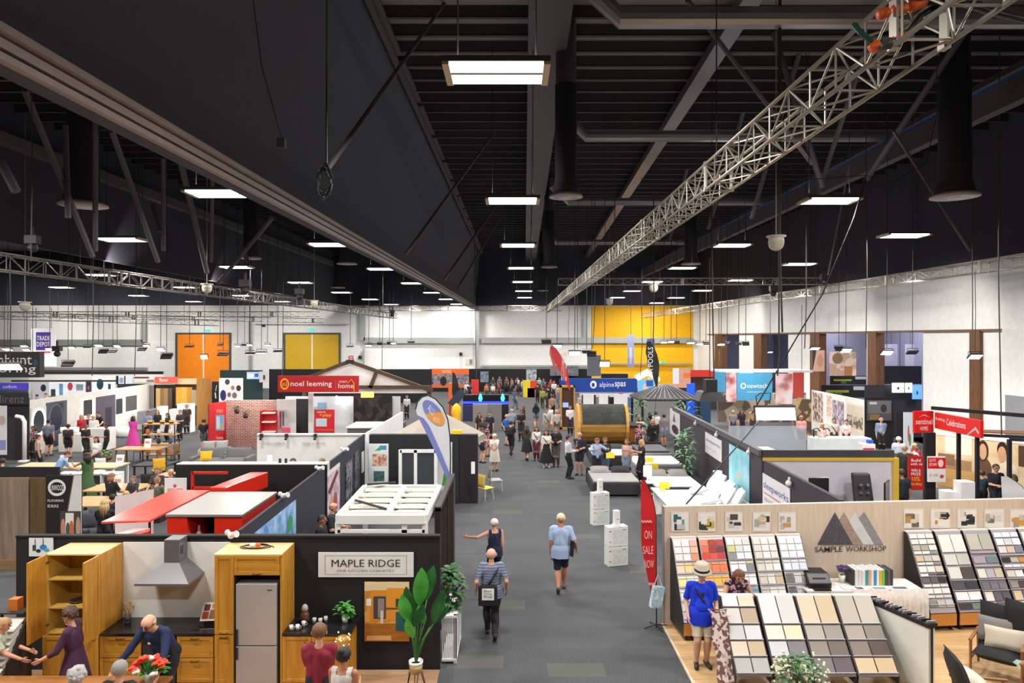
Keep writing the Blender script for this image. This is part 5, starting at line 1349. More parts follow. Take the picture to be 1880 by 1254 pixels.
for k, (x, y, rz, c, lb) in enumerate(((-16.6, 27.9, 3.1, 'ecebe8', 'tall white chair behind the long white table'), (-14.3, 28.2, .6, 'd8a21c', 'yellow chair with a dark throw beside the coffee table'), (-13.0, 25.0, .2, '1e1d20', 'black dining chair left of the two by the long dining table'), (-11.9, 25.0, -.2, '222124', 'black dining chair right of the two by the long dining table'),
                                      (-17.6, 33.0, 2.8, '8a6440', 'wooden chair behind the small wooden table'), (-15.6, 32.0, 1.4, '7a5836', 'wooden chair right of the small wooden table'), (-18.6, 31.6, -1.2, '7a5836', 'wooden chair left of the small wooden table'), (-13.9, 20.4, 1.5, 'dcdde0', 'pale chair at the light dining table'))):
 chair(lb, x, y, rz, M(c, .8))
def sofa(label, x0, x1, y, d_, m, rz=0.0):
 t = thing('sofa', label, 'sofa', ((x0 + x1) / 2, y, 0), rz)
 w_ = x1 - x0
 q = MB(); q.box(-w_ / 2, w_ / 2, -d_ / 2, d_ / 2, .1, .34); q.build('base', m, t, bevel=.04, local=True)
 n = 2 if w_ > 1.3 else 1
 for k in range(n):
  q = MB(); q.pillow((-w_ / 2 + .15 + (w_ - .3) * (k + .5) / n, -.08, .44), ((w_ - .3) / n, d_ * .8, .22)); q.build('seat_cushion', m, t, smooth=True, local=True)
  q = MB(); q.pillow((-w_ / 2 + .15 + (w_ - .3) * (k + .5) / n, d_ / 2 - .18, .68), ((w_ - .3) / n, .55, .24), 0, 1.3); q.build('back_cushion', m, t, smooth=True, local=True)
 for s_ in (-1, 1):
  q = MB(); q.box(s_ * w_ / 2 - (.2 if s_ > 0 else 0), s_ * w_ / 2 + (.2 if s_ < 0 else 0), -d_ / 2, d_ / 2, .1, .62); q.build('arm', m, t, bevel=.05, local=True)
 for a in (-1, 1):
  for b in (-1, 1):
   q = MB(); q.tube([(a * (w_ / 2 - .1), b * (d_ / 2 - .1), 0), (a * (w_ / 2 - .1), b * (d_ / 2 - .1), .1)], .025, 6); q.build('leg', DARK, t, local=True)
 return t
sofa('grey two-seat recliner sofa in front of the brick wall', -14.0, -11.4, 30.6, .95, M('6e6f71', .9))
sofa('pale grey sofa whose back faces the black shelf', -14.6, -13.2, 32.6, .9, M('a3a5a4', .9), .3)
sofa('navy grey sofa with the blonde woman at flooring poster', -12.4, -10.9, 19.6, .9, M('45464e', .9), 1.2)
t = sofa('light grey tub chair with its back to the flooring poster', -10.3, -9.45, 16.8, .75, M('c9cacd', .85), -2.2)
for x, y, z, cc, lb in ((-13.3, 30.3, .66, 'd9a520', 'yellow cushion at left end of the grey recliner sofa'), (-11.75, 19.4, .7, '34353f', 'dark navy cushion on the navy grey sofa'), (-14.6, 29.0, .62, '20222c', 'navy throw heaped on the coffee table')):
 q = MB(); q.pillow((x, y, z), (.5, .5, .2), .3, .9 if z > .65 else .1); tag(q.build('cushion', M(cc, .9), smooth=True), lb, 'cushion')
t = thing('etagere_shelf', 'black-framed open shelf with wooden boards and yellow price cards', 'shelf', (-16.6, 33, 0))
for x in (-17.4, -15.9):
 for y in (32.8, 33.25):
  q = MB(); q.box(x, x + .04, y, y + .04, 0, 1.75); q.build('post', BLACK, t)
for z in (.25, .75, 1.2, 1.7):
 q = MB(); q.box(-17.42, -15.84, 32.78, 33.3, z, z + .04); q.build('shelf_board', OAKT, t)
random.seed(4)
for k in range(12):
 z = (.29, .79, 1.24, 1.74)[k % 4]; x = -17.2 + (k // 4) * .5 + random.uniform(-.05, .05); c_ = random.choice(['d9742c', 'e8e4dc', '3a5a6a', 'c03a3a', '2a2a2c', 'c9a85a'])
 if z > 1.7:
  q = MB(); q.mat(M('e8c23a', .5)); q.box(x, x + .22, 33.0, 33.02, z, z + .16); q.mat(M('e06a4a', .5)); q.box(x, x + .22, 33.0, 33.02, z + .0, z + .06)
  tag(q.build('price_card'), 'yellow and red price card on top of the black shelf', 'card', 'price cards on the shelf')
 else:
  q = MB(); q.lathe([(.06, 0), (.1, .08), (.08, .2), (.05, .24)], (x, 33.0, z), 10); tag(q.build('ornament', M(c_, .5), smooth=True), 'small ornament displayed on the black-framed open shelf', 'ornament', 'ornaments on the shelf')
for x, y, z, lb in ((-17.3, 26.6, .9, 'white leaflet holder at left end of the long white table'), (-15.2, 26.7, .9, 'white card stand on long white table right part'), (-13.4, 23.4, .75, 'white menu stand on the wooden dining table'), (-16.9, 32.0, .75, 'white sign on the small wooden table')):
 q = MB(); q.mat(WHITE); q.prism([(x, y, z), (x + .3, y, z), (x + .3, y + .1, z + .4), (x, y + .1, z + .4)], (0, .02, 0)); q.mat(M('d8a0a0', .5)); q.box(x + .05, x + .25, y + .03, y + .04, z + .2, z + .3)
 tag(q.build('card_stand'), lb, 'sign')
bushy('table_greenery', 'low green moss arrangement on a small table behind', (-17.6, 30.2, .5), .3, .2, M('6a5436', .6), .2, .9, 60, .08, .14, M('6a8a3c', .6), cat='plant')
# ---- red outdoor kitchen units
REDL = M('d8301c', .25, coat=.4)
REDP = M('e8584a', .2, coat=.5)
t = thing('red_unit', 'red display unit with a steel top and dark opening', 'display unit', (-6.2, 15, 0))
q = MB(); q.box(-6.93, -5.42, 14.0, 14.06, 0, 1.78) if False else q.box(-6.93, -6.52, 14.0, 16.0, 0, 2.2); q.box(-5.98, -5.42, 14.0, 16.0, 0, 2.2); q.box(-6.52, -5.98, 15.2, 16.0, 0, 2.2); q.box(-6.52, -5.98, 14.0, 15.2, 0, .9)
q.build('body', REDL, t, bevel=.01)
q = MB(); q.box(-6.95, -5.4, 13.97, 16.03, 2.2, 2.26); q.build('steel_top', M('a8a4a0', .35, .5), t, bevel=.01)
q = MB(); q.box(-6.5, -6.0, 14.9, 15.19, .9, 2.18); q.build('niche_back', BLACK, t)
q = MB(); q.lathe([(.05, 0), (.06, .1), (.05, .3), (.02, .36), (.02, .45)], (-6.42, 14.3, .9 + .6), 12); q.box(-6.5, -6.0, 14.05, 14.9, 1.46, 1.5)
q.build('bottle_shelf', M('c9c9c4', .3), t)
t = thing('red_awning', 'glossy red awning sheet beside the steel-topped unit', 'awning', (-7.6, 15, 0))
q = MB(); q.prism([(-8.1, 13.75, 2.13), (-7.2, 13.85, 2.13), (-7.05, 16.3, 2.2), (-7.95, 16.3, 2.2)], (0, 0, .04)); q.build('sheet', REDP, t)
for x, y in ((-7.95, 16.2), (-7.1, 16.2), (-7.25, 13.95), (-7.95, 13.85)):
 q = MB(); q.tube([(x, y, 0), (x, y, 2.14)], .025, 6); q.build('post', DARK, t)
t = thing('red_bench', 'red angled bench wall with pink top in front of steel-topped unit', 'wall unit', (-7.45, 14, 0))
q = MB(); q.prism([(-7.75, 13.0, 0), (-7.45, 12.9, 0), (-7.06, 13.55, 0), (-7.1, 13.7, 0), (-7.5, 13.66, 0)], (0, 0, 2.03)); q.build('body', REDL, t)
q = MB(); q.prism([(-7.76, 12.98, 2.03), (-7.6, 12.92, 2.03), (-7.12, 13.72, 2.03), (-7.4, 13.7, 2.03)], (0, 0, .02)); q.build('top', M('f0a6a0', .3), t)
t = thing('red_gantry', 'red box gantry against the black stand wall', 'frame', (-7, 17.5, 0))
q = MB()
for z in (1.95, 2.33):
 q.beam((-8.2, 17.9, z), (-7.3, 17.9, z), .06, .06)
q.beam((-8.2, 17.9, 0), (-8.2, 17.9, 2.36), .06, .06); q.build('thin_frame', REDL, t)
q = MB(); q.prism([(-7.0, 16.15, 1.95), (-6.62, 16.15, 1.95), (-6.3, 18.0, 1.95), (-6.75, 18.0, 1.95)], (0, 0, .38)); q.build('beam_box', REDL, t, bevel=.01)
q = MB(); q.box(-6.65, -6.4, 16.3, 17.9, 0, 1.95); q.build('support', M('a82416', .4), t)
q = MB(); q.prism([(-9.85, 17.3, .7), (-8.75, 17.0, .7), (-8.75, 17.0, 2.1), (-9.85, 17.3, 1.85)], (0, .03, 0)); q.prism([(-9.4, 17.1, 0), (-9.3, 17.1, 0), (-9.3, 17.4, 0), (-9.4, 17.4, 0)], (0, 0, .75))
tag(q.build('gloss_panel', M('f0dcd8', .15, coat=.4)), 'glossy white sheet panel standing beside the red awning', 'panel')
pos('white_sign', 'white sign with red lettering on the black stand wall corner', 'sign', 302, 878, 342, 907, 18.1, M('ecebea', .5), [(.4, .4, .55, .62, M('d8484a', .5), ELL)], [('FISHER', .15, .12, .85, .35, M('c8383a', .5))])
# ---- black stand wall, dark partition with posters
fpanel('wall_black_stand', 322, 600, 18.5, 0, 2.42, BLACKP)
q = MB(); q.box(XZ(322, 18.5), XZ(598, 18.5), 18.56, 18.9, 2.2, 2.44); tag(q.build('wall_shelf', M('d8d6d2', .5)), 'pale ledge along the top of black stand wall', 'ledge')
DPART = M('2c2c38', .85)
SP0, SP1, SP2 = (-4.79, 12.31), (-5.04, 21.5), (-5.14, 24.36)
panel('wall_partition', SP0, SP1, 0, 2.4, DPART)
panel('wall_partition', SP1, SP2, 0, 2.44, DPART)
fS = plane(SP0, SP1)
fS2 = plane(SP1, SP2)
def sidepos(name, label, cat, f, x0, x1, z0, z1, m, patches=(), texts=(), group=None):
 a, b = f(x0), f(x1)
 nn = (b - a).cross(Vector((0, 0, 1))).normalized() * .03
 a, b = a + nn, b + nn
 a.z = b.z = z0
 return board(name, label, cat, a, b - a, Vector((0, 0, z1 - z0)), m, patches, texts, .02, group)
def qz(f, px, py):
 return ZZ(py, f(px).y)
sidepos('solar_poster', 'blue poster of solar blinds on the dark partition', 'poster', fS, 466, 541, .6, 2.16, M('4f8fd8', .45, pat='mottle', c2='b8d4f0', sc=1.2), [(.15, .2, .7, .6, M('d8d4cc', .5), [(0, 0), (.3, 0), (1, 1), (.8, 1)]), (.4, .1, .95, .6, M('8e8a86', .5), [(0, 0), (.5, 0), (1, .9), (.75, 1)]), (.75, .62, .9, .85, M('3fa060', .5), ELL), (.6, .0, 1, .16, M('3a3c3a', .5))])
sidepos('swim_poster', 'tall poster of people and a red boat on the dark partition', 'poster', fS, 597, 622, .75, 2.2, M('b8a0ae', .5, pat='picture', c2='d8c8d0', sc=3), [(.1, .55, .9, .9, M('7a2a44', .5), [(0, .2), (.8, 1), (1, .8), (.2, 0)]), (.2, .1, .5, .5, M('d8a088', .5), ELL), (.5, .05, .8, .5, M('a85a50', .5), ELL), (0, .92, 1, 1, M('e8e4e4', .5))])
for x0, x1, z0, z1, c, lb in ((634, 645, .5, 2.0, '8a8a96', 'grey perforated door sample on the dark partition'), (650, 658, .5, 2.1, '6a6a78', 'grey ribbed door sample on the dark partition'), (663, 667, 1.2, 1.9, 'c8c8cc', 'narrow white panel on the dark partition')):
 sidepos('door_sample', lb, 'panel', fS2 if x0 > 645 else fS2, x0, x1, z0, z1, M(c, .5, pat='cells', c2='3a3a44', sc=9) if c != 'c8c8cc' else WHITE, [])
for px, lb in ((424, 'small white spotlight at the near end of the dark partition'), (520, 'white spotlight with green cable on dark partition'), (586, 'pair of spotlights halfway along the dark partition'), (632, 'spotlight cluster at far part of the dark partition')):
 a = fS(px); c = Vector((a.x, a.y, 2.44))
 q = MB(); q.ball(c, .06, 8, 6); q.tube([c, c + Vector((.12, -.06, .04))], [.03, .06], 8); q.ball(c + Vector((-.1, .1, .02)), .05, 8, 6); tag(q.build('clip_spotlight', M('d8d6d4', .4)), lb, 'spotlight', 'clip-on spotlights on stand walls')
fpanel('wall_garden_stand', 678, 877, 24.4, 0, 2.4, BLACKP, .3)
fpanel('wall_garden_lining', 680, 842, 24.36, 0, 2.36, M('232328', .85), .03)
pos('door_sticker', 'small white notice on the black end wall', 'notice', 865, 848, 872, 870, 24.05, WHITE)
pos('rollup_banner', 'white roll-up banner with family photos on black wall', 'banner', 677, 815, 713, 893, 23.4, M('dfe6e6', .5), [(.3, .84, .6, .95, M('4aa84a', .5), [(0, 0), (1, 1), (1, 0)]), (.55, .86, .9, .96, M('4a8fc0', .5)), (.18, .48, .92, .76, M('b86a5a', .5, pat='picture', c2='e8c8b0', sc=8)), (.25, .12, .8, .36, M('5a7a8a', .5, pat='picture', c2='2a4a3a', sc=8))])
t = thing('door_display', 'white free-standing glass door frames before the black wall', 'door display', P(765, 890, 23))
for px in (735, 763, 800):
 q = MB(); a = P(px, 900, 23); q.box(a.x - .05, a.x + .05, 22.95, 23.05, 0, 2.1 - (.0 if px < 790 else .0)); q.build('upright', WHITE, t)
for a_, b_ in ((735, 763), (763, 800)):
 q = MB(); q.beam((XZ(a_, 23), 23, 2.06), (XZ(b_, 23), 23, 2.06), .1, .1); q.build('head_rail', WHITE, t)
 q = MB(); q.box(XZ(a_, 23) + .06, XZ(b_, 23) - .06, 22.99, 23.0, .1, 2.0); q.build('pane', M('5a6068', .1, alpha=.3), t)
q = MB(); q.box(XZ(768, 22.6), XZ(798, 22.6), 22.4, 22.9, 0, .9); q.build('mesh_box', M('4a4a50', .7, pat='cells', c2='1a1a1c', sc=12), t)
pos('rollup_banner', 'white and green roll-up banner beside the feather flag', 'banner', 803, 812, 830, 1012, 18.6, M('e9ece8', .5), [(.3, .6, .8, .85, M('52a848', .5), [(0, 0), (.6, 1), (1, .5), (.4, 0)]), (.1, .05, .9, .15, M('b8c0b8', .5)), (.2, .9, .5, .97, M('3a8a4a', .5))])
q = MB(); q.tube([P(826, 818, 18.7), (XZ(827, 18.7), 18.7, 0)], .04, 6); q.tube([P(820, 818, 18.7), P(830, 816, 18.7)], .03, 6); tag(q.build('white_post', WHITE), 'white pole behind the feather flag', 'post')
base = P(826, 905, 17.3); base.z = 0
t = thing('teardrop_flag', 'white and blue teardrop flag with an oval logo above the pergola', 'flag', base)
dF = 17.3
edge = [(826, 890), (827, 840), (826, 800), (822, 770), (813, 748), (800, 733), (786, 726), (775, 729), (767, 738), (763, 752)]
q = MB(); q.tube([(base.x, dF, 0)] + [P(x, y, dF) for x, y in edge], .018, 6); q.build('pole', DARK, t)
hull = edge + [(766, 762), (774, 778), (785, 800), (799, 830), (812, 860), (824, 890)]
q = MB(); q.prism([P(x, y, dF - .01) for x, y in hull], (0, .015, 0)); cl = q.build('cloth', M('e3e5ea', .7), t)
q = MB(); q.prism([P(x, y, dF - .02) for x, y in ((766, 762), (774, 778), (785, 800), (799, 830), (812, 860), (824, 890), (825, 868), (813, 838), (800, 808), (788, 782), (778, 768))], (0, .006, 0)); q.build('blue_edge', M('7f88cc', .7), cl)
def ov(cx, cy, rx, ry, rot, a0=0, a1=360, n=28, d=dF - .03):
 pts = []
 for i in range(n + 1):
  a = math.radians(a0 + (a1 - a0) * i / n)
  x, y = rx * math.cos(a), ry * math.sin(a)
  pts.append(P(cx + x * math.cos(rot) - y * math.sin(rot), cy + x * math.sin(rot) + y * math.cos(rot), d))
 return pts
q = MB(); q.prism(ov(796, 758, 28, 13, .92)[:-1], (0, .006, 0)); q.build('logo_oval', M('7d86c8', .6), cl)
q = MB(); q.prism(ov(796, 758, 28, 13, .92, -75, 105, d=dF - .04), (0, .006, 0)); q.build('logo_orange', M('eda24a', .6), cl)
text('ALU', P(784, 752, dF - .05), P(794, 764, dF - .05) - P(784, 752, dF - .05), P(789, 741, dF - .05) - P(784, 752, dF - .05), WHITE, cl)
text('WOOD', P(795, 774, dF - .05), P(808, 778, dF - .05) - P(795, 774, dF - .05), (0, 0, .13), M('fff0d0', .6), cl)
t = thing('parasol', 'large beige market parasol behind black wall', 'parasol', (XZ(803, 27), 27, 0))
q = MB(); cx = XZ(803, 27); n = 8
vs = [(cx, 27, ZZ(752, 27))] + [(cx + 1.85 * math.cos(2 * math.pi * k / n + .2), 27 + 1.75 * math.sin(2 * math.pi * k / n + .2), ZZ(798, 27)) for k in range(n)]
vs2 = [(x, y, z - .22) for x, y, z in vs[1:]]
q.add(vs + vs2, [(0, 1 + k, 1 + (k + 1) % n) for k in range(n)] + [(1 + k, 9 + k, 9 + (k + 1) % n, 1 + (k + 1) % n) for k in range(n)]); q.build('canopy', M('a39c90', .85), t)
q = MB(); q.tube([(cx, 27, 0), (cx, 27, ZZ(752, 27) + .1)], .03, 8); q.build('pole', M('6a5a48', .5), t)
panel('wall_white_stand', (-9.0, 24.6), (-5.16, 24.6), 0, 2.4, M('eceae6', .6))
for px, lb in ((503, 'CREATE & MEASURE'), (575, 'READY & DESIGN')):
 a = P(px - 20, 816, 24.52)
 tag(text(lb, a, (.8, 0, 0), (0, 0, .07), M('9a9a9a', .6), None), 'faint grey words %s on the white stand wall' % lb.split()[0].lower(), 'lettering')
q = MB(); q.box(-8.98, -5.16, 24.54, 24.66, 2.36, 2.42); struct(q, 'trim_24', WHITE)
for px, lb in ((480, 'first small black speaker on white stand wall'), (526, 'black spotlight hanging on the white stand wall'), (579, 'dark shelf lamp on the white stand wall')):
 q = MB(); c = P(px, 800, 24.4); q.obox(c, (.1, .1, .14)); q.tube([c, c + Vector((0, -.1, -.12))], [.03, .05], 8); tag(q.build('wall_lamp', DARK), lb, 'lamp', 'small dark lamps on the white stand wall')
table('white meeting counter in front of the white stand wall', -8.6, -5.5, 19.6, 20.6, 1.0, WHITE, WHITE)
t = thing('tablet', 'white tablet standing on the pale ledge of the black stand wall', 'tablet', (XZ(495, 18.72), 18.72, 2.44)); q = MB(); q.obox((XZ(495, 18.72), 18.72, 2.55), (.13, .02, .2), 0, -.2); q.build('screen', M('dfe6f0', .2, 0, .6), t)
for px in (514, 525):
 q = MB(); q.lathe([(.04, 0), (.035, .11), (.02, .12)], (XZ(px, 18.72), 18.72, 2.44), 10); tag(q.build('cup', DARK), 'dark takeaway cup on the pale ledge of black stand wall', 'cup', 'cups on the wall ledge')
panel('wall_led_stand', (-5.16, 25.0), (-5.0, 32), 0, 2.4, M('efecf4', .5), .08)
bx('grey_cabinet', 'grey cabinet with pale top behind the white wall end', 'cabinet', -6.9, -5.4, 29.2, 31, 0, 2.0, M('5c5a5a', .6)); bx('cabinet_top', 'pale board lying on the grey cabinet', 'board', -6.95, -5.35, 29.1, 31.05, 2.01, 2.06, M('d8d2bc', .5))
bx('grey_cabinet', 'dark grey counter behind the pale-topped cabinet', 'cabinet', -7.4, -5.2, 33.4, 34.2, 0, 1.7, M('4a4a4c', .6))
for x, y, rz, c, lb in ((-.95, 25.0, -.8, 'e2c060', 'yellow and beige lounge chair beside the black end wall'), (-.62, 26.4, -1.3, 'b9b5ae', 'grey wire chair behind the yellow lounge chair')):
 chair(lb, x, y, rz, M(c, .8), LGREY, .42, 'chairs at the black end wall')
bx('yellow_basket', 'yellow tub on top of the black end wall', 'tub', XZ(831, 24.5), XZ(847, 24.5), 24.45, 24.68, 2.41, 2.55, M('f0c41c', .5))
# ================================================================ BEDS AND DARK PARTITION (right of the aisle)
def bed(label, x0, x1, y0, y1, base, top, pil, z=.55, head='y', pz=.3):
 t = thing('bed', label, 'bed', ((x0 + x1) / 2, (y0 + y1) / 2, 0), 0, 'beds on the bedding stand')
 q = MB(); q.box(x0, x1, y0, y1, .06, z - .05); q.build('base', base, t, bevel=.03)
 q = MB(); q.box(x0 + .03, x1 - .03, y0 + .03, y1 - .03, z - .05, z + .03); q.build('mattress', top, t, bevel=.05)
 for a in (x0 + .1, x1 - .16):
  for b in (y0 + .1, y1 - .16):
   q = MB(); q.box(a, a + .06, b, b + .06, 0, .06); q.build('leg', DARK, t)
 if head == 'y':
  q = MB(); q.box(x0 - .03, x1 + .03, y1, y1 + .08, .1, z + pz * .45); q.build('headboard', base, t, bevel=.02)
 else:
  q = MB(); q.box(x1, x1 + .08, y0 - .03, y1 + .03, .1, z + pz * .45); q.build('headboard', base, t, bevel=.02)
 if pil:
  for k in range(2):
   q = MB()
   if head == 'y':
    q.pillow((x0 + (x1 - x0) * (.27 + .46 * k), y1 - .32, z + .1), ((x1 - x0) * .44, .5, .22), 0, .25)
   else:
    q.pillow((x1 - .32, y0 + (y1 - y0) * (.27 + .46 * k), z + .12), (.5, (y1 - y0) * .44, .24), 0, 0, 8, -.5)
   tag(q.build('pillow', M(pil[k], .9), smooth=True), '%s pillow on the %s' % (('left', 'right')[k], label.split(',')[0]), 'pillow', 'bed pillows')
 return t
MATW = M('ececeb', .8)
MATG = M('8f8d8e', .85)
BEDB = M('29272b', .7)
bed('black queen bed beside the aisle, first one from the cartons', 2.95, 4.68, 25.4, 27.5, BEDB, M('9a9898', .8), ('8e8984', '2a292c'))
bed('low bed with two grey pillows behind the console', 5.05, 6.75, 24.6, 26.8, BEDB, MATW, ('857f7c', '8b8582'))
bed('white bed with yellow tag in the second row', 5.1, 7.1, 28.9, 30.9, M('8a8a8c', .8), MATW, None)
bed('grey topped bed in the last row by the plant', 3.6, 5.4, 31.2, 33.2, BEDB, MATW, ('55545a', '3c3b40'))
bed('dark bed in the last row under the poster', 5.8, 7.3, 32.2, 34.2, BEDB, M('6a6a6e', .8), None)
bed('big white bed nearest the pale wall, heaped with pillows', 5.1, 7.1, 20.8, 23.7, MATW, MATW, None, .62, 'x', .4)
random.seed(11)
for k, (x, y, z, sx, sz) in enumerate(((6.75, 23.4, .95, .5, .75), (6.8, 22.9, 1.05, .5, .8), (6.6, 22.4, .95, .55, .8), (6.8, 22.0, 1.0, .5, .85), (6.1, 22.9, .8, .5, .4), (6.65, 21.5, .95, .55, .7), (6.85, 21.1, .95, .5, .7), (6.1, 21.6, .76, .6, .4))):
 q = MB(); q.pillow((x, y, z), (.62, sz * .75, .22), .2 * random.uniform(-1, 1), 0, 8, -1.05 if sz > .5 else -.2)
 tag(q.build('pillow', M('efeff0', .85), smooth=True), 'white pillow heaped at the head of the big white bed', 'pillow', 'white pillows on the big bed')
for px, py, d, lb in ((1300, 923, 15.6, 'red and white packet on the big white bed, left one'), (1345, 922, 15.6, 'orange and white packet on the big white bed, right one')):
 q = MB(); c = P(px, 905, 21); q.mat(M('b83a30', .5)); q.pillow((c.x, 21.1, .68), (.3, .22, .1), .3); tag(q.build('packet', smooth=True), lb, 'packet')
t = thing('console', 'grey marble-topped console with yellow tags between beds', 'console', (4.8, 21, 0))
q = MB(); q.box(4.6, 5.02, 18.6, 23.2, .76, .82); q.build('marble_top', M('b4b2ae', .25, pat='mottle', c2='9a9894', sc=5), t)
for y in (18.7, 20.8, 22.9):
 q = MB(); q.box(4.65, 4.97, y, y + .1, 0, .76); q.build('leg', WHITE, t)
for x, y, z, lb in ((4.85, 22.9, .83, 'yellow price tag at the far end of the console'), (4.95, 19.6, .83, 'yellow price tag at the near end of the console'), (5.6, 29.2, .56, 'yellow price tag on the white bed of the second row'), (5.7, 28.7, .4, 'second yellow tag in front of the second-row white bed'), (3.75, 27.75, 1.0, 'yellow tag hanging by the black queen bed')):
 q = MB(); q.prism([(x, y, z), (x + .34, y + .05, z), (x + .34, y + .12, z + .2), (x, y + .07, z + .2)], (0, .015, 0)); tag(q.build('price_tag', M('f2d414', .5)), lb, 'tag')
for k, (x, y, lb) in enumerate(((4.9, 25.2, 'white bedside table with a lamp by the black queen bed'), (7.15, 24.25, 'white bedside table with lamp beside the partition'))):
 t = thing('bedside_table', lb, 'table', (x, y, 0))
 q = MB(); q.box(x - .22, x + .22, y - .2, y + .2, .56, .6); q.box(x - .2, x + .2, y - .18, y + .18, .15, .18); q.build('top', WHITE, t)
 for a in (-.2, .16):
  for b in (-.18, .14):
   q = MB(); q.box(x + a, x + a + .04, y + b, y + b + .04, 0, .56); q.build('leg', WHITE, t)
 l_ = thing('table_lamp', 'glowing white table lamp %s' % ('beside the black queen bed' if k == 0 else 'against the dark bedding partition'), 'lamp', (x, y, .6))
 q = MB(); q.lathe([(.07, 0), (.07, .02), (.02, .05), (.02, .2)], (x, y, .6), 12); q.build('base', WHITE, l_, smooth=True)
 q = MB(); q.lathe([(.15, .2), (.15, .56), (.14, .56), (.14, .2)], (x, y, .6), 16); q.build('shade', M('fff4e2', .5, 0, 4.0), l_, smooth=True)
BP0, BP1, BP2, BP3 = (7.95, 34.2), (7.5, 20.95), (6.98, 19.3), (6.86, 14.6)
DP2 = M('3a363e', .85)
panel('wall_bedding_stand', BP1, BP0, 0, 2.4, DP2, -.1)
panel('wall_bedding_stand', BP3, BP2, 0, 2.4, DP2, -.1)
q = MB(); q.beam((BP1[0], BP1[1], 2.33), (BP0[0], BP0[1], 2.33), .16, .18); struct(q, 'trim_25', M('4e4c54', .6))
fB, fB2 = plane(BP0, BP1), plane(BP2, BP3)
BLUT = M('3a4a9c', .5)
sidepos('bedding_poster', 'dark and white poster at the far end of the bedding partition', 'poster', fB, 1231, 1249, 1.0, 2.25, M('d8d4d8', .5), [(.2, .1, .9, .45, M('3a2a38', .5), ELL), (.3, .55, .6, .9, M('5a5878', .5), [(0, 0), (1, 0), (.5, 1)])])
sidepos('bedding_sign', 'white sign with blue script on the dark bedding partition, farther one', 'sign', fB, 1296, 1326, 1.25, 2.05, M('e2e0e6', .5), (), [('sleepworks', .06, .55, .94, .75, BLUT), ('rest life range', .1, .25, .7, .36, M('a8a6b4', .5))])
sidepos('sky_poster', 'pale blue sky poster on the bedding partition', 'poster', fB, 1340, 1377, .35, 2.1, M('7ac4dc', .5, pat='mottle', c2='a8dce8', sc=.6), [(.4, .42, .6, .55, M('c8b894', .5), ELL), (.45, .25, .6, .32, M('5a8aa8', .5), ELL)])
sidepos('bedding_sign', 'white sign with blue lettering and red line, nearest on the bedding partition', 'sign', fB2, 1402, 1452, 1.0, 2.05, M('e6e4e8', .5), [(.05, .5, .95, .53, M('c05a6a', .5))], [('sleepworks', .04, .58, .96, .82, BLUT), ('adjustable & memory', .06, .3, .9, .42, M('b0aebc', .5))])
for px, f, lb in ((1320, fB, 'small white spotlight on the bedding partition, farther'), (1380, fB, 'round white spotlight near the partition corner'), (1455, fB2, 'white spotlight on the nearest bedding partition'), (1281, fB, 'tiny orange lamp on the bedding partition')):
 a = f(px); c = Vector((a.x - .1, a.y, 2.2))
 q = MB(); q.ball(c, .08, 8, 6); q.tube([c, c + Vector((0.02, 0, .15))], .03, 6); tag(q.build('clip_spotlight', M('e8e4de', .4)), lb, 'spotlight', 'clip-on spotlights on stand walls')
bushy('potted_palm', 'tall green palm against the bedding partition', (6.95, 27.9, 0), .2, .4, DARK, 1.75, .8, 110, .11, .3, M('4a8a50', .5, pat='mottle', c2='8ab890', sc=4), stems=8)
# ---- white massage-chair booth
BW = Vector((XZ(1400, 20.95), 20.95, 0)); BE = Vector((XZ(1641, 20.95), 20.95, 0))
panel('wall_chair_booth', BW, BE, 0, 2.1, M('d3cdd8', .6), .08)
panel('trim_26', BW + Vector((0, -.03, 0)), BE + Vector((0, -.03, 0)), 2.2, 2.42, M('3f3d44', .6), .12)
panel('trim_27', BW + Vector((0, -.04, 0)), BE + Vector((0, -.04, 0)), 2.1, 2.2, M('d8b23a', .5), .1)
q = MB(); q.box(BE.x - .04, BE.x + .1, 20.85, 20.99, 0, 2.2); struct(q, 'trim_28', M('d8b23a', .5))
t = thing('massage_chair', 'tall black massage chair in the white booth', 'chair', (XZ(1592, 20.0), 20.0, 0)); x = XZ(1592, 20.0)
q = MB(); q.box(x - .36, x + .36, 19.8, 20.5, .1, .5); q.build('base', BLACK, t, bevel=.05)
q = MB(); q.prism([(x - .28, 19.95, .45), (x + .28, 19.95, .45), (x + .26, 20.3, 1.85), (x - .26, 20.3, 1.85)], (0, .2, 0)); q.build('backrest', M('29252a', .6), t, bevel=.06)
for k in range(4):
 q = MB(); q.ball((x - .1 + .2 * (k % 2), 20.15, 1.3 + .22 * (k // 2)), .06, 8, 6); q.build('back_pad', M('55505a', .5), t)
for k, (px, y, lb) in enumerate(((1628, 19.8, 'black monitor seen from the side in the white booth'), (1503, 20.3, 'black framed screen standing by the booth wall'))):
 t = thing('monitor', lb, 'screen', (XZ(px, y), y, 0)); x = XZ(px, y)
 q = MB(); q.obox((x, y, 1.42), (.62, .05, .62), .9 if k == 0 else .1); q.build('screen', M('201f26', .2), t, bevel=.02)
 q = MB(); q.tube([(x, y + .06, 0), (x, y + .06, 1.1)], .03, 6); q.lathe([(.22, 0), (.22, .03)], (x, y, 0), 12); q.build('stand', LGREY, t)
bx('storage_crate', 'pale crate on the floor beside the dark partition end', 'crate', 7.1, 7.6, 15.3, 15.9, 0, .5, M('c9ccbe', .6))
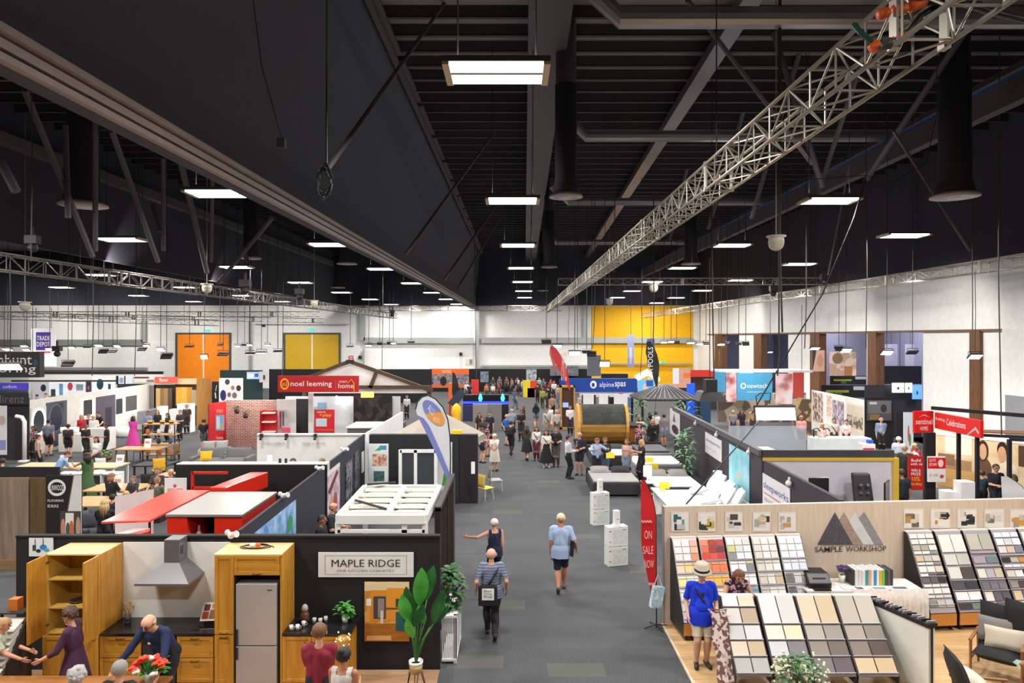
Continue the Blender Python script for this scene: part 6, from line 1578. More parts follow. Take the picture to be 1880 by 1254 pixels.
# ---- cabins and counters behind the bedding partition
table('white reception counter behind the partition', 8.9, 11.2, 28.7, 29.8, 1.0, M('ddd8d4', .4), WHITE)
bx('white_bench_box', 'white display counter with wooden top behind bedding partition', 'counter', 8.4, 10.4, 26.6, 28.4, 0, 1.3, M('e4e0da', .5)); bx('bench_top', 'pale wooden top on the white display counter', 'board', 8.36, 10.44, 26.56, 28.44, 1.31, 1.36, M('dcc8aa', .5))
fpanel('wall_glass_booth', 1338, 1480, 30, 0, 2.0, M('cdd8e4', .2, alpha=.35), .05)
bx('white_counter', 'long white kitchen counter with black taps on the right', 'counter', XZ(1482, 34.4), XZ(1585, 34.4), 33.6, 34.4, 0, .95, M('e6ebee', .3))
for px, lb in ((1494, 'tall black tap on the white counter'), (1512, 'low black tap on the white kitchen counter')):
 q = MB(); c = P(px, 820, 34); q.tube([(c.x, 34, .96), (c.x, 34, 1.35), (c.x + .2, 34, 1.38), (c.x + .3, 33.95, 1.25)], .03, 6); tag(q.build('tap', BLACK), lb, 'tap')
bx('red_white_box', 'white box with a red band and blue lid on the long counter', 'box', XZ(1579, 30), XZ(1603, 30), 29.8, 30.2, 0, 1.25, M('e4e2e4', .5)); bx('box_band', 'red band board on the white box', 'board', XZ(1580, 30), XZ(1600, 30), 29.74, 29.8, .85, 1.08, RED); bx('blue_tub', 'blue tub on the white box', 'lid', XZ(1592, 30), XZ(1602, 30), 29.9, 30.1, 1.26, 1.4, M('2a5ac8', .5))
fM = plane((XZ(1492, 44), 44), (XZ(1585, 37), 37))
panel('wall_mural_stand', fM(1490), fM(1587), 0, 2.5, M('e8e3df', .5))
sidepos('mural', 'white mural of people choosing clothes on the kitchen stand', 'mural', fM, 1493, 1554, .6, 2.45, M('e9e5e2', .5), [(.0, .0, .34, .97, M('5a4c46', .5, pat='picture', c2='d8c4b4', sc=4)), (.45, .3, .6, .95, M('c89a84', .5, pat='picture', c2='e2cfc2', sc=5)), (.62, .1, .95, .85, M('6a5a78', .5, pat='picture', c2='d0c0c4', sc=5))])
sidepos('mural', 'pale mural with balcony railing beside the clothes mural', 'mural', fM, 1556, 1585, .3, 2.2, M('ddd2c2', .5), [(0, .3, 1, .65, M('6a5e54', .5, pat='cells', c2='c8b8a4', sc=6)), (0, .66, 1, .95, M('cfc3ae', .5))])
fpanel('wall_dark_kitchen', 1588, 1640, 36.6, 0, 2.66, BLACKP)
pos('kitchen_picture', 'dark kitchen photo panel above the grey-shirted man', 'picture', 1592, 735, 1637, 772, 36.3, M('4a4a50', .4), [(.03, .35, .97, .97, M('6a6a70', .4)), (.1, .05, .5, .3, M('8a6a3a', .4)), (.1, .8, .4, .92, M('c8c8cc', .4)), (.55, .4, .8, .8, M('2c2a2e', .4), ELL)])
pos('side_banner', 'black upright banner with white lettering beside the pale banner', 'banner', 1645, 757, 1658, 830, 34.5, BLACK, (), [('KITCHENS', .8, .1, .25, .9, WHITE)])
pos('side_banner', 'pale blue banner with bottles behind the red sign', 'banner', 1659, 757, 1677, 835, 33.5, M('d3dde4', .5), [(.4, .3, .6, .7, M('c85a5a', .5), ELL), (.55, .2, .75, .5, M('4a8a5a', .5), ELL)])
# ---- home builder stand with family mural
REDS = M('e0201c', .45)
pos('builder_sign', 'red square sign with white lettering', 'sign', 1679, 755, 1714, 795, 25, REDS, [(.2, .72, .8, .86, WHITE, [(0, 0), (.5, .9), (1, 0), (.5, .7)])], [('sentinel', .06, .4, .94, .66, WHITE), ('HOMES', .3, .12, .7, .3, WHITE)], thick=.12)
a, b = P(1716, 786, 24.8), P(1800, 786, 22.3); a.z = b.z = ZZ(786, 24.8)
board('builder_fascia', 'long red fascia with script lettering and a small gable', 'sign', a, b - a, (0, 0, .56), REDS, [(.72, .02, .98, .6, M('b8b4b8', .5), [(0, 0), (.7, 1), (1, .5), (.9, .3), (.7, .7), (.1, 0)])], [('Building', .03, .5, .24, .72, WHITE), ('Celebrations', .28, .35, .7, .75, WHITE)], thick=.1)
q = MB(); q.beam((a.x - .1, a.y, 3.3), (b.x + 4, b.y - 4, 3.3), .12, .12); struct(q, 'trim_29', BLACK)
panel('wall_builder_post', (XZ(1699, 24.2), 24.2), (XZ(1718, 24.2), 24.2), 0, 2.5, BLACK, .15)
fF = plane((XZ(1718, 27), 27), (XZ(1885, 24.5), 24.5))
panel('wall_builder_stand', fF(1716), fF(1960), 0, 2.3, M('e6d2b4', .6))
SKN = M('d2a07c', .5)
sidepos('family_mural', 'large warm mural of a smiling couple at a table', 'mural', fF, 1719, 1960, .1, 2.2, M('ead2ae', .5, pat='mottle', c2='dcbc90', sc=.8), [(.0, .0, .36, .34, M('d8a868', .5)), (.02, .34, .3, .52, M('b08a62', .5)), (.02, .4, .16, .6, M('8a6a52', .5)), (.08, .62, .3, .95, M('f2e6d2', .5)),
 (.33, .2, .46, .62, M('6a4a34', .5), ELL), (.345, .55, .435, .92, M('3c2418', .5), ELL), (.36, .58, .42, .86, SKN, ELL), (.5, .15, .66, .6, M('e8d8c0', .5), ELL), (.5, .66, .58, .93, M('2c1a12', .5), ELL), (.505, .58, .57, .85, SKN, ELL), (.36, .05, .56, .3, M('c8905a', .5)), (.66, .55, .76, .9, M('5a3c28', .5)), (0, .93, 1, 1, M('f4f0ea', .5))])
t = thing('steel_pergola', 'black steel pergola in front of the family mural', 'frame', (XZ(1800, 23), 23, 0))
for px, d in ((1760, 23.6), (1794, 22.6), (1853, 21.6), (1925, 21.8)):
 q = MB(); a = P(px, 900, d); q.box(a.x - .05, a.x + .05, d - .05, d + .05, 0, 2.65); q.build('post', BLACK, t)
for p0, p1 in (((1760, 23.6, 2.65), (1925, 22.9, 2.65)), ((1794, 22.6, 2.65), (1925, 21.8, 2.65)), ((1760, 23.6, 2.65), (1794, 22.6, 2.65)), ((1853, 21.6, 2.65), (1925, 21.2, 2.65))):
 q = MB(); q.beam((XZ(p0[0], p0[1]), p0[1], p0[2]), (XZ(p1[0], p1[1]), p1[1], p1[2]), .09, .09); q.build('beam', BLACK, t)
q = MB(); q.prism([(XZ(1785, 23.4), 23.4, 2.7), (XZ(1925, 22.8), 22.8, 2.7), (XZ(1925, 22.0), 22.0, 2.7), (XZ(1802, 22.7), 22.7, 2.7)], (0, 0, .03)); q.build('timber_roof', M('8a5c3a', .6, pat='woodx', c2='6f4628'), t)
pos('offer_sign', 'red and white offer sign on the black post', 'sign', 1703, 838, 1736, 885, 23.9, M('eeecec', .5), [(.0, .52, 1, .95, REDS), (.58, .58, .88, .88, M('f4d8d6', .5), ELL), (.66, .14, .92, .3, M('d03a3a', .5), [(0, .2), (.7, 0), (1, .7), (.3, 1)])], [('$7,000', .1, .62, .5, .74, WHITE), ('QUOTE', .1, .78, .45, .9, WHITE), ('$1,300', .1, .2, .58, .32, M('c88a8a', .5))])
pos('win_banner', 'red pull-up banner with yellow lettering', 'banner', 1667, 838, 1696, 900, 22.8, M('b8181c', .5), (), [('Build', .2, .84, .8, .93, WHITE), ('with us', .15, .74, .9, .82, WHITE), ('WIN A', .2, .54, .8, .63, WHITE), ('PRIZE', .2, .44, .8, .52, WHITE), ('10%', .25, .27, .75, .4, M('f0c030', .5)), ('today', .15, .12, .9, .24, M('f0c030', .5))])
for k, (px, y, w_, h_, lb) in enumerate(((1770, 22.4, .45, 1.2, 'tall white plinth in front of the family mural'), (1740, 22.6, .36, .85, 'lower white plinth beside the tall white one'))):
 x = XZ(px, y); bx('plinth', lb, 'plinth', x - w_ / 2, x + w_ / 2, y - .2, y + .2, 0, h_, M('eceaea', .5))
feather('feather_flag', 'grey and white feather flag cut by the right picture edge', (XZ(1893, 18.6), 18.6, 0), 2.1, .7, M('d4d2d6', .7), 0, -.1, stand=True)
fpanel('floor_builder_strip', 1640, 1700, 22.4, 0, .012, M('d9d6d4', .5), 1.5)
# ================================================================ FAR STANDS
# ---- bathroom stand: white side wall with mirrors, dark bays, counters
BA, BB = (-23.5, 33.5), (-24.0, 48)
panel('wall_bathroom_stand', BA, BB, 0, 2.75, M('e4e1da', .5))
fA = plane(BA, BB)
LITW = M('fff8ee', .5, 0, 4.5)
DKG = M('3a3b42', .4)
for n_, lb, x0, x1, z0, z1, m_, pt in (
  ('bay_lining', 'slate blue bay panel on the bathroom wall behind the round mirrors', 84, 122, .2, 2.5, M('4f5462', .6), ()),
  ('round_mirror', 'round mirror with a glowing white rim on the bathroom wall', 56, 84, .9, 2.35, M('e9e5de', .5), ((.02, .02, .98, .98, LITW, ELL), (.14, .1, .86, .9, M('30343a', .3), ELL))),
  ('round_mirror', 'big dark round mirror next to the glowing one', 88, 115, .9, 2.4, M('4f5462', .6), ((.02, .02, .98, .98, M('6f7a8c', .4), ELL), (.08, .05, .95, .95, M('2e3646', .3), ELL))),
  ('square_mirror', 'dark square mirror with a white rim on the bathroom wall', 150, 172, 1.4, 2.4, LITW, ((.08, .06, .85, .94, DKG),)),
  ('bay_lining', 'purple-grey tall bay panel in the middle of bathroom wall', 176, 211, .1, 2.4, M('5a5464', .6), ((.45, .05, .8, .7, M('3a3640', .5)),)),
  ('square_mirror', 'small black mirror left of the bright framed mirror', 213, 224, 1.2, 2.1, DKG, ()),
  ('square_mirror', 'bright framed rectangular mirror on the bathroom wall', 227, 253, 1.1, 2.3, LITW, ((.08, .1, .92, .9, M('5a5e5c', .3)),))):
 sidepos(n_, lb, 'mirror' if 'mirror' in n_ else 'panel', fA, x0, x1, z0, z1, m_, list(pt))
fpanel('wall_grey_bay', 254, 286, 46, 0, 2.65, M('6e6a68', .6))
for lb, px0, px1, d, z, dp in (('white bathroom counter with basins left of the dark-clad man', 107, 150, 35.4, .9, .8), ('white bathroom counter with sloping front in the middle', 150, 197, 36.0, 1.1, .8), ('white vanity cabinet beside the bath', 246, 262, 44, .9, .6), ('low white plinth left of the bathtub', 195, 212, 42.5, .9, .5)):
 bx('bathroom_counter', lb, 'counter', XZ(px0, d), XZ(px1, d), d, d + dp, 0, z, M('e6e3dd', .4))
for k in range(4):
 q = MB(); x = XZ(116 + k * 8, 35.8); q.lathe([(.1, 0), (.14, .12), (.13, .3), (.11, .3), (.12, .12), (.02, .03)], (x, 35.8, .9), 12)
 tag(q.build('basin', WHITEG, smooth=True), 'white basin displayed on the left bathroom counter', 'basin', 'basins on the bathroom counter')
q = MB(); q.lathe([(.5, 0), (.62, .1), (.68, .58), (.62, .58), (.52, .12), (.02, .08)], (XZ(231, 40.8), 40.8, 0), 20, 1.0, .6); tag(q.build('bathtub', WHITEG, smooth=True), 'white freestanding bathtub at the bathroom stand', 'bathtub')
bx('wash_stand', 'grey wash stand under the bright mirror', 'stand', -23.4, -22.9, 43.5, 46.0, .4, 1.2, M('7a7c86', .5))
fpanel('wall_dark_bathroom', -60, 53, 33, 0, 2.95, M('29262b', .7))
pos('blue_sign', 'blue and violet sign strip on the dark stand at left edge', 'sign', -20, 703, 52, 716, 32.8, M('3a3a9a', .5), [(.5, 0, 1, 1, M('4a3ab8', .5))], [('conform', .35, .25, .7, .7, M('c8c8e8', .5))])
pos('dark_sign', 'dark sign with grey letters below the blue strip', 'sign', -20, 722, 52, 743, 32.8, M('211f23', .5), (), [('lirenz', .28, .15, .9, .85, M('5a585c', .5))])
q = MB(); a = P(45, 812, 32.4); q.tube([(a.x, 32.4, 0.1), (a.x, 32.4, 1.9), (a.x - .12, 32.4, 2.1), (a.x - .4, 32.4, 2.15)], .09, 8); q.box(a.x - .25, a.x + .12, 32.3, 32.6, 0, .1); tag(q.build('shower_arch', WHITE, smooth=True), 'white curved shower column in the dark stand', 'shower')
pos('edge_banner', 'pale banner at the very left edge', 'banner', -12, 745, 12, 835, 31.8, M('d4d6d6', .5), [(.4, .6, .9, .8, M('c0a8a4', .5), ELL), (.3, .1, .95, .3, M('8a8cc0', .5))])
# ---- product posters behind the bathroom stand
fpanel('wall_product_stand', 52, 300, 53, 0, 2.95, M('d8d6d4', .6))
for x0, x1, y0, y1, c, pt, lb in ((60, 89, 700, 738, 'b2b2b8', [(.5, .5, .85, .85, M('2a2c40', .5), ELL)], 'grey poster with a dark disc above the round mirror'), (90, 124, 702, 727, 'dfe4ea', [(.55, .05, .75, .9, M('6a9ac8', .5)), (.1, .0, .35, .5, M('3a4048', .5))], 'pale poster with a blue bottle'), (124, 156, 701, 724, 'd6dde4', [(.0, .3, .3, .95, M('c84a50', .5), ELL), (.5, .3, .9, .8, M('8a98a8', .5))], 'pale poster with a red figure'), (158, 167, 700, 720, '2e2c4a', [(.3, .2, .7, .6, M('c05a5a', .5), ELL)], 'narrow navy poster'),
        (169, 211, 694, 721, 'e9edf0', [(.2, .2, .5, .95, M('22444c', .5), ELL), (.7, .15, .82, .6, M('2a4a80', .5))], 'bright poster with a dark green tree shape'), (213, 243, 690, 706, 'd0d6e0', [(0, 0, .15, 1, BLACK), (.5, 0, .58, 1, BLACK), (.2, .2, .45, .8, M('9aa8c0', .5))], 'row of framed pale product pictures'), (246, 292, 690, 702, 'd8d2cc', [(0, .6, .6, .85, M('6a2a34', .5)), (.5, .05, .8, .4, M('8a7a78', .5))], 'wide pale poster with dark red lettering bars')):
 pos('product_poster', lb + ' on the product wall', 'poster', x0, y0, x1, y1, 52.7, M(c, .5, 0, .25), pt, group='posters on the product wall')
for x0, x1, y0, y1, d, lb in ((75, 298, 682, 687, 50, 'long black overhead beam over the product posters'), (20, 210, 698, 701, 48, 'thin black overhead track left of the posters'), (215, 285, 705, 712, 48, 'short black track over the bright mirror')):
 bx('overhead_beam', lb, 'beam', XZ(x0, d), XZ(x1, d), d, d + .2, ZZ(y1, d), ZZ(y0, d), BLACK)
# ---- hanging signs
t = pos('hanging_sign', 'dark hanging sign with pale lettering cut by the left edge', 'sign', -46, 646, 73, 693, 30, M('2a2629', .6), [(.9, .45, .97, .7, M('2a4a68', .5), ELL)], [('manhunt', .07, .5, .88, .9, M('e2dfdf', .5)), ('flooring', .07, .1, .94, .5, M('e2dfdf', .5))], thick=.3)
q = MB()
for px in (-30, 8, 60):
 q.tube([P(px, 646, 30.1), P(px, 560, 30.1)], .015, 4)
q.build('hanging_wire', DARK, t)
t = pos('hanging_banner', 'hanging white banner with a purple square', 'banner', 57, 603, 102, 672, 44, M('dcdde4', .6), [(.2, .42, .8, .9, M('4a2a8a', .5)), (.2, .34, .8, .39, M('b84a58', .5)), (.2, .2, .8, .23, M('a8a8b8', .5)), (.2, .13, .8, .16, M('a8a8b8', .5))], [('TRADE', .24, .68, .78, .8, WHITE), ('DEPOT', .24, .52, .78, .64, WHITE)], thick=.08)
q = MB(); q.tube([P(66, 603, 44), P(66, 565, 44)], .02, 4); q.tube([P(94, 603, 44), P(94, 565, 44)], .02, 4); q.build('hanging_wire', DARK, t)
# ---- timber stand, brick stand, home appliance stand
fpanel('wall_timber_stand', 283, 360, 46, 0, 2.7, M('3a2f28', .7)); fpanel('trim_30', 283, 362, 45.8, 2.75, 3.1, M('c9b08a', .6), .3)
pos('red_strip_sign', 'red sign strip over the timber samples', 'sign', 284, 692, 326, 703, 45.4, M('e24a3a', .5), (), [('floor', .2, .2, .6, .8, WHITE)])
for k, (x0, x1, y0, y1, c) in enumerate(((286, 294, 713, 765, 'b8935c'), (294, 301, 713, 765, '7a5a38'), (301, 308, 713, 765, '8f6e44'), (308, 316, 713, 765, '4a3a2c'), (323, 333, 711, 745, 'c9952e'), (333, 343, 711, 745, 'd4a03a'), (343, 352, 711, 745, 'c08a2a'), (352, 360, 716, 745, 'a8997c'))):
 pos('timber_board', '%s upright timber sample board on the timber stand' % ('honey', 'brown', 'tan', 'very dark', 'golden', 'bright golden', 'amber', 'grey')[k], 'board', x0, y0, x1, y1, 45.7, M(c, .5, pat='woodz', c2=c, sc=2), thick=.05, group='upright timber samples')
for k, (x0, x1, y0, d, lb) in enumerate(((288, 300, 747, 43, 'small white plinth left on the timber stand'), (310, 330, 752, 42, 'white stepped plinth in the middle of the timber stand'), (325, 350, 742, 42.6, 'tall white stepped plinth on the timber stand'))):
 bx('plinth', lb, 'plinth', XZ(x0, d), XZ(x1, d), d, d + .6, 0, ZZ(y0, d), WHITE)
fpanel('wall_tall_timber', 361, 388, 45, 0, 3.2, M('b07d3c', .5, pat='woodz', c2='946428')); fpanel('wall_black_pier', 389, 402, 44.5, 0, 3.0, BLACK)
pos('slash_mark', 'white slanted mark on the black pier', 'sign', 391, 706, 400, 733, 44.3, BLACK, [(.3, .55, .8, .95, WHITE, [(.4, 0), (.6, 0), (1, 1), (.8, 1)]), (.3, .05, .8, .45, WHITE, [(.4, 0), (.8, 0), (.5, 1), (.1, 1)])])
pos('portrait_wall', 'white panel with round portraits and a blue figure', 'poster', 402, 694, 446, 738, 43, M('e3e4e6', .5), [(.25, .72, .45, .95, M('3a4a58', .5), ELL), (.5, .5, .65, .68, M('b8704a', .5), ELL), (.72, .45, .92, .7, M('3a2a40', .5), ELL), (.05, .05, .3, .5, M('2a2a6a', .5), ELL), (.35, .2, .5, .4, M('8a5a5a', .5), ELL), (.55, .15, .75, .4, M('7a6a68', .5), ELL)])
fpanel('wall_green_stand', 404, 482, 58, 0, 3.1, M('1f3a3a', .6))
t = pos('wall_screen', 'lit screen with pale blue picture on the green stand', 'screen', 453, 683, 477, 696, 57, M('8aa0d0', .3, 0, 1.2), [(.1, .2, .5, .7, M('c8d4f0', .3, 0, 1.2)), (.6, .3, .9, .8, M('5a6aa0', .3))])
pos('figure_poster', 'white poster with a dark red figure on the green stand', 'poster', 476, 682, 493, 702, 57, M('d8d8d4', .5), [(.4, .2, .65, .7, M('6a2a34', .5), ELL)])
bx('green_counter', 'white counter in front of the green stand', 'counter', XZ(455, 50), XZ(500, 50), 50, 51, 0, 1.1, M('c9cac4', .5))
fpanel('wall_black_back', 494, 792, 62, 0, 3.0, BLACKP)
panel('wall_red_panel', (XZ(384, 35.3), 35.3), (XZ(415.5, 36.7), 36.7), 0, 2.45, M('b02024', .5))
pos('red_panel_poster', 'white and blue appliance picture on the red panel', 'poster', 396, 762, 411, 790, 35.2, M('8ab4e0', .4), [(.1, .1, .5, .9, M('d8e8f4', .4)), (.6, .1, .95, .4, M('e0b040', .4))], [('smart', .1, 1.15, .9, 1.4, M('f0c8a8', .5)), ('home', .1, -.6, .9, -.35, M('f0c8c8', .5))])
fpanel('wall_brick', 415.5, 523, 36.8, 0, 2.5, M('a0604c', .8, pat='brick', c2='854a3e'), .15)
for px, py, lb in ((435, 753, 'left green wall planter on the brick wall'), (451, 762, 'right green wall planter on the brick wall')):
 t = bushy('wall_planter', lb, tuple(P(px, py + 6, 36.4)), .14, .2, M('3a3430', .7), .22, .5, 40, .06, .12, M('3a4a30', .6))
t = thing('red_shelf_unit', 'red shelf unit with white shelves at the brick wall end', 'shelf', (XZ(495, 35.6), 35.6, 0))
q = MB(); x0, x1 = XZ(482, 35.6), XZ(509, 35.6); q.box(x0, x1, 35.55, 35.65, 0, 2.1); q.box(x0, x0 + .05, 35.2, 35.6, 0, 2.1); q.build('back', M('b81c20', .5), t)
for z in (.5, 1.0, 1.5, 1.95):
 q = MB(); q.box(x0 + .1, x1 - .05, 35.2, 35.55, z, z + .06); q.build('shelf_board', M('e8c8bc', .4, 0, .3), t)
for a, b in (((523, 36.5), (600, 31.0)), ((524, 38.0), (655, 38.0)), ((656, 38.0), (735, 38.0))):
 panel('wall_appliance_stand', (XZ(*a), a[1]), (XZ(*b), b[1]), 0 if a[0] != 523 else 0, 2.6 if a[0] != 523 else .01, M('dfe1e6', .55), .06)
fpanel('wall_appliance_front', 508, 543, 36.2, 0, 2.6, M('e2e0de', .55)); fpanel('wall_appliance_front', 566, 575, 36.2, 0, 2.9, M('e2e0de', .55)); fpanel('wall_doorway_dark', 543, 566, 37.6, 0, 2.5, M('221f22', .8))
pos('coat_poster', 'pale poster with a coloured stripe beside the dark doorway', 'poster', 512, 752, 528, 785, 35.9, M('cfc8c6', .5), [(.1, .0, .3, .9, M('b04a4a', .5)), (.4, .1, .6, .9, M('3a6a8a', .5)), (.7, .3, .95, .8, M('d8c0b0', .5))])
pos('play_poster', 'red poster with yellow lettering at the appliance stand', 'poster', 577, 752, 614, 795, 32.0, M('c01c24', .5), [(.08, .28, .62, .62, M('b8c4d0', .4)), (.08, .12, .95, .15, M('e8603a', .5))], [('+play', .25, .66, .85, .84, M('f2b824', .5)), ('come in', .15, .86, .55, .94, WHITE)])
pos('dark_display', 'dark shelving display inside the appliance stand', 'display', 649, 726, 720, 779, 37.8, M('1e1b1e', .5, pat='cells', c2='4a3c38', sc=3), [])
pos('wall_panel_blue', 'pale blue product panel on the white appliance wall', 'panel', 583, 739, 600, 752, 37.7, M('8fb0d0', .4))
q = MB(); c = P(630, 735, 37.7); q.obox(c, (.9, .04, .1), 0, 0, .5); q.obox(c, (.9, .04, .1), 0, 0, -.4); tag(q.build('light_fixture', M('ffffff', .5, 0, 4)), 'crossed white tube light on the appliance wall', 'lamp')
q = MB(); c = P(675, 724, 35); q.box(c.x - .3, c.x + .3, 34.8, 35.1, c.z - .15, c.z + .12); tag(q.build('pendant_lamp', M('d8a860', .5, 0, 1.6)), 'glowing tan box pendant above the appliance shoppers', 'lamp')
t = board('appliance_sign', 'long red sign with white lettering and a yellow ring logo', 'sign', P(510, 720, 34.5), P(658, 720, 34.5) - P(510, 720, 34.5), (0, 0, ZZ(690, 34.5) - ZZ(720, 34.5)), M('b4141c', .5), [(.03, .15, .14, .85, M('f0b020', .5), ELL), (.045, .25, .125, .75, M('b4141c', .5), ELL), (.715, .2, .72, .8, M('d85a50', .5))],
          [('nl', .06, .36, .11, .64, M('f0b020', .5)), ('noel leeming', .16, .27, .67, .68, WHITE), ('smart', .76, .58, .86, .72, M('f0c8c0', .5)), ('home', .75, .24, .94, .54, M('f4dcd8', .5))], thick=.15)
q = MB(); q.tube([P(650, 719, 34.4), P(650, 704, 34.4), P(645, 697, 34.4), P(639, 703, 34.4)], .025, 4); q.build('house_outline', M('e8a030', .5), t)
t = thing('gable_house', 'white gabled show house with brown roof beams', 'house', (XZ(642, 39), 39, 0))
gp = [(565, 692), (642, 663), (792, 716), (592, 716)]
q = MB(); q.prism([P(566, 693, 39), P(642, 666, 39), P(790, 717, 39), P(790, 722, 39), P(566, 722, 39)], (0, .15, 0)); q.build('gable_infill', M('f0ece8', .6), t)
for a, b, w_ in (((548, 700), (643, 663), .18), ((641, 663), (794, 718), .18), ((658, 711), (792, 711), .16), ((692, 680), (680, 712), .16), ((592, 690), (590, 700), .14), ((636, 664), (650, 664), .22)):
 q = MB(); q.beam(P(*a, 38.8), P(*b, 38.8), .2, w_, (0, 1, 0)); q.build('roof_beam', M('5a4430', .6, pat='woodx', c2='46341f') if w_ != .22 else DARK, t)
for px in (560, 788):
 q = MB(); a = P(px, 720, 39); q.box(a.x - .1, a.x + .1, 38.8, 39.1, 0, a.z + .1); q.build('post', M('4a3a2a', .6), t)
bx('appliance_counter', 'white counter with boxes in front of the appliance wall', 'counter', XZ(520, 33), XZ(548, 33), 33, 34, 0, .9, M('d8cfc8', .5)); pos('pink_sign', 'pink sign hanging from the white counter', 'sign', 517, 785, 533, 795, 32.8, M('e0506a', .5))
bx('dark_bench', 'dark island bench in front of appliance shoppers', 'counter', XZ(640, 34), XZ(668, 34), 34, 35, 0, .9, BLACK)
# ---- far centre: black stands, posters, blue-lit desks
for a, b in ((790, 1086),):
 fpanel('wall_black_far', a, b, 75, 0, 2.45, BLACKP)
pos('orange_poster', 'orange topped poster with crowd picture in the far black wall', 'poster', 793, 677, 861, 712, 70, M('b8a8a0', .5, pat='picture', c2='4a4a6a', sc=3), [(0, .72, 1, 1, M('f06a1e', .5)), (0, 0, 1, .18, M('d86a38', .5)), (.22, .1, .4, .6, M('1d1b1e', .5), ELL)], [('MITRE', .28, .78, .52, .92, M('fbe8d8', .5))])
for x0, y0, x1, y1, c, lb in ((882, 682, 897, 702, '9aa4b4', 'small grey picture on the far black wall, left'), (966, 678, 985, 699, 'ccd2d8', 'tall pale picture on the far black wall, right'), (893, 704, 905, 716, '2a2c48', 'dark blue cloth on far table'), (1010, 672, 1062, 690, '8a807c', 'grey menu boards above the far cafe')):
 pos('far_picture', lb, 'picture', x0, y0, x1, y1, 74.5 if y1 < 700 else 70, M(c, .5, pat='picture', c2='4a5a70', sc=3))
for k, (x0, x1, lb) in enumerate(((850, 893, 'left black desk screen with blue light strip'), (893, 934, 'right black desk screen with blue light strip'))):
 t = thing('light_desk', lb, 'desk', (XZ((x0 + x1) / 2, 49), 49, 0), 0, 'blue-lit desks')
 q = MB(); q.box(XZ(x0, 49), XZ(x1, 49), 49, 49.6, 0, ZZ(725, 49)); q.build('screen', M('0d0c10', .3), t)
 q = MB(); q.box(XZ(x0, 49), XZ(x1, 49), 48.9, 48.98, ZZ(741, 49), ZZ(737, 49)); q.build('light_strip', M('2030ff', .5, 0, 4.0), t)
 q = MB(); q.lathe([(.08, 0), (.15, .2), (.1, .4), (.02, .55)], (XZ(x1 - 11, 48.6), 48.6, ZZ(737, 48.6)), 8); q.build('glow_ornament', M('4ad8d8', .4, 0, 1.5), t)
 q = MB(); q.box(XZ(x0, 48.6), XZ(x1, 48.6), 48.4, 48.85, 0, ZZ(744, 48.6)); q.build('counter', M('2a2a4a', .5), t)
for x0, x1, d, c, lb in ((868, 896, 44, '8d8784', 'grey stone slab panel left, before the blue desks'), (896, 921, 43.4, '7a7474', 'grey stone slab panel right, before the blue desks'), (921, 933, 44.5, '1b1a1d', 'black pier right of the stone slab panels')):
 bx('stone_slab', lb, 'panel', XZ(x0, d), XZ(x1, d), d, d + .3, 0, ZZ(742, d), M(c, .4))
q = MB(); c = P(838, 762, 36); q.lathe([(.26, .1), (.3, .5), (.26, 1.3), (.2, 1.75), (.26, 1.95), (.2, 2.25), (.05, 2.4)], (c.x, 36, 0), 14); tag(q.build('yellow_cover', M('f2bd12', .6), smooth=True), 'closed yellow parasol cover behind the beige parasol', 'parasol')
for a, b, c, lb in (((822, 740), (846, 712), '2a3a4a', 'dark slanted panel roof left of the blue desks'),):
 q = MB(); q.prism([P(a[0], a[1], 40), P(a[0] + 14, a[1] + 8, 40), P(b[0] + 9, b[1] + 12, 40), P(b[0], b[1], 40)], (0, .1, 0)); q.tube([P(a[0] + 4, a[1], 40.1), (XZ(a[0] + 4, 40.1), 40.1, 0)], .03, 5); tag(q.build('dark_flag', M(c, .6)), lb, 'flag')
bx('orange_pillar', 'orange display pillar under the orange poster', 'display', XZ(823, 52), XZ(834, 52), 52, 52.3, 0, 2.4, M('d8622c', .5))
for k, (x0, x1, d, lb) in enumerate(((890, 926, 66, 'long dark far table, left'), (895, 950, 72, 'long dark far table against the black wall'), (985, 1010, 70, 'dark far table near the pale picture'))):
 table(lb, XZ(x0, d), XZ(x1, d), d, d + .9, .8, BLACK, BLACK)
for px, py, d, c, lb in ((872, 703, 66, 'd8302a', 'red box on the far left table'), (980, 705, 68, 'e0402c', 'red bucket near the far pale picture'), (967, 704, 68, 'e8d020', 'yellow jacketed stand near the far pale picture'), (975, 718, 68, '2a8ac0', 'blue far display bin')):
 q = MB(); a = P(px, py, d); q.box(a.x - .35, a.x + .35, d - .2, d + .2, 0, a.z + .3); tag(q.build('far_display', M(c, .5)), lb, 'display')
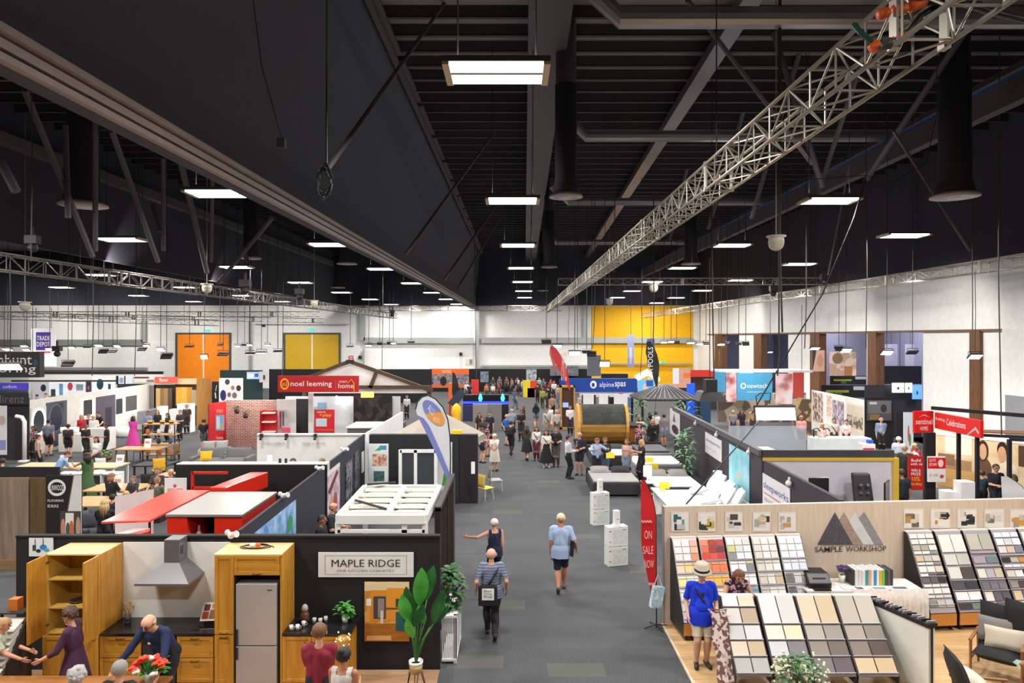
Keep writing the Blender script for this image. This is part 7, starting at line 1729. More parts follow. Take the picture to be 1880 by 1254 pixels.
# ---- spa stand, sauna, gazebo
pos('spa_sign', 'long blue sign with white lettering over the spa stand', 'sign', 1028, 695, 1170, 721, 47, M('0f3f9c', .5), [(.04, 0, .96, .02, WHITE), (.39, .3, .475, .85, WHITE, ELL), (.41, .4, .45, .7, M('0f3f9c', .5), ELL)], [('alpine', .51, .3, .7, .75, M('dfe8f8', .5)), ('spas', .71, .3, .85, .75, WHITE, .01)], thick=.3)
pos('pool_picture', 'pale blue pool picture beside the blue spa sign', 'picture', 1171, 697, 1202, 722, 47, M('6ab4e0', .4, 0, .3), [(.3, .1, .6, .7, M('e8d0c0', .5), ELL), (.5, .5, .9, .95, M('2a5ab0', .5))])
pos('spa_fascia', 'white fascia under the spa sign', 'sign', 1064, 722, 1168, 729, 47, M('d8d8da', .5))
for k, (x0, x1, y0, lb) in enumerate(((1068, 1096, 745, 'white spa tub left under the blue sign'), (1098, 1122, 745, 'white spa tub in the middle under the sign'), (1124, 1160, 742, 'white spa tub right under the blue sign'))):
 d = 45
 t = thing('spa_tub', lb, 'spa tub', (XZ((x0 + x1) / 2, d), d, 0), 0, 'spa tubs')
 w_ = (XZ(x1, d) - XZ(x0, d)) / 2
 q = MB(); q.lathe([(w_ * .95, 0), (w_, .9), (w_ * .8, .9), (w_ * .7, .3), (.02, .25)], (0, 0, 0), 4); q.build('shell', M('d4d6d8', .3), t, local=True)
 q = MB(); q.box(-w_ * .7, w_ * .7, .5, .6, .9, 2.1); q.build('raised_cover', M('e8e8ea', .5), t, local=True)
for x0, y0, x1, y1, c, lb in ((1068, 725, 1094, 742, '2c2c32', 'dark window panel in the spa stand, left'), (1100, 727, 1119, 742, '34343c', 'dark window panel in the spa stand, right'), (1136, 722, 1144, 732, 'c85a6a', 'red label card on the spa stand'), (1152, 730, 1163, 748, '5a6aa0', 'blue framed card on the spa stand')):
 pos('spa_display', lb, 'panel', x0, y0, x1, y1, 46.3, M(c, .4))
t = thing('wood_kiosk', 'tall wooden framed cabinet in front of the blue spa sign', 'cabinet', (XZ(1042, 44), 44, 0))
q = MB(); x0, x1 = XZ(1029, 44), XZ(1056, 44)
q.box(x0, x0 + .1, 44, 44.8, 0, 2.75); q.box(x1 - .1, x1, 44, 44.8, 0, 2.75); q.box(x0, x1, 44, 44.8, 2.65, 2.75); q.box(x0, x1, 44, 44.8, 0, .15); q.build('frame', M('c09048', .5, pat='woodz', c2='a87838'), t)
q = MB(); q.box(x0 + .1, x1 - .1, 44.1, 44.7, .15, 2.65); q.build('interior', M('4a3020', .4), t)
q = MB(); q.box(x0 + .15, x0 + .5, 44.02, 44.08, 1.4, 1.7); q.build('control_screen', M('8aa0e0', .4, 0, .8), t)
t = thing('barrel_sauna', 'wooden barrel sauna with a black shingle roof', 'sauna', (XZ(1103, 36), 36, 0))
xa, xb = XZ(1062, 36), XZ(1146, 36); rb = 1.02; cz = 1.32
q = MB(); n = 24
ring = [(36 + rb * math.cos(a), cz + rb * math.sin(a)) for a in [math.radians(-90 + 360 * k / n) for k in range(n)]]
q.prism([(xa, y, z) for y, z in ring], (xb - xa, 0, 0)); q.build('barrel', M('b8893e', .5, pat='woodx', c2='94682a'), t)
q = MB(); up_ = [(36 + (rb + .03) * math.cos(a), cz + (rb + .03) * math.sin(a)) for a in [math.radians(8 + 164 * k / 14) for k in range(15)]]; lo_ = [(36 + (rb + .0) * math.cos(a), cz + rb * math.sin(a)) for a in [math.radians(172 - 164 * k / 14) for k in range(15)]]
q.prism([(xa + .12, y, z) for y, z in up_ + lo_], (xb - xa - .2, 0, 0)); q.build('shingle_roof', M('3d3f3a', .8, pat='hex', c2='2c2e2b'), t)
for x in (xa - .12, xb - .05):
 q = MB(); q.prism([(x, 36 + (y - 36) * 1.06, cz + (z - cz) * 1.06) for y, z in ring], (.14, 0, 0)); q.build('end_ring', M('c9994c', .5), t)
for x in (xa + .2, (xa + xb) / 2, xb - .3):
 q = MB(); q.box(x, x + .14, 35.2, 36.8, 0, .42); q.build('cradle', M('1f1c1a', .6), t)
bx('sauna_plinth', 'black plinth below the barrel sauna', 'plinth', xa + .3, xb, 34.6, 34.95, 0, .42, BLACK)
bx('spa_counter', 'orange-brown timber spa counter beside the sauna', 'counter', XZ(1153, 35.5), XZ(1168, 35.5), 35.5, 37, 0, 1.25, M('a8642c', .5, pat='woodz', c2='8c4e20'))
bx('black_slab', 'black slab on the timber spa counter', 'slab', XZ(1153, 35.4), XZ(1186, 35.4), 35.4, 37.1, 1.26, 1.33, BLACK)
t = thing('gazebo', 'black slatted-roof gazebo on the right of the spa stand', 'gazebo', (XZ(1222, 41), 41, 0))
cx = XZ(1220, 41); zr, ze = ZZ(706, 41), ZZ(729, 41)
cr = [(cx - 1.75, 39.4), (cx + 1.75, 39.4), (cx + 1.75, 42.8), (cx - 1.75, 42.8)]
q = MB(); q.add([(cx - .25, 41, zr), (cx + .25, 41, zr)] + [(x, y, ze) for x, y in cr] + [(x, y, ze - .1) for x, y in cr], [(0, 2, 3, 1), (1, 3, 4), (0, 1, 4, 5), (0, 5, 2), (2, 6, 7, 3), (3, 7, 8, 4), (4, 8, 9, 5), (5, 9, 6, 2)]); q.build('roof', M('2c2a2e', .5), t)
q = MB()
for k in range(11):
 x = cx - 1.6 + k * .32; q.beam((x, 39.4, ze + .02), (cx + (x - cx) * .15, 40.95, zr + .02), .06, .04)
q.build('roof_ribs', M('7a767c', .4, .3), t)
for x, y in cr:
 q = MB(); q.box(x * 1 - .06 + (.15 if x < cx else -.15), x + .06 + (.15 if x < cx else -.15), y - .06, y + .06, 0, ze - .08); q.build('post', BLACK, t)
for px, d, lb in ((1172, 38, 'green palm left of the gazebo'), (1258, 37.5, 'green palm right of the gazebo by the dark partition')):
 bushy('potted_palm', lb, (XZ(px, d), d, 0), .2, .45, DARK, 2.0, 1.5, 70, .1, .6, M('3f7a3c', .5), stems=7)
bx('blue_display', 'bright blue display behind the gazebo', 'panel', XZ(1262, 44), XZ(1276, 44), 44, 44.2, 0, 2.9, M('1c5ae0', .5, 0, .3)); bx('blue_car_spa', 'dark blue spa box under the white flare lamp', 'box', XZ(1283, 42), XZ(1305, 42), 42, 43, 0, 2.0, M('2a4a6a', .4))
feather('feather_flag', 'tall red and white sale feather flag above the spa sign', (XZ(1064, 38.6), 38.6, 0), 5.35, .72, M('c83238', .6), 0, -.9, [('SALE', 5.0, 3.4, -1.02, -.72, M('f4c8c4', .5))], tip_top=True, bottom=2.9)
feather('feather_flag', 'small red flag left of the tall red one', (XZ(1014, 58), 58, 0), 5.0, .6, M('c0605c', .6), 0, .4, tip_top=True, bottom=3.0)
feather('feather_flag', 'black feather flag with white lettering over the gazebo', (XZ(1196, 37), 37, 0), 5.6, .8, M('1a181a', .6), 0, .55, [('SPA POOLS', 3.6, 5.3, .08, -.2, WHITE)], tip_top=True, bottom=3.2)
for x0, y0, x1, y1, d, c, lb in ((1152, 614, 1164, 674, 62, '9aa2c4', 'narrow lilac hanging banner on the yellow wall'), (1188, 622, 1202, 672, 60, '5a6490', 'blue and white hanging banner behind the black flag')):
 t = pos('hanging_banner', lb, 'banner', x0, y0, x1, y1, d, M(c, .5), [(.3, .1, .7, .6, M('c8cce4', .5))]); q = MB(); q.tube([P((x0 + x1) / 2, y0, d), P((x0 + x1) / 2, 560, d)], .02, 4); q.build('hanging_wire', DARK, t)
bx('grey_hood', 'grey ventilation panel hanging behind the red flag', 'panel', XZ(1079, 50), XZ(1103, 50), 50, 50.4, 3.05, ZZ(652, 50), M('6a6a74', .5)); bx('black_shelf', 'black cabinet top behind the spa sign', 'cabinet', XZ(1105, 52), XZ(1153, 52), 52, 52.6, 0, 3.1, BLACK)
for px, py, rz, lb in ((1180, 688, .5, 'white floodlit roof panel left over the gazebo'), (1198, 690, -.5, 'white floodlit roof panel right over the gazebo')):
 q = MB(); q.obox(P(px, py, 43.5), (.95, .7, .1), 0, .3, -rz if rz > 0 else .5); tag(q.build('floodlit_sheet', M('f4eef4', .5, 0, .6)), lb, 'panel')  # the floodlighting is put into the sheet material as a faint glow
t = thing('range_hood', 'large black hood hanging on wires before the blue stand', 'hood', P(1303, 735, 28))
c = P(1303, 735, 28); q = MB(); q.prism([(c.x - .56, 27.5, c.z), (c.x + .56, 27.5, c.z), (c.x + .36, 27.7, c.z + .32), (c.x + .3, 27.7, c.z + .36), (c.x - .3, 27.7, c.z + .36), (c.x - .38, 27.7, c.z + .32)], (0, .9, 0)); q.build('canopy', M('121114', .5), t)
q = MB(); q.box(c.x - .22, c.x + .22, 27.7, 28.2, c.z + .36, c.z + .85); q.build('chimney', M('141316', .5), t); q = MB(); q.tube([(c.x, 28, c.z + .85), (c.x, 28, 9)], .02, 5); q.build('hanging_wire', DARK, t)
# ---- blue bathroom brand stand and far right
t = thing('hanging_box', 'hanging white and blue box sign with red sofa pictures', 'sign', P(1395, 735, 44))
a, b = P(1310, 735, 46), P(1480, 735, 42)
q = MB(); q.box(XZ(1312, 45), XZ(1480, 45), 44, 46, ZZ(684, 44), ZZ(680, 44)); q.build('top_frame', M('dcdde8', .5), t)
NB = M('4a9cc8', .5)
for x0, x1, y0, y1, m_, tx in ((1353, 1418, 685, 735, NB, [('newtech', .3, .45, .86, .62, WHITE)]), (1312, 1332, 683, 720, NB, ()), (1333, 1352, 684, 738, M('a8404a', .5, pat='picture', c2='e0c8c8', sc=1.2), ()), (1424, 1455, 686, 742, M('b85048', .5, pat='picture', c2='e4dce0', sc=.8), ()), (1456, 1476, 684, 730, M('b8443c', .5), ())):
 a = P(x0, y1, 43.9)
 board('', '', '', a, P(x1, y1, 43.9) - a, (0, 0, ZZ(y0, 43.9) - a.z), m_, [(.1, .42, .26, .64, WHITE, ELL), (.13, .46, .23, .6, NB, ELL), (.28, .3, .72, .315, WHITE)] if tx else [], tx, part_of=t, pname='sign_panel')
for px in (1320, 1472):
 q = MB(); q.tube([P(px, 682, 44.5), P(px, 560, 44.5)], .02, 5); q.build('hanging_wire', DARK, t)
fpanel('wall_red_shop', 1243, 1316, 56, 0, 3.2, M('3a3034', .6)); pos('red_fascia', 'red fascia at the foot of the yellow wall', 'sign', 1269, 680, 1312, 692, 55, M('e0382c', .5)); pos('orange_awning', 'orange awning with a white sign below the yellow wall', 'awning', 1235, 676, 1268, 712, 54, M('d8a088', .5), [(0, .2, .35, 1, M('e8e4ea', .5)), (.6, .5, 1, .75, M('e87838', .5))])
fpanel('wall_shelf_display', 1318, 1480, 48, 0, 2.0, M('6a5a50', .6, pat='cells', c2='c8b49a', sc=1.5))
pos('food_poster', 'large food and drink poster hanging in the third opening', 'poster', 1523, 646, 1572, 690, 40, M('c8a088', .5, pat='picture', c2='e4cfc0', sc=1.4), [(.55, 0, .85, .4, M('b0744a', .5)), (.1, .5, .5, .95, M('8a6a5c', .5), ELL)]); pos('food_poster', 'tilted pink drink poster beside the third timber post', 'poster', 1491, 643, 1514, 682, 40.5, M('dcb09c', .5), [(0, .1, .35, 1, M('3a3438', .5), [(0, 0), (.2, 0), (1, 1), (0, 1)]), (.4, .2, .9, .8, M('c89884', .5), ELL)])
for z0, z1, x0, x1, lb in ((690, 706, 1524, 1590, 'black and green stand fascia, upper'), (707, 730, 1508, 1592, 'black and green stand fascia, lower')):
 pos('stand_fascia', lb, 'sign', x0, z0, x1, z1, 44.5, M('1d1d20', .5), [(.1, .4, .6, .6, M('a8a83a', .5)), (.3, .1, .45, .4, M('3a7a4a', .5)), (.7, .6, 1, .9, M('c8c8cc', .5))])
fpanel('wall_dark_stand', 1588, 1692, 40.5, 0, 3.05, M('2a282c', .7))
for x0, y0, x1, y1, c, lb in ((1638, 703, 1660, 721, 'dfe6f0', 'bright white screen in the dark stand'), (1662, 703, 1675, 721, 'c8d8dc', 'pale screen with green mark in the dark stand'), (1675, 707, 1693, 733, '5a8ad0', 'blue screen in dark stand')):
 pos('lit_screen', lb, 'screen', x0, y0, x1, y1, 40.2, M(c, .4, 0, 1.2), [(.4, .3, .6, .6, M('3a5a78', .5), ELL)])
for x0, y0, x1, y1, d, c, lb in ((1625, 632, 1648, 690, 52, 'b0a8bc', 'pale hanging panel seen through the opening, left'), (1662, 632, 1681, 672, 52, 'd0ccd8', 'white hanging panel seen through the opening, right'), (1645, 632, 1663, 695, 55, '7a7078', 'grey hanging panel seen through the opening, middle'), (1612, 672, 1692, 705, 50, '26242a', 'dark stand roof seen through the opening')):
 t = pos('hanging_sheet', lb, 'panel', x0, y0, x1, y1, d, M(c, .6), group='panels seen through the right opening'); q = MB(); q.tube([P((x0 + x1) / 2, y0, d), (XZ((x0 + x1) / 2, d), d, 9.4)], .02, 4); q.build('hanging_wire', DARK, t)
bx('kitchen_shelf', 'wooden kitchen shelf wall behind the pink polo shirt', 'shelf', XZ(1462, 39.5), XZ(1490, 39.5), 39.5, 40, 0, 2.3, M('b89a70', .5, pat='cells', c2='5a4a3a', sc=2))
feather('feather_flag', 'dark feather flag before the orange poster', (XZ(840, 41), 41, 0), 3.75, .4, M('1c1a1c', .6), 0, .1, bottom=1.5)
for u, v in ((26, 36), (26, 50), (26, 66)):
 ld = bpy.data.lights.new('side_hall_light', 'AREA'); ld.size = 2.5; ld.energy = 900; ld.color = (.86, .88, 1)
 lo = bpy.data.objects.new('side_hall_light', ld); lo.location = (u, v, 9.2); COL.objects.link(lo)
# ---------------------------------------------------------------- people
TMP = bpy.data.scenes.new('tmp_build')
SKIN = {'l': 'd9a184', 'p': 'e0ae96', 't': 'b87d5c', 'd': '7d4f38'}
def capsule(mb, a, ra, b, rb, n=10):
 a, b = Vector(a), Vector(b)
 d = b - a
 L = d.length
 d = d / L if L > 1e-5 else Vector((0, 0, 1))
 pts, rs = [], []
 for k in range(4):
  t = math.pi / 2 * (1 - k / 4 * 0.98)
  pts.append(a - d * ra * math.sin(t)); rs.append(max(ra * math.cos(t), 0.0008))
 pts.append(a); rs.append(ra)
 if L > 1e-5:
  pts.append(b); rs.append(rb)
 for k in range(3, -1, -1):
  t = math.pi / 2 * (1 - k / 4 * 0.98)
  pts.append(b + d * rb * math.sin(t)); rs.append(max(rb * math.cos(t), 0.0008))
 mb.tube(pts, rs, n)
def ik(a, t, l1, l2, pole):
 a, t = Vector(a), Vector(t)
 d = t - a
 L = min(max(d.length, 0.05), (l1 + l2) * 0.995)
 d.normalize()
 t = a + d * L
 c = (l1 * l1 + L * L - l2 * l2) / (2 * L)
 h = math.sqrt(max(0.0, l1 * l1 - c * c))
 p = Vector(pole)
 p = (p - d * p.dot(d)).normalized()
 return a + d * c + p * h, t
ARMS = {'d': (0.018, 0.015, -0.315), 'f': (-0.03, 0.17, -0.16), 'p': (0.055, 0.0, -0.27), 'b': (-0.085, -0.075, -0.25), 'x': (-0.13, 0.115, -0.15),
  'o': (0.2, 0.14, -0.1), 't': (0.0, 0.22, -0.2), 'w': (0.03, 0.1, -0.29), 'v': (0.03, -0.09, -0.29), 'c': (-0.06, 0.13, -0.06), 'k': (-0.08, 0.12, -0.24),
  'h': (-0.06, 0.12, 0.07), 'q': (0.05, 0.27, -0.03)}
def hand(mb, w, e, side, curl, S):
 """palm, four fingers of different lengths and a thumb at wrist w, continuing the forearm from elbow e"""
 d = (w - e).normalized()
 inn = Vector((-side, 0.2, 0)).normalized()
 inn = (inn - d * inn.dot(d)).normalized()          # the palm faces the body
 ax = d.cross(inn) * side                            # thumb side
 if ax.y < 0:
  ax = -ax
 for k in (-1, 0, 1):
  capsule(mb, w + ax * k * 0.009 * S, 0.0085 * S, w + d * 0.048 * S + ax * k * 0.013 * S, 0.0075 * S, 8)
 for k, ln in ((-1.5, 0.036), (-0.5, 0.045), (0.5, 0.049), (1.5, 0.043)):
  b0 = w + d * 0.052 * S + ax * k * 0.0095 * S
  d1 = (d + inn * curl * 0.6).normalized()
  b1 = b0 + d1 * ln * 0.5 * S
  d2 = (d + inn * curl * 1.5).normalized()
  mb.tube([b0, b1, b1 + d2 * ln * 0.5 * S], [0.0052 * S, 0.005 * S, 0.0036 * S], 6)
 b0 = w + d * 0.012 * S + ax * 0.012 * S
 d1 = (d * 0.7 + ax * 0.7 + inn * 0.25).normalized()
 b1 = b0 + d1 * 0.026 * S
 d2 = (d + inn * 0.4).normalized()
 mb.tube([b0, b1, b1 + d2 * 0.02 * S], [0.0068 * S, 0.006 * S, 0.0042 * S], 6)
def person(label, x, y, face, h=1.72, top='888888', bot='222228', hair='short', hc='3a2c22', skin='l', arms='dd', legs='s', lean=0.0, turn=0.0, nod=0.0,
           sleeve=0.55, hem=None, shorts=None, bulk=1.0, fem=False, dress=None, seat=None, shoes='2a2a2c', tmat=None, bmat=None, foot_z=0.0, kid=False, group=None, extra=None, side_lean=0.0):
 """one visitor; face: 0 looks away from the camera, 180 at it, 90 to the left"""
 d = max(6.0, y)
 vox = min(0.026, max(0.0115, d / FOC * 1.1))
 S = h
 R = math.radians
 root = thing('person', label, 'person', (x, y, foot_z), R(face), group)
 tm = tmat or M(top, 0.85, bump=0.0)
 bmt = bmat or M(bot, 0.85)
 sk = M(SKIN[skin], 0.5)
 prims = []                                          # (a, ra, b, rb, kind)
 def pr(a, ra, b, rb, k):
  prims.append((Vector(a), ra, Vector(b), rb, k))
 hz = 0.525 if seat is None else (seat - foot_z) / h + 0.055
 if legs in ('w', 'W'):
  hz = 0.515
 C = Vector((0, 0, hz))
 l = R(lean); sl = R(side_lean)
 s = Vector((math.sin(sl), math.sin(l), math.cos(l))).normalized()
 f = Vector((0, math.cos(l), -math.sin(l)))
 X = Vector((1, 0, 0))
 wf = 0.94 if fem else 1.0
 B = bulk
 for g in (-1, 1):
  pr(C + X * g * 0.045, 0.06 * B, C + s * 0.09 + X * g * 0.038 * wf, 0.05 * B * wf, 'pelvis')
  pr(C + s * 0.1 + X * g * 0.042 * wf, 0.053 * B * wf, C + s * 0.235 + X * g * 0.056 * wf, 0.056 * B * wf, 'torso')
  pr(C + s * 0.272 + X * g * 0.025, 0.036, C + s * 0.28 + X * g * 0.092 * wf, 0.034 * B, 'torso')
  if fem:
   pr(C + s * 0.215 + f * 0.04 + X * g * 0.036, 0.034, C + s * 0.21 + f * 0.045 + X * g * 0.036, 0.034, 'torso')
 pr(C + s * 0.05, 0.066 * B, C + s * 0.24, 0.064 * B, 'torso')
 if B > 1.05:
  pr(C + s * 0.09 + f * 0.035, 0.065 * B, C + s * 0.14 + f * 0.03, 0.06 * B, 'torso')
 nb = C + s * 0.295
 tl = R(lean * 0.55 + nod)
 hu = Vector((math.sin(sl) * .5, math.sin(tl), math.cos(tl))).normalized()
 ty = R(turn)
 hf = Vector((-math.sin(ty), math.cos(ty) * math.cos(tl), -math.sin(tl)))
 hf = (hf - hu * hf.dot(hu)).normalized()
 hx = hf.cross(hu)
 hs = 1.12 if kid else 1.0
 nk = nb + hu * 0.045
 pr(nb - f * 0.006, 0.033, nk, 0.029, 'neck')
 hc_ = nb + hu * (0.115 * hs) + hf * 0.006
 pr(hc_ - hf * 0.006 * hs, 0.056 * hs, hc_ + hf * 0.012 * hs + hu * 0.004, 0.052 * hs, 'head')
 pr(hc_ + hf * 0.014 * hs - hu * 0.012 * hs, 0.05 * hs, hc_ + hf * 0.024 * hs - hu * 0.045 * hs, 0.031 * hs, 'head')
 hands = []
 for i, g in enumerate((-1, 1)):
  a = arms[i]
  off = Vector(ARMS[a]) if isinstance(a, str) else Vector(a)
  if isinstance(a, str):
   off = Vector((off.x * g, off.y, off.z))
  sh = C + s * 0.276 + X * g * 0.107 * wf * (1 + 0.35 * (B - 1))
  pole = Vector((g * 0.28, -0.9, -0.3))
  el, wr = ik(sh, sh + off, 0.17, 0.15, pole)
  pr(sh, 0.032 * (0.5 + 0.5 * B) * wf, el, 0.025 * wf, 'uarm')
  pr(el, 0.0255 * wf, wr, 0.0175 * wf, 'farm')
  hands.append((wr, el, g))
 feet = []
 for i, g in enumerate((-1, 1)):
  hp = C + X * g * 0.05 - Vector((0, 0, 0.01))
  if seat is not None:
   an = Vector((g * 0.06, 0.24 + 0.03 * i, 0.045))
   pole = Vector((0, 0.3, 1))
   toe = Vector((0, 1, 0))
  elif legs in ('w', 'W'):
   q = (1 if i == 0 else -1) * (1 if legs == 'w' else -1)
   an = Vector((g * 0.035, 0.13 * q, 0.045 if q > 0 else 0.09))
   pole = Vector((0, 1, 0))
   toe = Vector((0, 1, 0.1 if q > 0 else -0.75)).normalized()
  else:
   an = Vector((g * 0.052, 0.01 * g, 0.045))
   pole = Vector((0, 1, 0.0))
   toe = Vector((g * 0.18, 1, 0)).normalized()
  kn, an = ik(hp, an, 0.245, 0.245, pole)
  th = 0.058 * (0.6 + 0.4 * B)
  pr(hp, th, kn, 0.038, 'thigh')
  dn = (an - kn)
  pr(kn, 0.037, kn + dn * 0.35 - Vector((0, 0.008, 0)), 0.04, 'calf')
  pr(kn + dn * 0.35 - Vector((0, 0.008, 0)), 0.039, an, 0.023, 'calf')
  pr(an - toe * 0.012 - Vector((0, 0, 0.018)), 0.022, an + toe * 0.085 - Vector((0, 0, 0.027)) * (1 if toe.z > -0.2 else 0.3), 0.016, 'foot')
  feet.append((an, toe))
 mb = MB()
 for a, ra, b, rb, k in prims:
  capsule(mb, a * S, ra * S, b * S, rb * S)
 me = bpy.data.meshes.new('body_raw')
 me.from_pydata(mb.v, [], mb.f)
 ob = bpy.data.objects.new('body_raw', me)
 TMP.collection.objects.link(ob)
 rm = ob.modifiers.new('r', 'REMESH'); rm.mode = 'VOXEL'; rm.voxel_size = vox
 sm = ob.modifiers.new('s', 'SMOOTH'); sm.iterations = 3; sm.factor = 0.5
 with bpy.context.temp_override(scene=TMP, view_layer=TMP.view_layers[0]):
  dg = bpy.context.evaluated_depsgraph_get()
  dg.update()
  ev = bpy.data.meshes.new_from_object(ob.evaluated_get(dg))
 bpy.data.objects.remove(ob); bpy.data.meshes.remove(me)
 nv = len(ev.vertices)
 co = np.empty(nv * 3); ev.vertices.foreach_get('co', co); co = co.reshape(-1, 3)
 no = np.empty(nv * 3); ev.vertices.foreach_get('normal', no); no = no.reshape(-1, 3)
 polys = [tuple(p.vertices) for p in ev.polygons]
 cen = np.array([co[list(p)].mean(0) for p in polys])
 A = np.array([p[0] for p in prims]) * S; Bq = np.array([p[2] for p in prims]) * S
 ra = np.array([p[1] for p in prims]) * S; rb = np.array([p[3] for p in prims]) * S
 AB = Bq - A
 l2 = np.maximum((AB ** 2).sum(1), 1e-9)
 tt = np.clip(((cen[:, None, :] - A[None]) * AB[None]).sum(2) / l2[None], 0, 1)
 dd = np.linalg.norm(cen[:, None, :] - (A[None] + tt[..., None] * AB[None]), axis=2) - (ra[None] + tt * (rb - ra)[None])
 best = dd.argmin(1)
 bt = tt[np.arange(len(best)), best]
 kinds = [p[4] for p in prims]
 fk = [kinds[i] for i in best]
 bpy.data.meshes.remove(ev)
 body = MB().mat(sk)
 body.add([tuple(c) for c in co], polys)
 for wr, el, g in hands:
  hand(body, wr * S, el * S, g, 0.45, S)
 hcw = hc_ * S
 k = S * hs
 body.tube([hcw + hf * 0.062 * k + hu * 0.006 * k, hcw + hf * 0.071 * k - hu * 0.014 * k, hcw + hf * 0.058 * k - hu * 0.02 * k], [0.004 * k, 0.009 * k, 0.006 * k], 6)
 for g in (-1, 1):
  body.ball(hcw + hx * g * 0.057 * k - hu * 0.01 * k - hf * 0.004 * k, 0.014 * k, 6, 5, 0.5, 0.9, 1.2)
 if 70 < (face % 360) < 290 or y < 15:
  body.mat(M('2a1d18', 0.3))
  for g in (-1, 1):
   body.ball(hcw + hx * g * 0.022 * k + hf * 0.058 * k + hu * 0.004 * k, 0.0065 * k, 6, 4)
   body.tube([hcw + hx * g * 0.012 * k + hf * 0.062 * k + hu * 0.017 * k, hcw + hx * g * 0.033 * k + hf * 0.055 * k + hu * 0.018 * k], 0.003 * k, 4)
  body.mat(M('8f4a42', 0.5))
  body.tube([hcw - hx * 0.016 * k + hf * 0.053 * k - hu * 0.041 * k, hcw + hf * 0.059 * k - hu * 0.042 * k, hcw + hx * 0.016 * k + hf * 0.053 * k - hu * 0.041 * k], 0.004 * k, 5)
 b_o = body.build('body', None, root, smooth=True, local=True)
 def garment(name, keep, m, off):
  ids = [i for i in range(len(polys)) if keep(fk[i], bt[i], cen[i])]
  if not ids:
   return None
  used = sorted({v for i in ids for v in polys[i]})
  mp = {v: j for j, v in enumerate(used)}
  u = np.array(used)
  q = co[u]
  ph = q[:, 2] * 19 + np.sin(q[:, 0] * 17 + q[:, 1] * 11) * 2.2
  dis = off + off * 0.45 * np.sin(ph)
  nv_ = q + no[u] * dis[:, None]
  g_ = MB()
  g_.add([tuple(c) for c in nv_], [tuple(mp[v] for v in polys[i]) for i in ids])
  return g_
 hemz = (hz - 0.02) * S
 zc = lambda c: c[2]
 def keep_top(k_, t, c):
  if k_ == 'torso':
   return True
  if k_ == 'neck':
   return c[2] < (nb.z - 0.005) * S and lean < 20
  if k_ == 'pelvis':
   return seat is not None and t > 0.35 or zc(c) > hemz
  if k_ == 'thigh':
   return seat is None and zc(c) > hemz
  if k_ == 'uarm':
   return t < sleeve / 0.55 if sleeve < 0.55 else t <= 1
  if k_ == 'farm':
   return sleeve > 0.6 and t < (sleeve - 0.5) * 2
  return False
 if sleeve < 0.05:
  base = keep_top
  keep_top = lambda k_, t, c: base(k_, t, c) and k_ != 'uarm' and not (k_ == 'torso' and abs(c[0]) > 0.088 * S) and not (k_ == 'torso' and c[2] > (C + s * 0.27).z * S and abs(c[0]) < 0.045 * S)
 elif sleeve < 0.56:
  base2 = keep_top
  keep_top = lambda k_, t, c: base2(k_, t, c) and (k_ != 'uarm' or t < sleeve * 1.5)
 gt = garment('shirt', keep_top, tm, 0.007 * S)
 if dress is None and gt and (hem is None or seat is not None):
  gt.build('shirt', tm, root, smooth=True, local=True)
 sh_t = 1.0 if shorts is None else shorts
 def keep_bot(k_, t, c):
  if k_ == 'pelvis':
   return hem is None or c[2] < (hz + 0.01) * S
  if k_ == 'thigh':
   return t < sh_t
  if k_ == 'calf':
   return shorts is None and c[2] > 0.05 * S
  return False
 if dress is None or dress[0] == 'skirt':
  if dress is None:
   gb = garment('trousers', keep_bot, bmt, 0.0085 * S)
   gb.build('shorts' if shorts is not None else 'trousers', bmt, root, smooth=True, local=True)
  if dress is not None and gt:
   gt.build('shirt', tm, root, smooth=True, local=True)
 if dress is None and hem is not None and seat is None:
  dress = ('tail', hem, 0.122 * B)
 if dress is not None:
  kind_, hz_, flare = dress
  sk_ = MB() if kind_ == 'skirt' else gt
  z0, z1 = (C + s * (0.085 if kind_ == 'tail' else 0.11)).z * S, hz_ * S
  n, rows = 22, 9
  vs = []
  mid = (feet[0][0].y + feet[1][0].y) * 0.5 * S
  if seat is not None:
   z0 = (C + s * 0.1).z * S
  for j in range(rows + 1):
   t = j / rows
   zz = z0 + (z1 - z0) * t
   hip = min(1.0, t / 0.3)
   rx = (0.088 + 0.028 * hip * B + (flare - 0.116) * max(0, (t - 0.25) / 0.75)) * S
   ry = (0.066 + 0.026 * hip * B + (flare - 0.1) * max(0, (t - 0.25) / 0.75) * 0.9) * S
   if kind_ == 'tail':
    rx, ry = (0.102 + 0.018 * hip) * B * S, (0.077 + 0.016 * hip) * B * S
   for q in range(n):
    a = 2 * math.pi * q / n
    w_ = 1 + 0.07 * t * math.cos(a * 7)
    vs.append((rx * w_ * math.cos(a), mid * t + C.y * S + ry * w_ * math.sin(a) + 0.005, zz))
  fs = [(j * n + q, j * n + (q + 1) % n, (j + 1) * n + (q + 1) % n, (j + 1) * n + q) for j in range(rows) for q in range(n)]
  sk_.add(vs, fs)
  sk_.build('shirt' if kind_ == 'tail' else kind_, bmt if kind_ == 'skirt' else tm, root, smooth=True, local=True)
 for an, toe in feet:
  sb = MB()
  ht = Vector((toe.x, toe.y, 0)).normalized() if toe.z > -0.2 else toe
  up = Vector((0, 0, 1)) if toe.z > -0.2 else Vector((0, 0.75, 0.65))
  a0, a1 = (an - ht * 0.02 - up * 0.017) * S, (an + ht * 0.1 - up * 0.024) * S
  capsule(sb, a0, 0.0265 * S, a1, 0.0205 * S, 8)
  if shoes not in ('bare',):
   sb.build('shoe', M(shoes, 0.6), root, smooth=True, local=True)
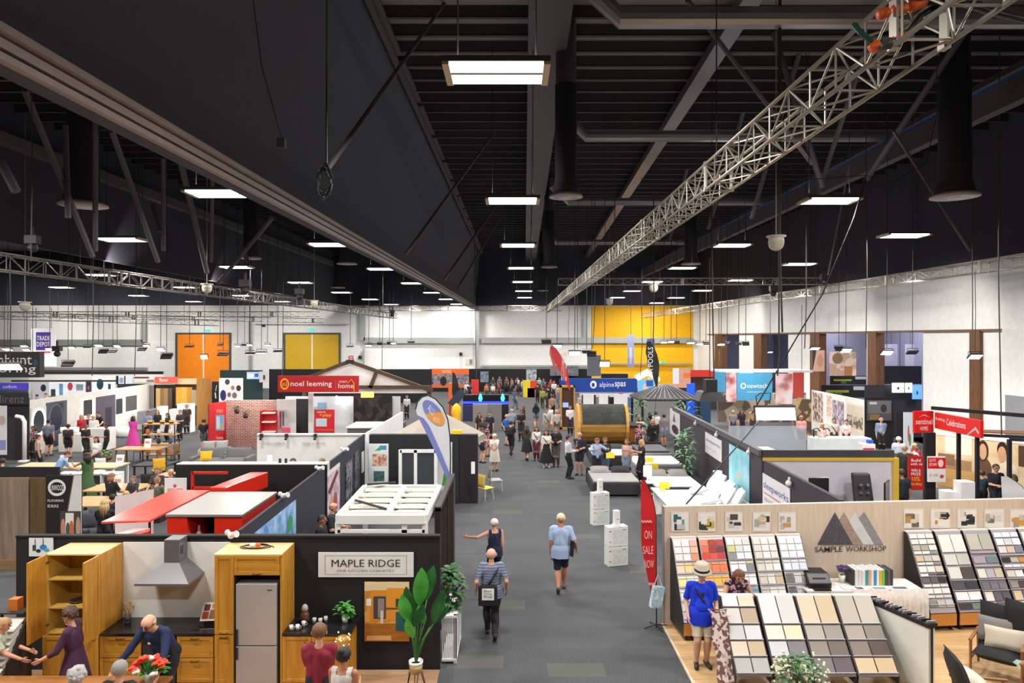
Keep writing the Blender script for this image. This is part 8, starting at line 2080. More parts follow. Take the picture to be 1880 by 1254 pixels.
 if hair != 'bald':
  hb = MB()
  n, m_ = 18, 12
  r0 = 0.0665 * k if hair in ('long', 'bob', 'curly', 'pony', 'bun') else 0.0635 * k
  if hair in ('crop', 'fringe'):
   r0 = 0.0605 * k
  idx, vs, fs = {}, [], []
  def okd(df, du):
   if hair == 'fringe':
    return du < 0.35 and df < 0.25 and du > 0.5 * df - 0.35
   if hair in ('long', 'bob', 'curly'):
    return du > 0.62 * df - 0.1 and not (df > 0.45 and du < 0.5)
   return du > 0.62 * df - 0.02
  for j in range(m_ + 1):
   th = math.pi * j / m_
   for i in range(n):
    ph = 2 * math.pi * i / n
    df, dx, du = math.sin(th) * math.cos(ph), math.sin(th) * math.sin(ph), math.cos(th)
    jit = 1 + (0.06 if hair == 'curly' else 0.03) * random.uniform(-1, 1)
    c = hcw + hf * 0.002 * k + hu * 0.003 * k + (hf * df * 1.03 + hx * dx * 0.97 + hu * du * (1.04 if hair != 'crop' else 1.0)) * r0 * jit * (1.08 if hair == 'curly' else 1)
    idx[(j, i)] = len(vs)
    vs.append(c)
  for j in range(m_):
   th = math.pi * (j + 0.5) / m_
   for i in range(n):
    ph = 2 * math.pi * (i + 0.5) / n
    if okd(math.sin(th) * math.cos(ph), math.cos(th)):
     fs.append((idx[(j, i)], idx[(j + 1, i)], idx[(j + 1, (i + 1) % n)], idx[(j, (i + 1) % n)]))
  hb.add(vs, fs)
  if hair in ('long', 'bob'):
   ln = 0.2 if hair == 'long' else 0.085
   for q in (-2, -1, 0, 1, 2):
    a = q * 0.62
    dv = -hf * math.cos(a) + hx * math.sin(a)
    p0 = hcw + dv * 0.046 * k
    p1 = hcw + dv * 0.054 * k - hu * 0.06 * k
    p2 = nb * S + dv * (0.06 if hair == 'long' else 0.05) * k + Vector((0, 0, 1)) * (0.03 - (ln - 0.085)) * k * (1 if abs(q) < 2 else 0.6)
    hb.tube([p0, p1, p2], [0.024 * k, 0.028 * k, 0.012 * k], 7)
  if hair == 'curly':
   for q in range(26):
    a, e_ = random.uniform(0, 6.28), random.uniform(-0.3, 1)
    df, dx, du = math.cos(a) * math.sqrt(1 - e_ * e_), math.sin(a) * math.sqrt(1 - e_ * e_), e_
    if okd(df, du):
     hb.ball(hcw + (hf * df + hx * dx + hu * du) * 0.066 * k, random.uniform(0.012, 0.02) * k, 6, 5)
  if hair == 'bun':
   hb.ball(hcw - hf * 0.045 * k + hu * 0.05 * k, 0.028 * k, 8, 6)
  if hair == 'pony':
   hb.tube([hcw - hf * 0.06 * k + hu * 0.02 * k, hcw - hf * 0.085 * k - hu * 0.01 * k, hcw - hf * 0.07 * k - hu * 0.1 * k], [0.016 * k, 0.018 * k, 0.006 * k], 7)
  hb.build('hair', M(hc, 0.55, pat='mottle', c2=hc, sc=20) if False else M(hc, 0.55), root, smooth=True, local=True)
 if extra:
  info = dict(B=B, S=S, C=C * S, s=s, f=f, hc=hcw, hf=hf, hu=hu, hx=hx, k=k, nb=nb * S, hands=[(w_ * S, e_ * S) for w_, e_, g in hands])
  for e_ in extra:
   EXTRA[e_](root, info)
 return root
def ex_glasses(root, I):
 g = MB()
 for q in (-1, 1):
  c = I['hc'] + I['hx'] * q * 0.022 * I['k'] + I['hf'] * 0.066 * I['k'] + I['hu'] * 0.002 * I['k']
  ring = [c + (I['hx'] * math.cos(a) * 0.016 + I['hu'] * math.sin(a) * 0.012) * I['k'] for a in [2 * math.pi * t / 10 for t in range(11)]]
  g.tube(ring, 0.0016 * I['k'] + 0.0008, 4)
  g.tube([c + I['hx'] * q * 0.016 * I['k'], I['hc'] + I['hx'] * q * 0.06 * I['k']], 0.002 * I['k'], 4)
 g.build('glasses', M('1d1a1a', 0.3), root, local=True)
def ex_strap(root, I):                                  # a dark shoulder strap across the body
 S, C, s, f = I['S'], I['C'], I['s'], I['f']
 pts = []
 for t in range(13):
  a = 2 * math.pi * t / 12
  h_ = 0.285 - 0.25 * (0.5 - 0.5 * math.cos(a))
  pts.append(C + s * h_ * S + Vector((1, 0, 0)) * (0.06 * math.cos(a) - 0.0) * S * 1.4 + f * 0.088 * I['B'] * S * math.sin(a))
 g = MB()
 g.tube(pts, 0.011 * S, 5)
 g.build('bag_strap', M('1c1b20', 0.7), root, local=True)
def ex_backpack(root, I):
 S, C, s, f = I['S'], I['C'], I['s'], I['f']
 g = MB()
 g.pillow(C + s * 0.17 * S - f * 0.105 * S, (0.17 * S, 0.26 * S, 0.12 * S), 0, math.pi / 2, 6)
 g.build('backpack', M('1d1c22', 0.8), root, smooth=True, local=True)
def ex_badge(root, I):
 S, C, s, f = I['S'], I['C'], I['s'], I['f']
 g = MB()
 c = C + s * 0.215 * S + f * 0.075 * S + Vector((0.035 * S, 0, 0))
 g.obox(c, (0.045, 0.012, 0.028), 0, -0.1)
 g.build('name_badge', WHITE, root, local=True)
EXTRA = {'glasses': ex_glasses, 'strap': ex_strap, 'backpack': ex_backpack, 'badge': ex_badge}
# ================================================================ VISITORS
def ex_hat(root, I):
 hc, hf, hu, hx, k = I['hc'], I['hf'], I['hu'], I['hx'], I['k']
 R_ = Matrix((hx, hf, hu)).transposed()
 for nm, prof, c in (('hat', [(.102, .018), (.1, .026), (.075, .032), (.068, .1), (.045, .115), (.001, .108)], 'b9ad98'), ('hat_band', [(.0765, .033), (.0745, .055), (.07, .055)], '1c1a1c')):
  g = MB(); g.lathe([(r * k, z * k) for r, z in prof], (0, 0, 0), 20)
  g.v = [tuple(hc + R_ @ Vector(p)) for p in g.v]
  g.build(nm, M(c, .8), root, smooth=True, local=True)
def ex_shades(root, I):
 g = MB(); c = I['C'] + I['s'] * .2 * I['S'] + I['f'] * .085 * I['S']
 g.obox(c, (.035, .015, .11)); g.build('sunglasses', BLACK, root, local=True)
EXTRA['hat'], EXTRA['shades'] = ex_hat, ex_shades
VIS = []
def pf(px, py, face, label, **k):
 d = FOC * EYE / (py - CY)
 return person(label, XZ(px, d), d, face, **k)
def ph(px, py, face, label, h=1.68, **k):
 d = FOC * (EYE - h * .99) / (py - CY)
 return person(label, XZ(px, d), d, face, h=h, **k)
FLO = M('26202c', .85, pat='floral', c2='c8909a', sc=22)
person('woman in purple dress with curly brown hair beside the open cupboard', -6.72, 10.72, 98, 1.66, '452440', hair='curly', hc='4a3020', arms=((-.03, .2, -.22), (.03, .05, -.3)), lean=6, sleeve=.75, fem=True, dress=('dress', .2, .17), extra=['glasses'])
person('bald man in navy shirt leaning on the table by the hob', -5.34, 10.82, 168, 1.8, '1d2c50', '22222a', 'fringe', 'd8d0c8', arms=((-.08, .2, -.24), (.1, .2, -.24)), lean=34, nod=14, sleeve=.8, bulk=1.1, extra=['glasses', 'badge'])
person('seated person with grey curly hair and pale green scarf, seen from behind', -5.86, 9.38, 0, 1.7, 'b8c8b0', hair='curly', hc='a8a6a2', arms='tt', seat=.46, fem=True)
person('seated man with short grey hair and black top, seen from behind', -5.38, 9.55, 0, 1.72, '1d1c20', hair='short', hc='8f8a84', arms='tt', seat=.46)
person('person in a pale green tee reaching over the table at left edge', -8.02, 10.74, -80, 1.5, 'b4bca8', '2c2c30', 'short', 'b08a5c', arms=((0, .22, -.2), (0, .24, -.2)), lean=18, sleeve=.45)
ph(586, 1147, 5, 'person in a maroon tee seen from behind at the right kitchen bench', 1.78, top='8a2438', bot='2a2a34', hc='6a4a2c', arms='kk', sleeve=.5)
ph(630, 1192, -12, 'dark-haired woman with a bun and white straps, seen from behind', 1.62, top='d8d4cc', bot='d8d4cc', hair='bun', hc='1c1416', skin='t', arms='ff', sleeve=0.02, fem=True, dress=('dress', .3, .15))
ph(908, 953, 15, 'white-haired woman in a navy vest top pointing to the left', 1.6, top='232a48', bot='20243a', hair='crop', hc='dcd8d4', arms=((-.28, .06, -.06), 'd'), sleeve=.03, fem=True, hem=.46)
STR = M('8288a2', .85, pat='stripez', c2='5c6078', sc=6)
bm = pf(902, 1172, 4, 'man in a striped shirt with a black shoulder bag, seen from behind', h=1.76, tmat=STR, bot='241f22', hair='fringe', hc='c8b8ac', arms=((-.06, .02, -.27), (.06, .02, -.27)), legs='w', bulk=1.1, hem=.46, extra=['strap'])
pf(1030, 1087, -4, 'man in pale blue shirt and navy shorts walking away', h=1.82, top='a3b8d8', bot='252a3c', hair='crop', hc='d8c8a8', skin='t', arms=('d', (.08, .05, -.26)), legs='W', shorts=.92, bulk=1.08, hem=.44, shoes='4a4440')
o = bm.location
t = thing('shoulder_bag', 'black shoulder bag with a white print on the back of striped man', 'bag', (o.x - .06, o.y - .2, .9))
q = MB(); q.obox((o.x - .06, o.y - .2, .9), (.36, .1, .38)); q.build('body', M('1a191c', .8), t, bevel=.02)
q = MB(); q.box(o.x - .17, o.x + .06, o.y - .257, o.y - .25, .83, 1.05); q.build('print', WHITE, t)
for k, w_ in enumerate(('Black', 'Canvas', 'Bag')):
 text(w_, (o.x - .13, o.y - .26, .99 - k * .055), (.15, 0, 0), (0, 0, .035), INK, t, 'lettering')
d = 15.8; q = MB(); q.obox((XZ(1050, d), d, 1.03), (.05, .2, .34), .2, 0, .12); tag(q.build('folder', BLACK, bevel=.008), 'black folder held under the arm of blue-shirted walking man', 'folder')
person('man in a straw hat and royal blue tee at the sample racks', 3.34, 12.3, 176, 1.76, '1238d8', 'd8ccb4', 'crop', 'b8b0a8', 'p', arms=((-.02, .12, -.26), (.03, .06, -.28)), shorts=.85, nod=10, bulk=1.12, hem=.43, shoes='2a2420', extra=['hat', 'shades', 'strap'], foot_z=.02)
person('auburn-haired woman in floral vest top behind the carpet samples', 4.12, 12.86, 180, 1.62, tmat=FLO, bot='2a2430', hair='bob', hc='6a3826', arms=((-.06, .2, -.2), (.06, .2, -.2)), lean=12, nod=26, sleeve=.1, fem=True, bulk=1.1, foot_z=.02)
q = MB(); n = 12; vs = []
for i in range(n + 1):
 for j in range(7):
  vs.append((3.4 + .28 * j / 6 + .12 * (1 - i / n) * 0 + .02 * math.sin(j * 2 + i), 12.0 - .55 * i / n + .03 * math.sin(j * 1.7), 1.1 - 1.0 * i / n))
q.add(vs, [(i * 7 + j, i * 7 + j + 1, i * 7 + j + 8, i * 7 + j + 7) for i in range(n) for j in range(6)])
q.tube([(3.38, 12.02, 1.11), (3.7, 12.02, 1.11)], .012, 6); q.tube([(3.68, 12.02, 1.11), (3.68, 12.02, .02)], .012, 6)
tag(q.build('patterned_cloth', M('6a4a42', .85, pat='floral', c2='c8b8b4', sc=18), smooth=True), 'brown and white patterned cloth hanging beside the front racks', 'cloth')
q = MB(); q.pillow((8.78, 12.0, .78), (.5, .95, .3), -.7, 1.3); tag(q.build('coat', M('191719', .95), smooth=True), 'black coat draped over the lounge chair at right edge', 'coat')
A = [
 (908, 865, -10, 'elderly woman in a cream dress standing with hands behind back', dict(h=1.64, top='d8d0c4', hair='crop', hc='d8c8a0', arms='bb', sleeve=.45, fem=True, dress=('dress', .26, .14))),
 (884, 850, -60, 'woman in a white top and dark shorts by black end wall', dict(h=1.62, top='e4e0de', bot='2c2430', hair='bob', hc='4a3428', arms='ff', shorts=.6, fem=True)),
 (894, 838, -100, 'dark-haired woman in a dark floral dress behind the cream dress', dict(h=1.64, tmat=FLO, hair='long', hc='1c1414', arms='fd', fem=True, dress=('dress', .3, .14))),
 (930, 818, -60, 'person in a bright blue tee and navy shorts in the aisle', dict(h=1.68, top='1f5fa8', bot='252a3a', hair='short', hc='b8946a', arms='bf', shorts=.8)),
 (940, 808, 10, 'man in a grey-blue shirt behind the bright blue tee', dict(h=1.78, top='8ea0b4', bot='3a3a40', hair='crop', hc='a8a09a', arms='ff')),
 (938, 836, -20, 'man in black with a backpack walking up the aisle', dict(h=1.72, top='202024', bot='1c1c22', hair='short', hc='1a1414', arms='ff', legs='w', extra=['backpack'])),
 (957, 809, 180, 'dark-haired man in black holding a bag, facing the camera', dict(h=1.74, top='1e1e22', bot='26262c', hair='short', hc='1c1616', skin='t', arms='ff')),
 (967, 846, -8, 'woman in an olive top and black skirt walking away', dict(h=1.68, top='3c3a26', bot='16161c', hair='long', hc='3a2a20', arms='kk', legs='w', fem=True, dress=('skirt', .26, .16))),
 (984, 787, 5, 'long-haired woman in black tee and denim shorts', dict(h=1.66, top='1c1a1e', bot='5a7290', hair='long', hc='171214', arms='ff', shorts=.4, fem=True, legs='W')),
 (1004, 806, 160, 'man in a pale grey shirt with a diagonal dark strap', dict(h=1.74, top='b4b0aa', bot='8a8478', hair='short', hc='4a382c', arms='dd', extra=['strap'])),
 (1010, 792, 170, 'girl in a white dress behind the pale grey shirt', dict(h=1.6, top='e8e2da', hair='pony', hc='a8865c', arms='kd', fem=True, dress=('dress', .3, .14))),
 (1022, 808, -170, 'bald man in a light grey tee with a satchel', dict(h=1.76, top='b8b2aa', bot='4a4a4c', hair='bald', arms='pd', legs='w')),
 (985, 846, 178, 'woman in a white cardigan and burgundy trousers', dict(h=1.62, top='d4ccc4', bot='5a2030', hair='bob', hc='2a1e1a', arms='kf', fem=True, sleeve=.9, extra=['strap'])),
 (1003, 858, 178, 'woman in a white tee and long black skirt, facing camera', dict(h=1.68, top='e6e0d2', bot='17161a', hair='long', hc='2a1c18', arms='dd', fem=True, dress=('skirt', .13, .18), shoes='e8e8e8', extra=['strap'])),
 (1021, 857, 172, 'bearded man in a black tee and grey trousers', dict(h=1.8, top='1b1a1d', bot='4a4440', hair='short', hc='5a3c26', arms='ff', bulk=1.1)),
 (1047, 799, 175, 'man in a white tee and dark jeans by the sauna', dict(h=1.78, top='dcdadc', bot='24283a', hair='short', hc='241c1c', arms='df')),
 (1043, 879, -75, 'man in a white shirt and black trousers in profile', dict(h=1.8, top='c8cad6', bot='17161a', hair='short', hc='1e1818', arms='ff', sleeve=.9)),
 (1064, 872, 165, 'man in a navy tee and shorts talking to white-shirted man', dict(h=1.82, top='1f2438', bot='1c1e2c', hair='bald', arms='fc', shorts=.85, bulk=1.1)),
 (1095, 884, 200, 'man in a blue dress shirt writing behind the black bed', dict(h=1.78, top='9aaed4', bot='18181c', hair='short', hc='6a4c34', arms='qq', nod=15, sleeve=.9)),
 (1111, 880, 170, 'man in a dark grey tee next to the blue dress shirt', dict(h=1.74, top='33333a', bot='44566e', hair='short', hc='5a4030', arms='ff', nod=15)),
 (1151, 880, 150, 'woman in a pink top and jeans between the beds', dict(h=1.66, top='cfa59a', bot='7c8ca4', hair='long', hc='5a3a28', arms='dd', fem=True)),
 (1178, 886, 110, 'blonde saleswoman in black with a clipboard among the beds', dict(h=1.72, top='1a191c', bot='17161a', hair='bob', hc='c09a5c', arms='qf', fem=True)),
 (996, 750, 0, 'person in a lime green top far along the aisle', dict(h=1.7, top='8a9a3c', bot='4a4a3c', hair='short', hc='5a4a3a', legs='w')),
 (1007, 748, 0, 'person all in black beside the lime green top', dict(h=1.74, top='1d1c20', bot='1c1b1f', hair='short', hc='1a1414')),
 (987, 740, 0, 'dark-clad person left of the lime green top', dict(h=1.76, top='3a2420', bot='241c1c', hc='2a1e18')),
 (1017, 733, 180, 'person in a white top and black trousers far along aisle', dict(h=1.72, top='dcdcdc', bot='1c1b1f', hc='8a6a4a')),
 (959, 728, -60, 'striding person in pale top and blue jeans at the far end', dict(h=1.74, top='b8b4b0', bot='6a7ea0', hc='2a201a', legs='w')),
 (940, 724, 60, 'person in grey leaning at the far tables', dict(h=1.7, top='8a8a8c', bot='3a3a40', hc='3a2c22', legs='w')),
 (998, 726, 170, 'far person in a blue shirt near the red bucket', dict(h=1.7, top='4a6a9a', bot='3a3438', hc='3a2a20')),
 (1011, 727, 190, 'far person in a red shirt near the red bucket', dict(h=1.66, top='a83a38', bot='2a2a30', hc='4a3a2a', fem=True)),
 (990, 722, 180, 'far person in a mint top by the pale picture', dict(h=1.66, top='8ac0a0', bot='3a3a40', hc='3a2a20', fem=True)),
 (905, 722, 180, 'far stall helper in a dark green top, left of two', dict(h=1.72, top='3a4a3a', bot='2a2a2c', hc='2a201a')),
 (917, 722, 200, 'far stall helper in a grey top, right of two', dict(h=1.76, top='6a6a70', bot='2a2a2c', hc='4a3a2a')),
 (930, 721, 160, 'far visitor in a brown jacket at the long table', dict(h=1.7, top='7a5a44', bot='2a2a2c', hc='2a201a', fem=True)),
 (950, 722, 180, 'far visitor in cream at the long table end', dict(h=1.66, top='d8d0c0', bot='4a4038', hc='6a4a34', fem=True)),
 (893, 733, 190, 'far seated-height visitor in orange near the blue desks', dict(h=1.5, top='c87848', bot='3a3a3c', hc='3a2a20', fem=True)),
 (905, 734, 170, 'far visitor in white near the blue desks', dict(h=1.5, top='dcdad4', bot='3a3a3c', hc='2a1e18')),
 (916, 734, 180, 'far visitor in dark red near the blue desks', dict(h=1.5, top='6a3030', bot='2a2a2c', hc='1e1614', fem=True)),
 (857, 735, 200, 'visitor in white beside the orange display pillar', dict(h=1.72, top='dedede', bot='3a3a44', hc='c8a878')),
 (880, 812, 200, 'dark-dressed woman before the left grey stone slab', dict(h=1.64, top='26222a', bot='1c1b1f', hair='long', hc='1a1214', fem=True)),
 (886, 822, 170, 'short dark-haired visitor beside the slab panels', dict(h=1.62, top='3a3234', bot='1c1b1f', hair='bob', hc='2a1c18', fem=True)),
 (899, 815, 160, 'man in navy before the right grey stone slab', dict(h=1.76, top='1e2438', bot='1a1c28', hc='1a1414')),
 (1043, 778, 180, 'person in white left of sauna with a cap', dict(h=1.7, top='d4ccc8', bot='3a3034', hc='6a4a34')),
 (1067, 768, 175, 'man in a pale shirt behind the sauna roof', dict(h=1.78, top='c4bcb4', bot='3a3a40', hc='8a6a4c')),
 (1088, 772, 175, 'red-haired person behind the sauna roof, middle', dict(h=1.66, top='c89084', bot='3a3a40', hair='bob', hc='8a4a2a', fem=True)),
 (1106, 772, 175, 'man in dark red behind the sauna roof, right', dict(h=1.7, top='6a3a40', bot='3a3a40', hc='c89a7a')),
 (1175, 823, 170, 'woman in white by the timber spa counter', dict(h=1.66, top='dcd6d0', bot='4a3c38', hair='bob', hc='6a4a34', fem=True)),
 (1174, 838, 150, 'woman in a black floral top below the spa counter', dict(h=1.62, tmat=FLO, bot='2a2228', hair='bob', hc='1e1616', fem=True)),
 (1193, 812, 30, 'long-haired woman in grey right of the spa counter', dict(h=1.66, top='5c646c', bot='2a2a30', hair='long', hc='171214', fem=True)),
 (1204, 812, -20, 'dark-haired person in a white top by the gazebo', dict(h=1.7, top='e2e0de', bot='3a3a40', hc='1c1414')),
 (1219, 820, 5, 'man in a grey tee and pale shorts before the gazebo', dict(h=1.74, top='7a7274', bot='8a98b0', hc='2a1e18', shorts=.7, skin='t')),
 (1198, 832, 175, 'fair-haired woman in a black jacket with papers', dict(h=1.7, top='1c1a1d', bot='1c1b1f', hair='bob', hc='b08a5c', fem=True, arms='fd', sleeve=1)),
]
for k, (px, py, lb, c) in enumerate(((862, 736, 'in navy', '24283c'), (868, 731, 'in pale blue', '9ab0cc'), (948, 727, 'in black', '1a1a1e'), (972, 724, 'in grey-green', '5a6a60'), (1001, 735, 'in maroon', '5a2430'), (1024, 740, 'in beige', 'b8a488'), (1003, 760, 'in charcoal', '34343a'), (1034, 762, 'in dusty pink', 'b88a88'), (945, 752, 'in slate blue', '4a5a78'), (1014, 770, 'in tan', 'a88a68'), (1030, 778, 'in dark green', '2c4034'), (961, 790, 'in dark plum', '3c2836'))):
 A.append((px, py, 40 * (k % 9), 'visitor %s far along the middle aisle' % lb, dict(h=1.62 + .03 * (k % 5), top=c, bot=('24242c', '3a3a44', '5a6478')[k % 3], hair=('short', 'long', 'bob')[k % 3], hc=('2a1e18', '17110f', '6a4a34')[k % 3], fem=k % 3 > 0, legs='swW'[k % 3])))
for r_ in A:
 pf(r_[0], r_[1], r_[2], r_[3], **r_[4])
B = [
 (89, 837, 10, 'man in a grey tee and dark shorts by the bathroom wall', dict(h=1.8, top='6e7482', bot='1f1f24', hc='1e1818', shorts=.85, bulk=1.1)),
 (62, 846, 160, 'woman in a floral top by the glowing round mirror', dict(h=1.66, tmat=FLO, bot='1f1d20', hair='long', hc='1e1416', fem=True, skin='t')),
 (70, 868, -50, 'woman in a cream patterned vest near the flooring stand', dict(h=1.64, top='c4b8a0', bot='1d1c1e', hair='bun', hc='3a2820', fem=True, sleeve=.1)),
 (125, 842, 20, 'woman with a dark backpack before the bathroom counters', dict(h=1.66, top='4a3038', bot='2a2428', hair='short', hc='1c1416', fem=True, extra=['backpack'], shorts=.8)),
 (157, 843, -110, 'person in black facing right at the bathroom counters', dict(h=1.68, top='19181b', bot='1c1b1f', hc='2a1e18', arms='ff', skin='t')),
 (196, 843, 110, 'man in black tee and trousers facing left in the hall', dict(h=1.7, top='17161a', bot='17161a', hc='17110f', arms='fd', skin='t')),
 (244, 820, 20, 'woman in a long magenta dress crossing the hall', dict(h=1.62, top='c03a8e', hair='bob', hc='1a1214', arms='kd', fem=True, dress=('dress', .05, .22), skin='d', sleeve=.8)),
 (272, 816, 160, 'tall man in a light blue shirt at the grey bay', dict(h=1.84, top='7a92b8', bot='24242c', hair='crop', hc='3a2a20', skin='t', arms='kd')),
 (150, 820, 190, 'person in a red jacket behind the bathroom counter', dict(h=1.7, top='b8242c', bot='2a2a34', hair='bob', hc='b8a088', fem=True, sleeve=1)),
 (163, 818, 170, 'person in navy beside the red jacket', dict(h=1.68, top='24264a', bot='2a2a34', hc='8a5a3c', arms='fd')),
 (172, 824, 180, 'white-haired person in white behind the red jacket', dict(h=1.78, top='d8d4d0', bot='3a3a40', hair='crop', hc='d8d2ca')),
 (186, 812, 150, 'man in black leaning with wide arms on the counter', dict(h=1.72, top='151417', bot='17161a', hc='2a1e1a', arms=((-.16, .14, -.2), (.16, .14, -.2)), lean=12)),
 (68, 767, 100, 'person in blue before the grey product poster', dict(h=1.7, top='2a4a8a', bot='24242c', hc='1e1614')),
 (84, 765, 160, 'person in tan before the pale bottle poster', dict(h=1.72, top='b8987c', bot='24242c', hc='1c1414')),
 (289, 806, 180, 'woman in black by the timber samples', dict(h=1.66, top='1a191c', bot='1c1b1f', hair='bob', hc='7a5038', fem=True)),
 (308, 812, 150, 'dark-haired visitor at the white plinths', dict(h=1.62, top='2c2a30', bot='1c1b1f', hair='long', hc='171214', fem=True)),
 (331, 808, 170, 'man in charcoal at the white plinths', dict(h=1.72, top='34343c', bot='1c1b1f', hc='5a4030', arms='ff')),
 (343, 796, 190, 'man in brown behind the price cards', dict(h=1.76, top='3a302c', bot='1c1b1f', hc='8a6a4c')),
 (374, 829, 10, 'dark-clad shopper in grey shorts by the red panel', dict(h=1.66, top='25252b', bot='5a6468', hc='2a201a', shorts=.8)),
 (458, 738, 170, 'far person in a bright blue top by the green counter', dict(h=1.76, top='1f5ab4', bot='3a4a7a', hc='1e1614')),
 (552, 789, 5, 'man in a white tee and black shorts at the dark doorway', dict(h=1.8, top='e6ddd0', bot='161518', hc='4a3424', shorts=.8)),
 (639, 780, 170, 'man in a dark floral shirt in the appliance stand', dict(h=1.76, tmat=FLO, bot='1a1c2c', hc='4a3424', arms='kk')),
 (658, 783, 150, 'person in dark navy beside the floral shirt', dict(h=1.74, top='2a2a3c', bot='3a3a4a', hc='3a2820', arms='xx')),
 (620, 795, -120, 'dark-haired woman at the red play poster', dict(h=1.66, top='2a2226', bot='1c1b1f', hair='long', hc='171112', fem=True)),
 (627, 797, -150, 'woman in tan next to the red play poster', dict(h=1.6, top='a8784c', bot='5a4030', hair='bob', hc='6a4a34', fem=True)),
 (670, 790, 90, 'person in dark red by the dark display shelving', dict(h=1.64, top='5a2a34', bot='2a2a30', hc='2a1c18')),
 (747, 770, 180, 'person in black and white right of the gable stand', dict(h=1.72, top='c8c8cc', bot='1c1b1f', hc='2a201a')),
 (1471, 826, 175, 'man in a pink polo and navy shorts in the glass booth', dict(h=1.78, top='d88a88', bot='20263a', hc='a8785a', shorts=.85, arms='ff', skin='t', bulk=1.1)),
 (1468, 795, 170, 'person in red behind the pink polo', dict(h=1.72, top='c03a44', bot='2a2a30', hc='c8b090')),
 (1509, 838, 175, 'blonde woman by the kitchen counter', dict(h=1.62, top='d8c0b8', bot='3a3a40', hair='long', hc='c89c64', fem=True)),
 (1531, 832, 165, 'man in a white tee with a black strap before the mural', dict(h=1.76, top='c8beb2', bot='2a2a30', hc='2a1e18', extra=['strap'])),
 (1554, 834, 150, 'woman in pale pink before the mural', dict(h=1.72, top='e0bcb8', bot='2a2a30', hair='bun', hc='1e1414', fem=True, arms='ff')),
 (1618, 832, 165, 'grey-shirted man with hands together at the dark kitchen', dict(h=1.8, top='8088a0', bot='17161a', hair='crop', hc='9a8e88', arms='kd', sleeve=.9, bulk=1.1)),
 (1621, 812, 160, 'person in black behind the grey-shirted man', dict(h=1.8, top='1d1c20', bot='17161a', hc='2a1e18')),
 (1650, 880, -20, 'white-haired man in a pale blue shirt', dict(h=1.76, top='b4bacc', bot='4a4a50', hair='crop', hc='d8d0cc')),
 (1661, 905, -30, 'man in a dark olive tee beside the red banner', dict(h=1.78, top='34352e', bot='2a2a2c', hair='crop', hc='a88870', arms='fd')),
 (1679, 893, 170, 'blonde woman in a red and white dress behind the red banner', dict(h=1.68, tmat=M('c02834', .8, pat='floral', c2='e8d8d0', sc=12), hair='bob', hc='c8a06c', fem=True, dress=('dress', .3, .15))),
 (1656, 966, 0, 'man in a dark navy tee by the yellow post, seen from behind', dict(h=1.76, top='1e2230', bot='1b1a1e', hair='short', hc='3a2620', bulk=1.12, skin='t')),
 (1647, 780, 0, 'person in a green tee at the bright screens', dict(h=1.74, top='4a9a5a', bot='1c1b20', hc='3a2a1e')),
 (1658, 780, 10, 'person in a white tee at the bright screens', dict(h=1.74, top='e0dede', bot='1c1b20', hc='2a1e18')),
 (1346, 806, 170, 'grey-haired visitor at the shelf display', dict(h=1.66, top='8a8488', bot='3a3a40', hair='crop', hc='a8a4a0')),
 (1362, 806, 190, 'woman in dark clothes at the shelf display', dict(h=1.7, top='2c2430', bot='2a2228', hair='long', hc='2a1c18', fem=True)),
 (1382, 800, 160, 'visitor in tan at the shelf display', dict(h=1.66, top='b08a64', bot='3a3230', hc='5a3e2a')),
]
for r_ in B:
 pf(r_[0], r_[1], r_[2], r_[3], **r_[4])
person('man in a black tee at the pergola, seen in profile', XZ(590, 16.2), 16.2, -95, 1.68, '19191d', '1b1a1e', hc='2a1c18', arms='ff', skin='t', bulk=1.1)
person('older man in a dark grey tee behind the black tee at the pergola', XZ(611, 17.2), 17.2, -100, 1.74, '2e3236', '1b1a1e', 'fringe', '8a8078', arms='ff', bulk=1.15)
person('dark-haired man standing by the white stand wall', XZ(538, 23.5), 23.5, 200, 1.74, '3a2a30', arms='ff', hc='3a2a22')
person('sandy-haired man standing by the white stand wall', XZ(592, 23.5), 23.5, 160, 1.75, '6a5a54', arms='ff', hc='9a7450')
person('dark-haired person low at left end of white stand wall', XZ(476, 23.5), 23.5, 180, 1.62, '2a2a30', arms='ff', hc='1a1414')
person('man in a sky blue tee bending over the long white table', XZ(102, 25.2), 25.2, -40, 1.76, '86aad2', '4a4a55', hc='3a2820', arms='tt', lean=28, nod=20)
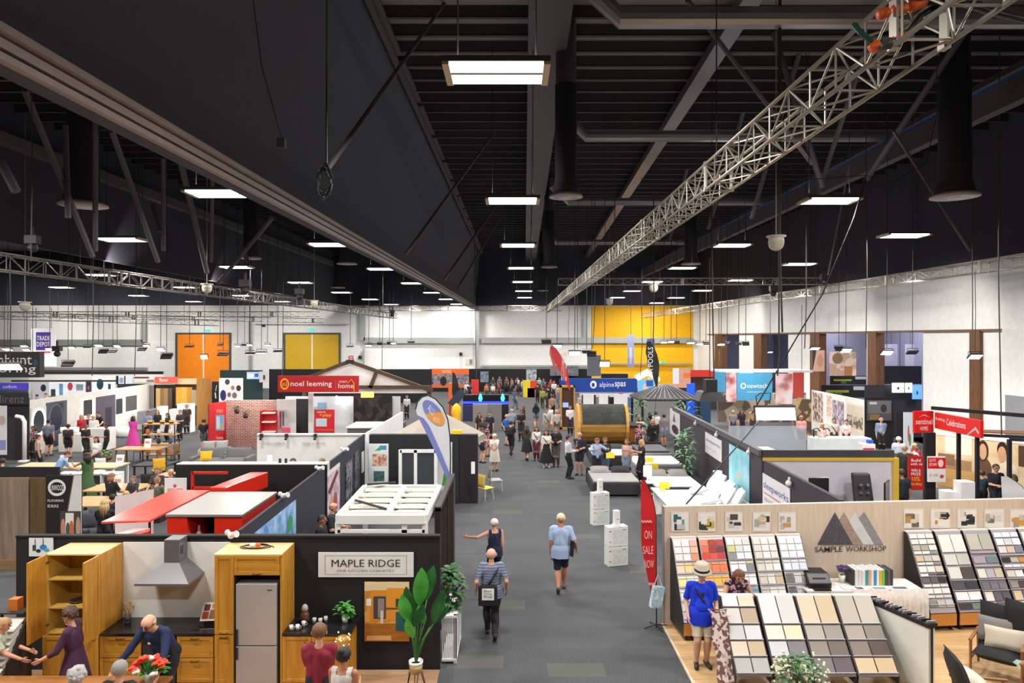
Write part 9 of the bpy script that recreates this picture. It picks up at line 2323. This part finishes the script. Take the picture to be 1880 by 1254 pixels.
person('woman in a green print dress at the wooden table', XZ(160, 24.9), 24.9, 60, 1.7, '3f6038', hair='long', hc='2a1a16', arms='qd', fem=True, dress=('dress', .08, .2), sleeve=.05, skin='t')
person('child at the far left behind the flooring stand', XZ(5, 25), 25, 30, 1.45, '3a3a44', hc='2a1c18', kid=True)
person('woman in a white top by the tall white chair', XZ(177, 29.3), 29.3, 170, 1.64, 'e2e0dc', '3a3a40', 'long', '1c1414', arms='kk', fem=True)
S_ = [(192, 18.9, 10, '1d1c20', 'long', 'b89a6c', 'long-haired blonde seated on the navy sofa, seen from behind'), (206, 20.2, 0, '2c2c44', 'short', '2a1c16', 'boy in navy seated ahead of the blonde'), (204, 22.6, -20, '1b1a1e', 'bob', '8a6444', 'woman in black seated at light dining table'),
      (232, 20.6, 200, 'c8b89a', 'short', 'c8a468', 'blond child seated at the light dining table'), (245, 22.9, 170, '3a3a40', 'short', '6a4a34', 'brown-haired child at the light dining table'), (288, 22.0, -20, '5a5f48', 'crop', '7a6450', 'man in an olive tee seated near the white sign'),
      (290, 23.6, 180, '4a3a34', 'short', '6a4a38', 'man seated facing the olive tee'), (314, 23.4, 170, '3a2a2c', 'fringe', '7a5a48', 'balding man seated by black stand wall')]
for px, d, fc, c, hr, hcol, lb in S_:
 person(lb, XZ(px, d), d, fc, 1.45 if 'child' in lb or 'boy' in lb else 1.72, c, '2a2a30', hr, hcol, seat=.5, arms='tt')
 bx('stool', 'low dark stool under the ' + lb.split(',')[0].replace('seated ', ''), 'stool', XZ(px, d) - .2, XZ(px, d) + .2, d - .2, d + .2, 0, .42, DARK)
for px, d, c, hr, hcol, lb, h_ in ((1803, 23.0, '22424a', 'short', '3a2a20', 'boy in a teal tee before the family mural', 1.4), (1828, 22.3, '1c1c24', 'short', '1a1414', 'man in black with glasses before the family mural', 1.76), (1862, 22.6, '2a2036', 'bob', '6a4a30', 'child in purple before family mural at the right', 1.34)):
 person(lb, XZ(px, d), d, {1803: -40, 1828: 175, 1862: 40}[px], h_, c, '20202a', hr, hcol, arms='ff', kid=h_ < 1.5, extra=['glasses'] if h_ > 1.5 else None)
bpy.data.scenes.remove(TMP)
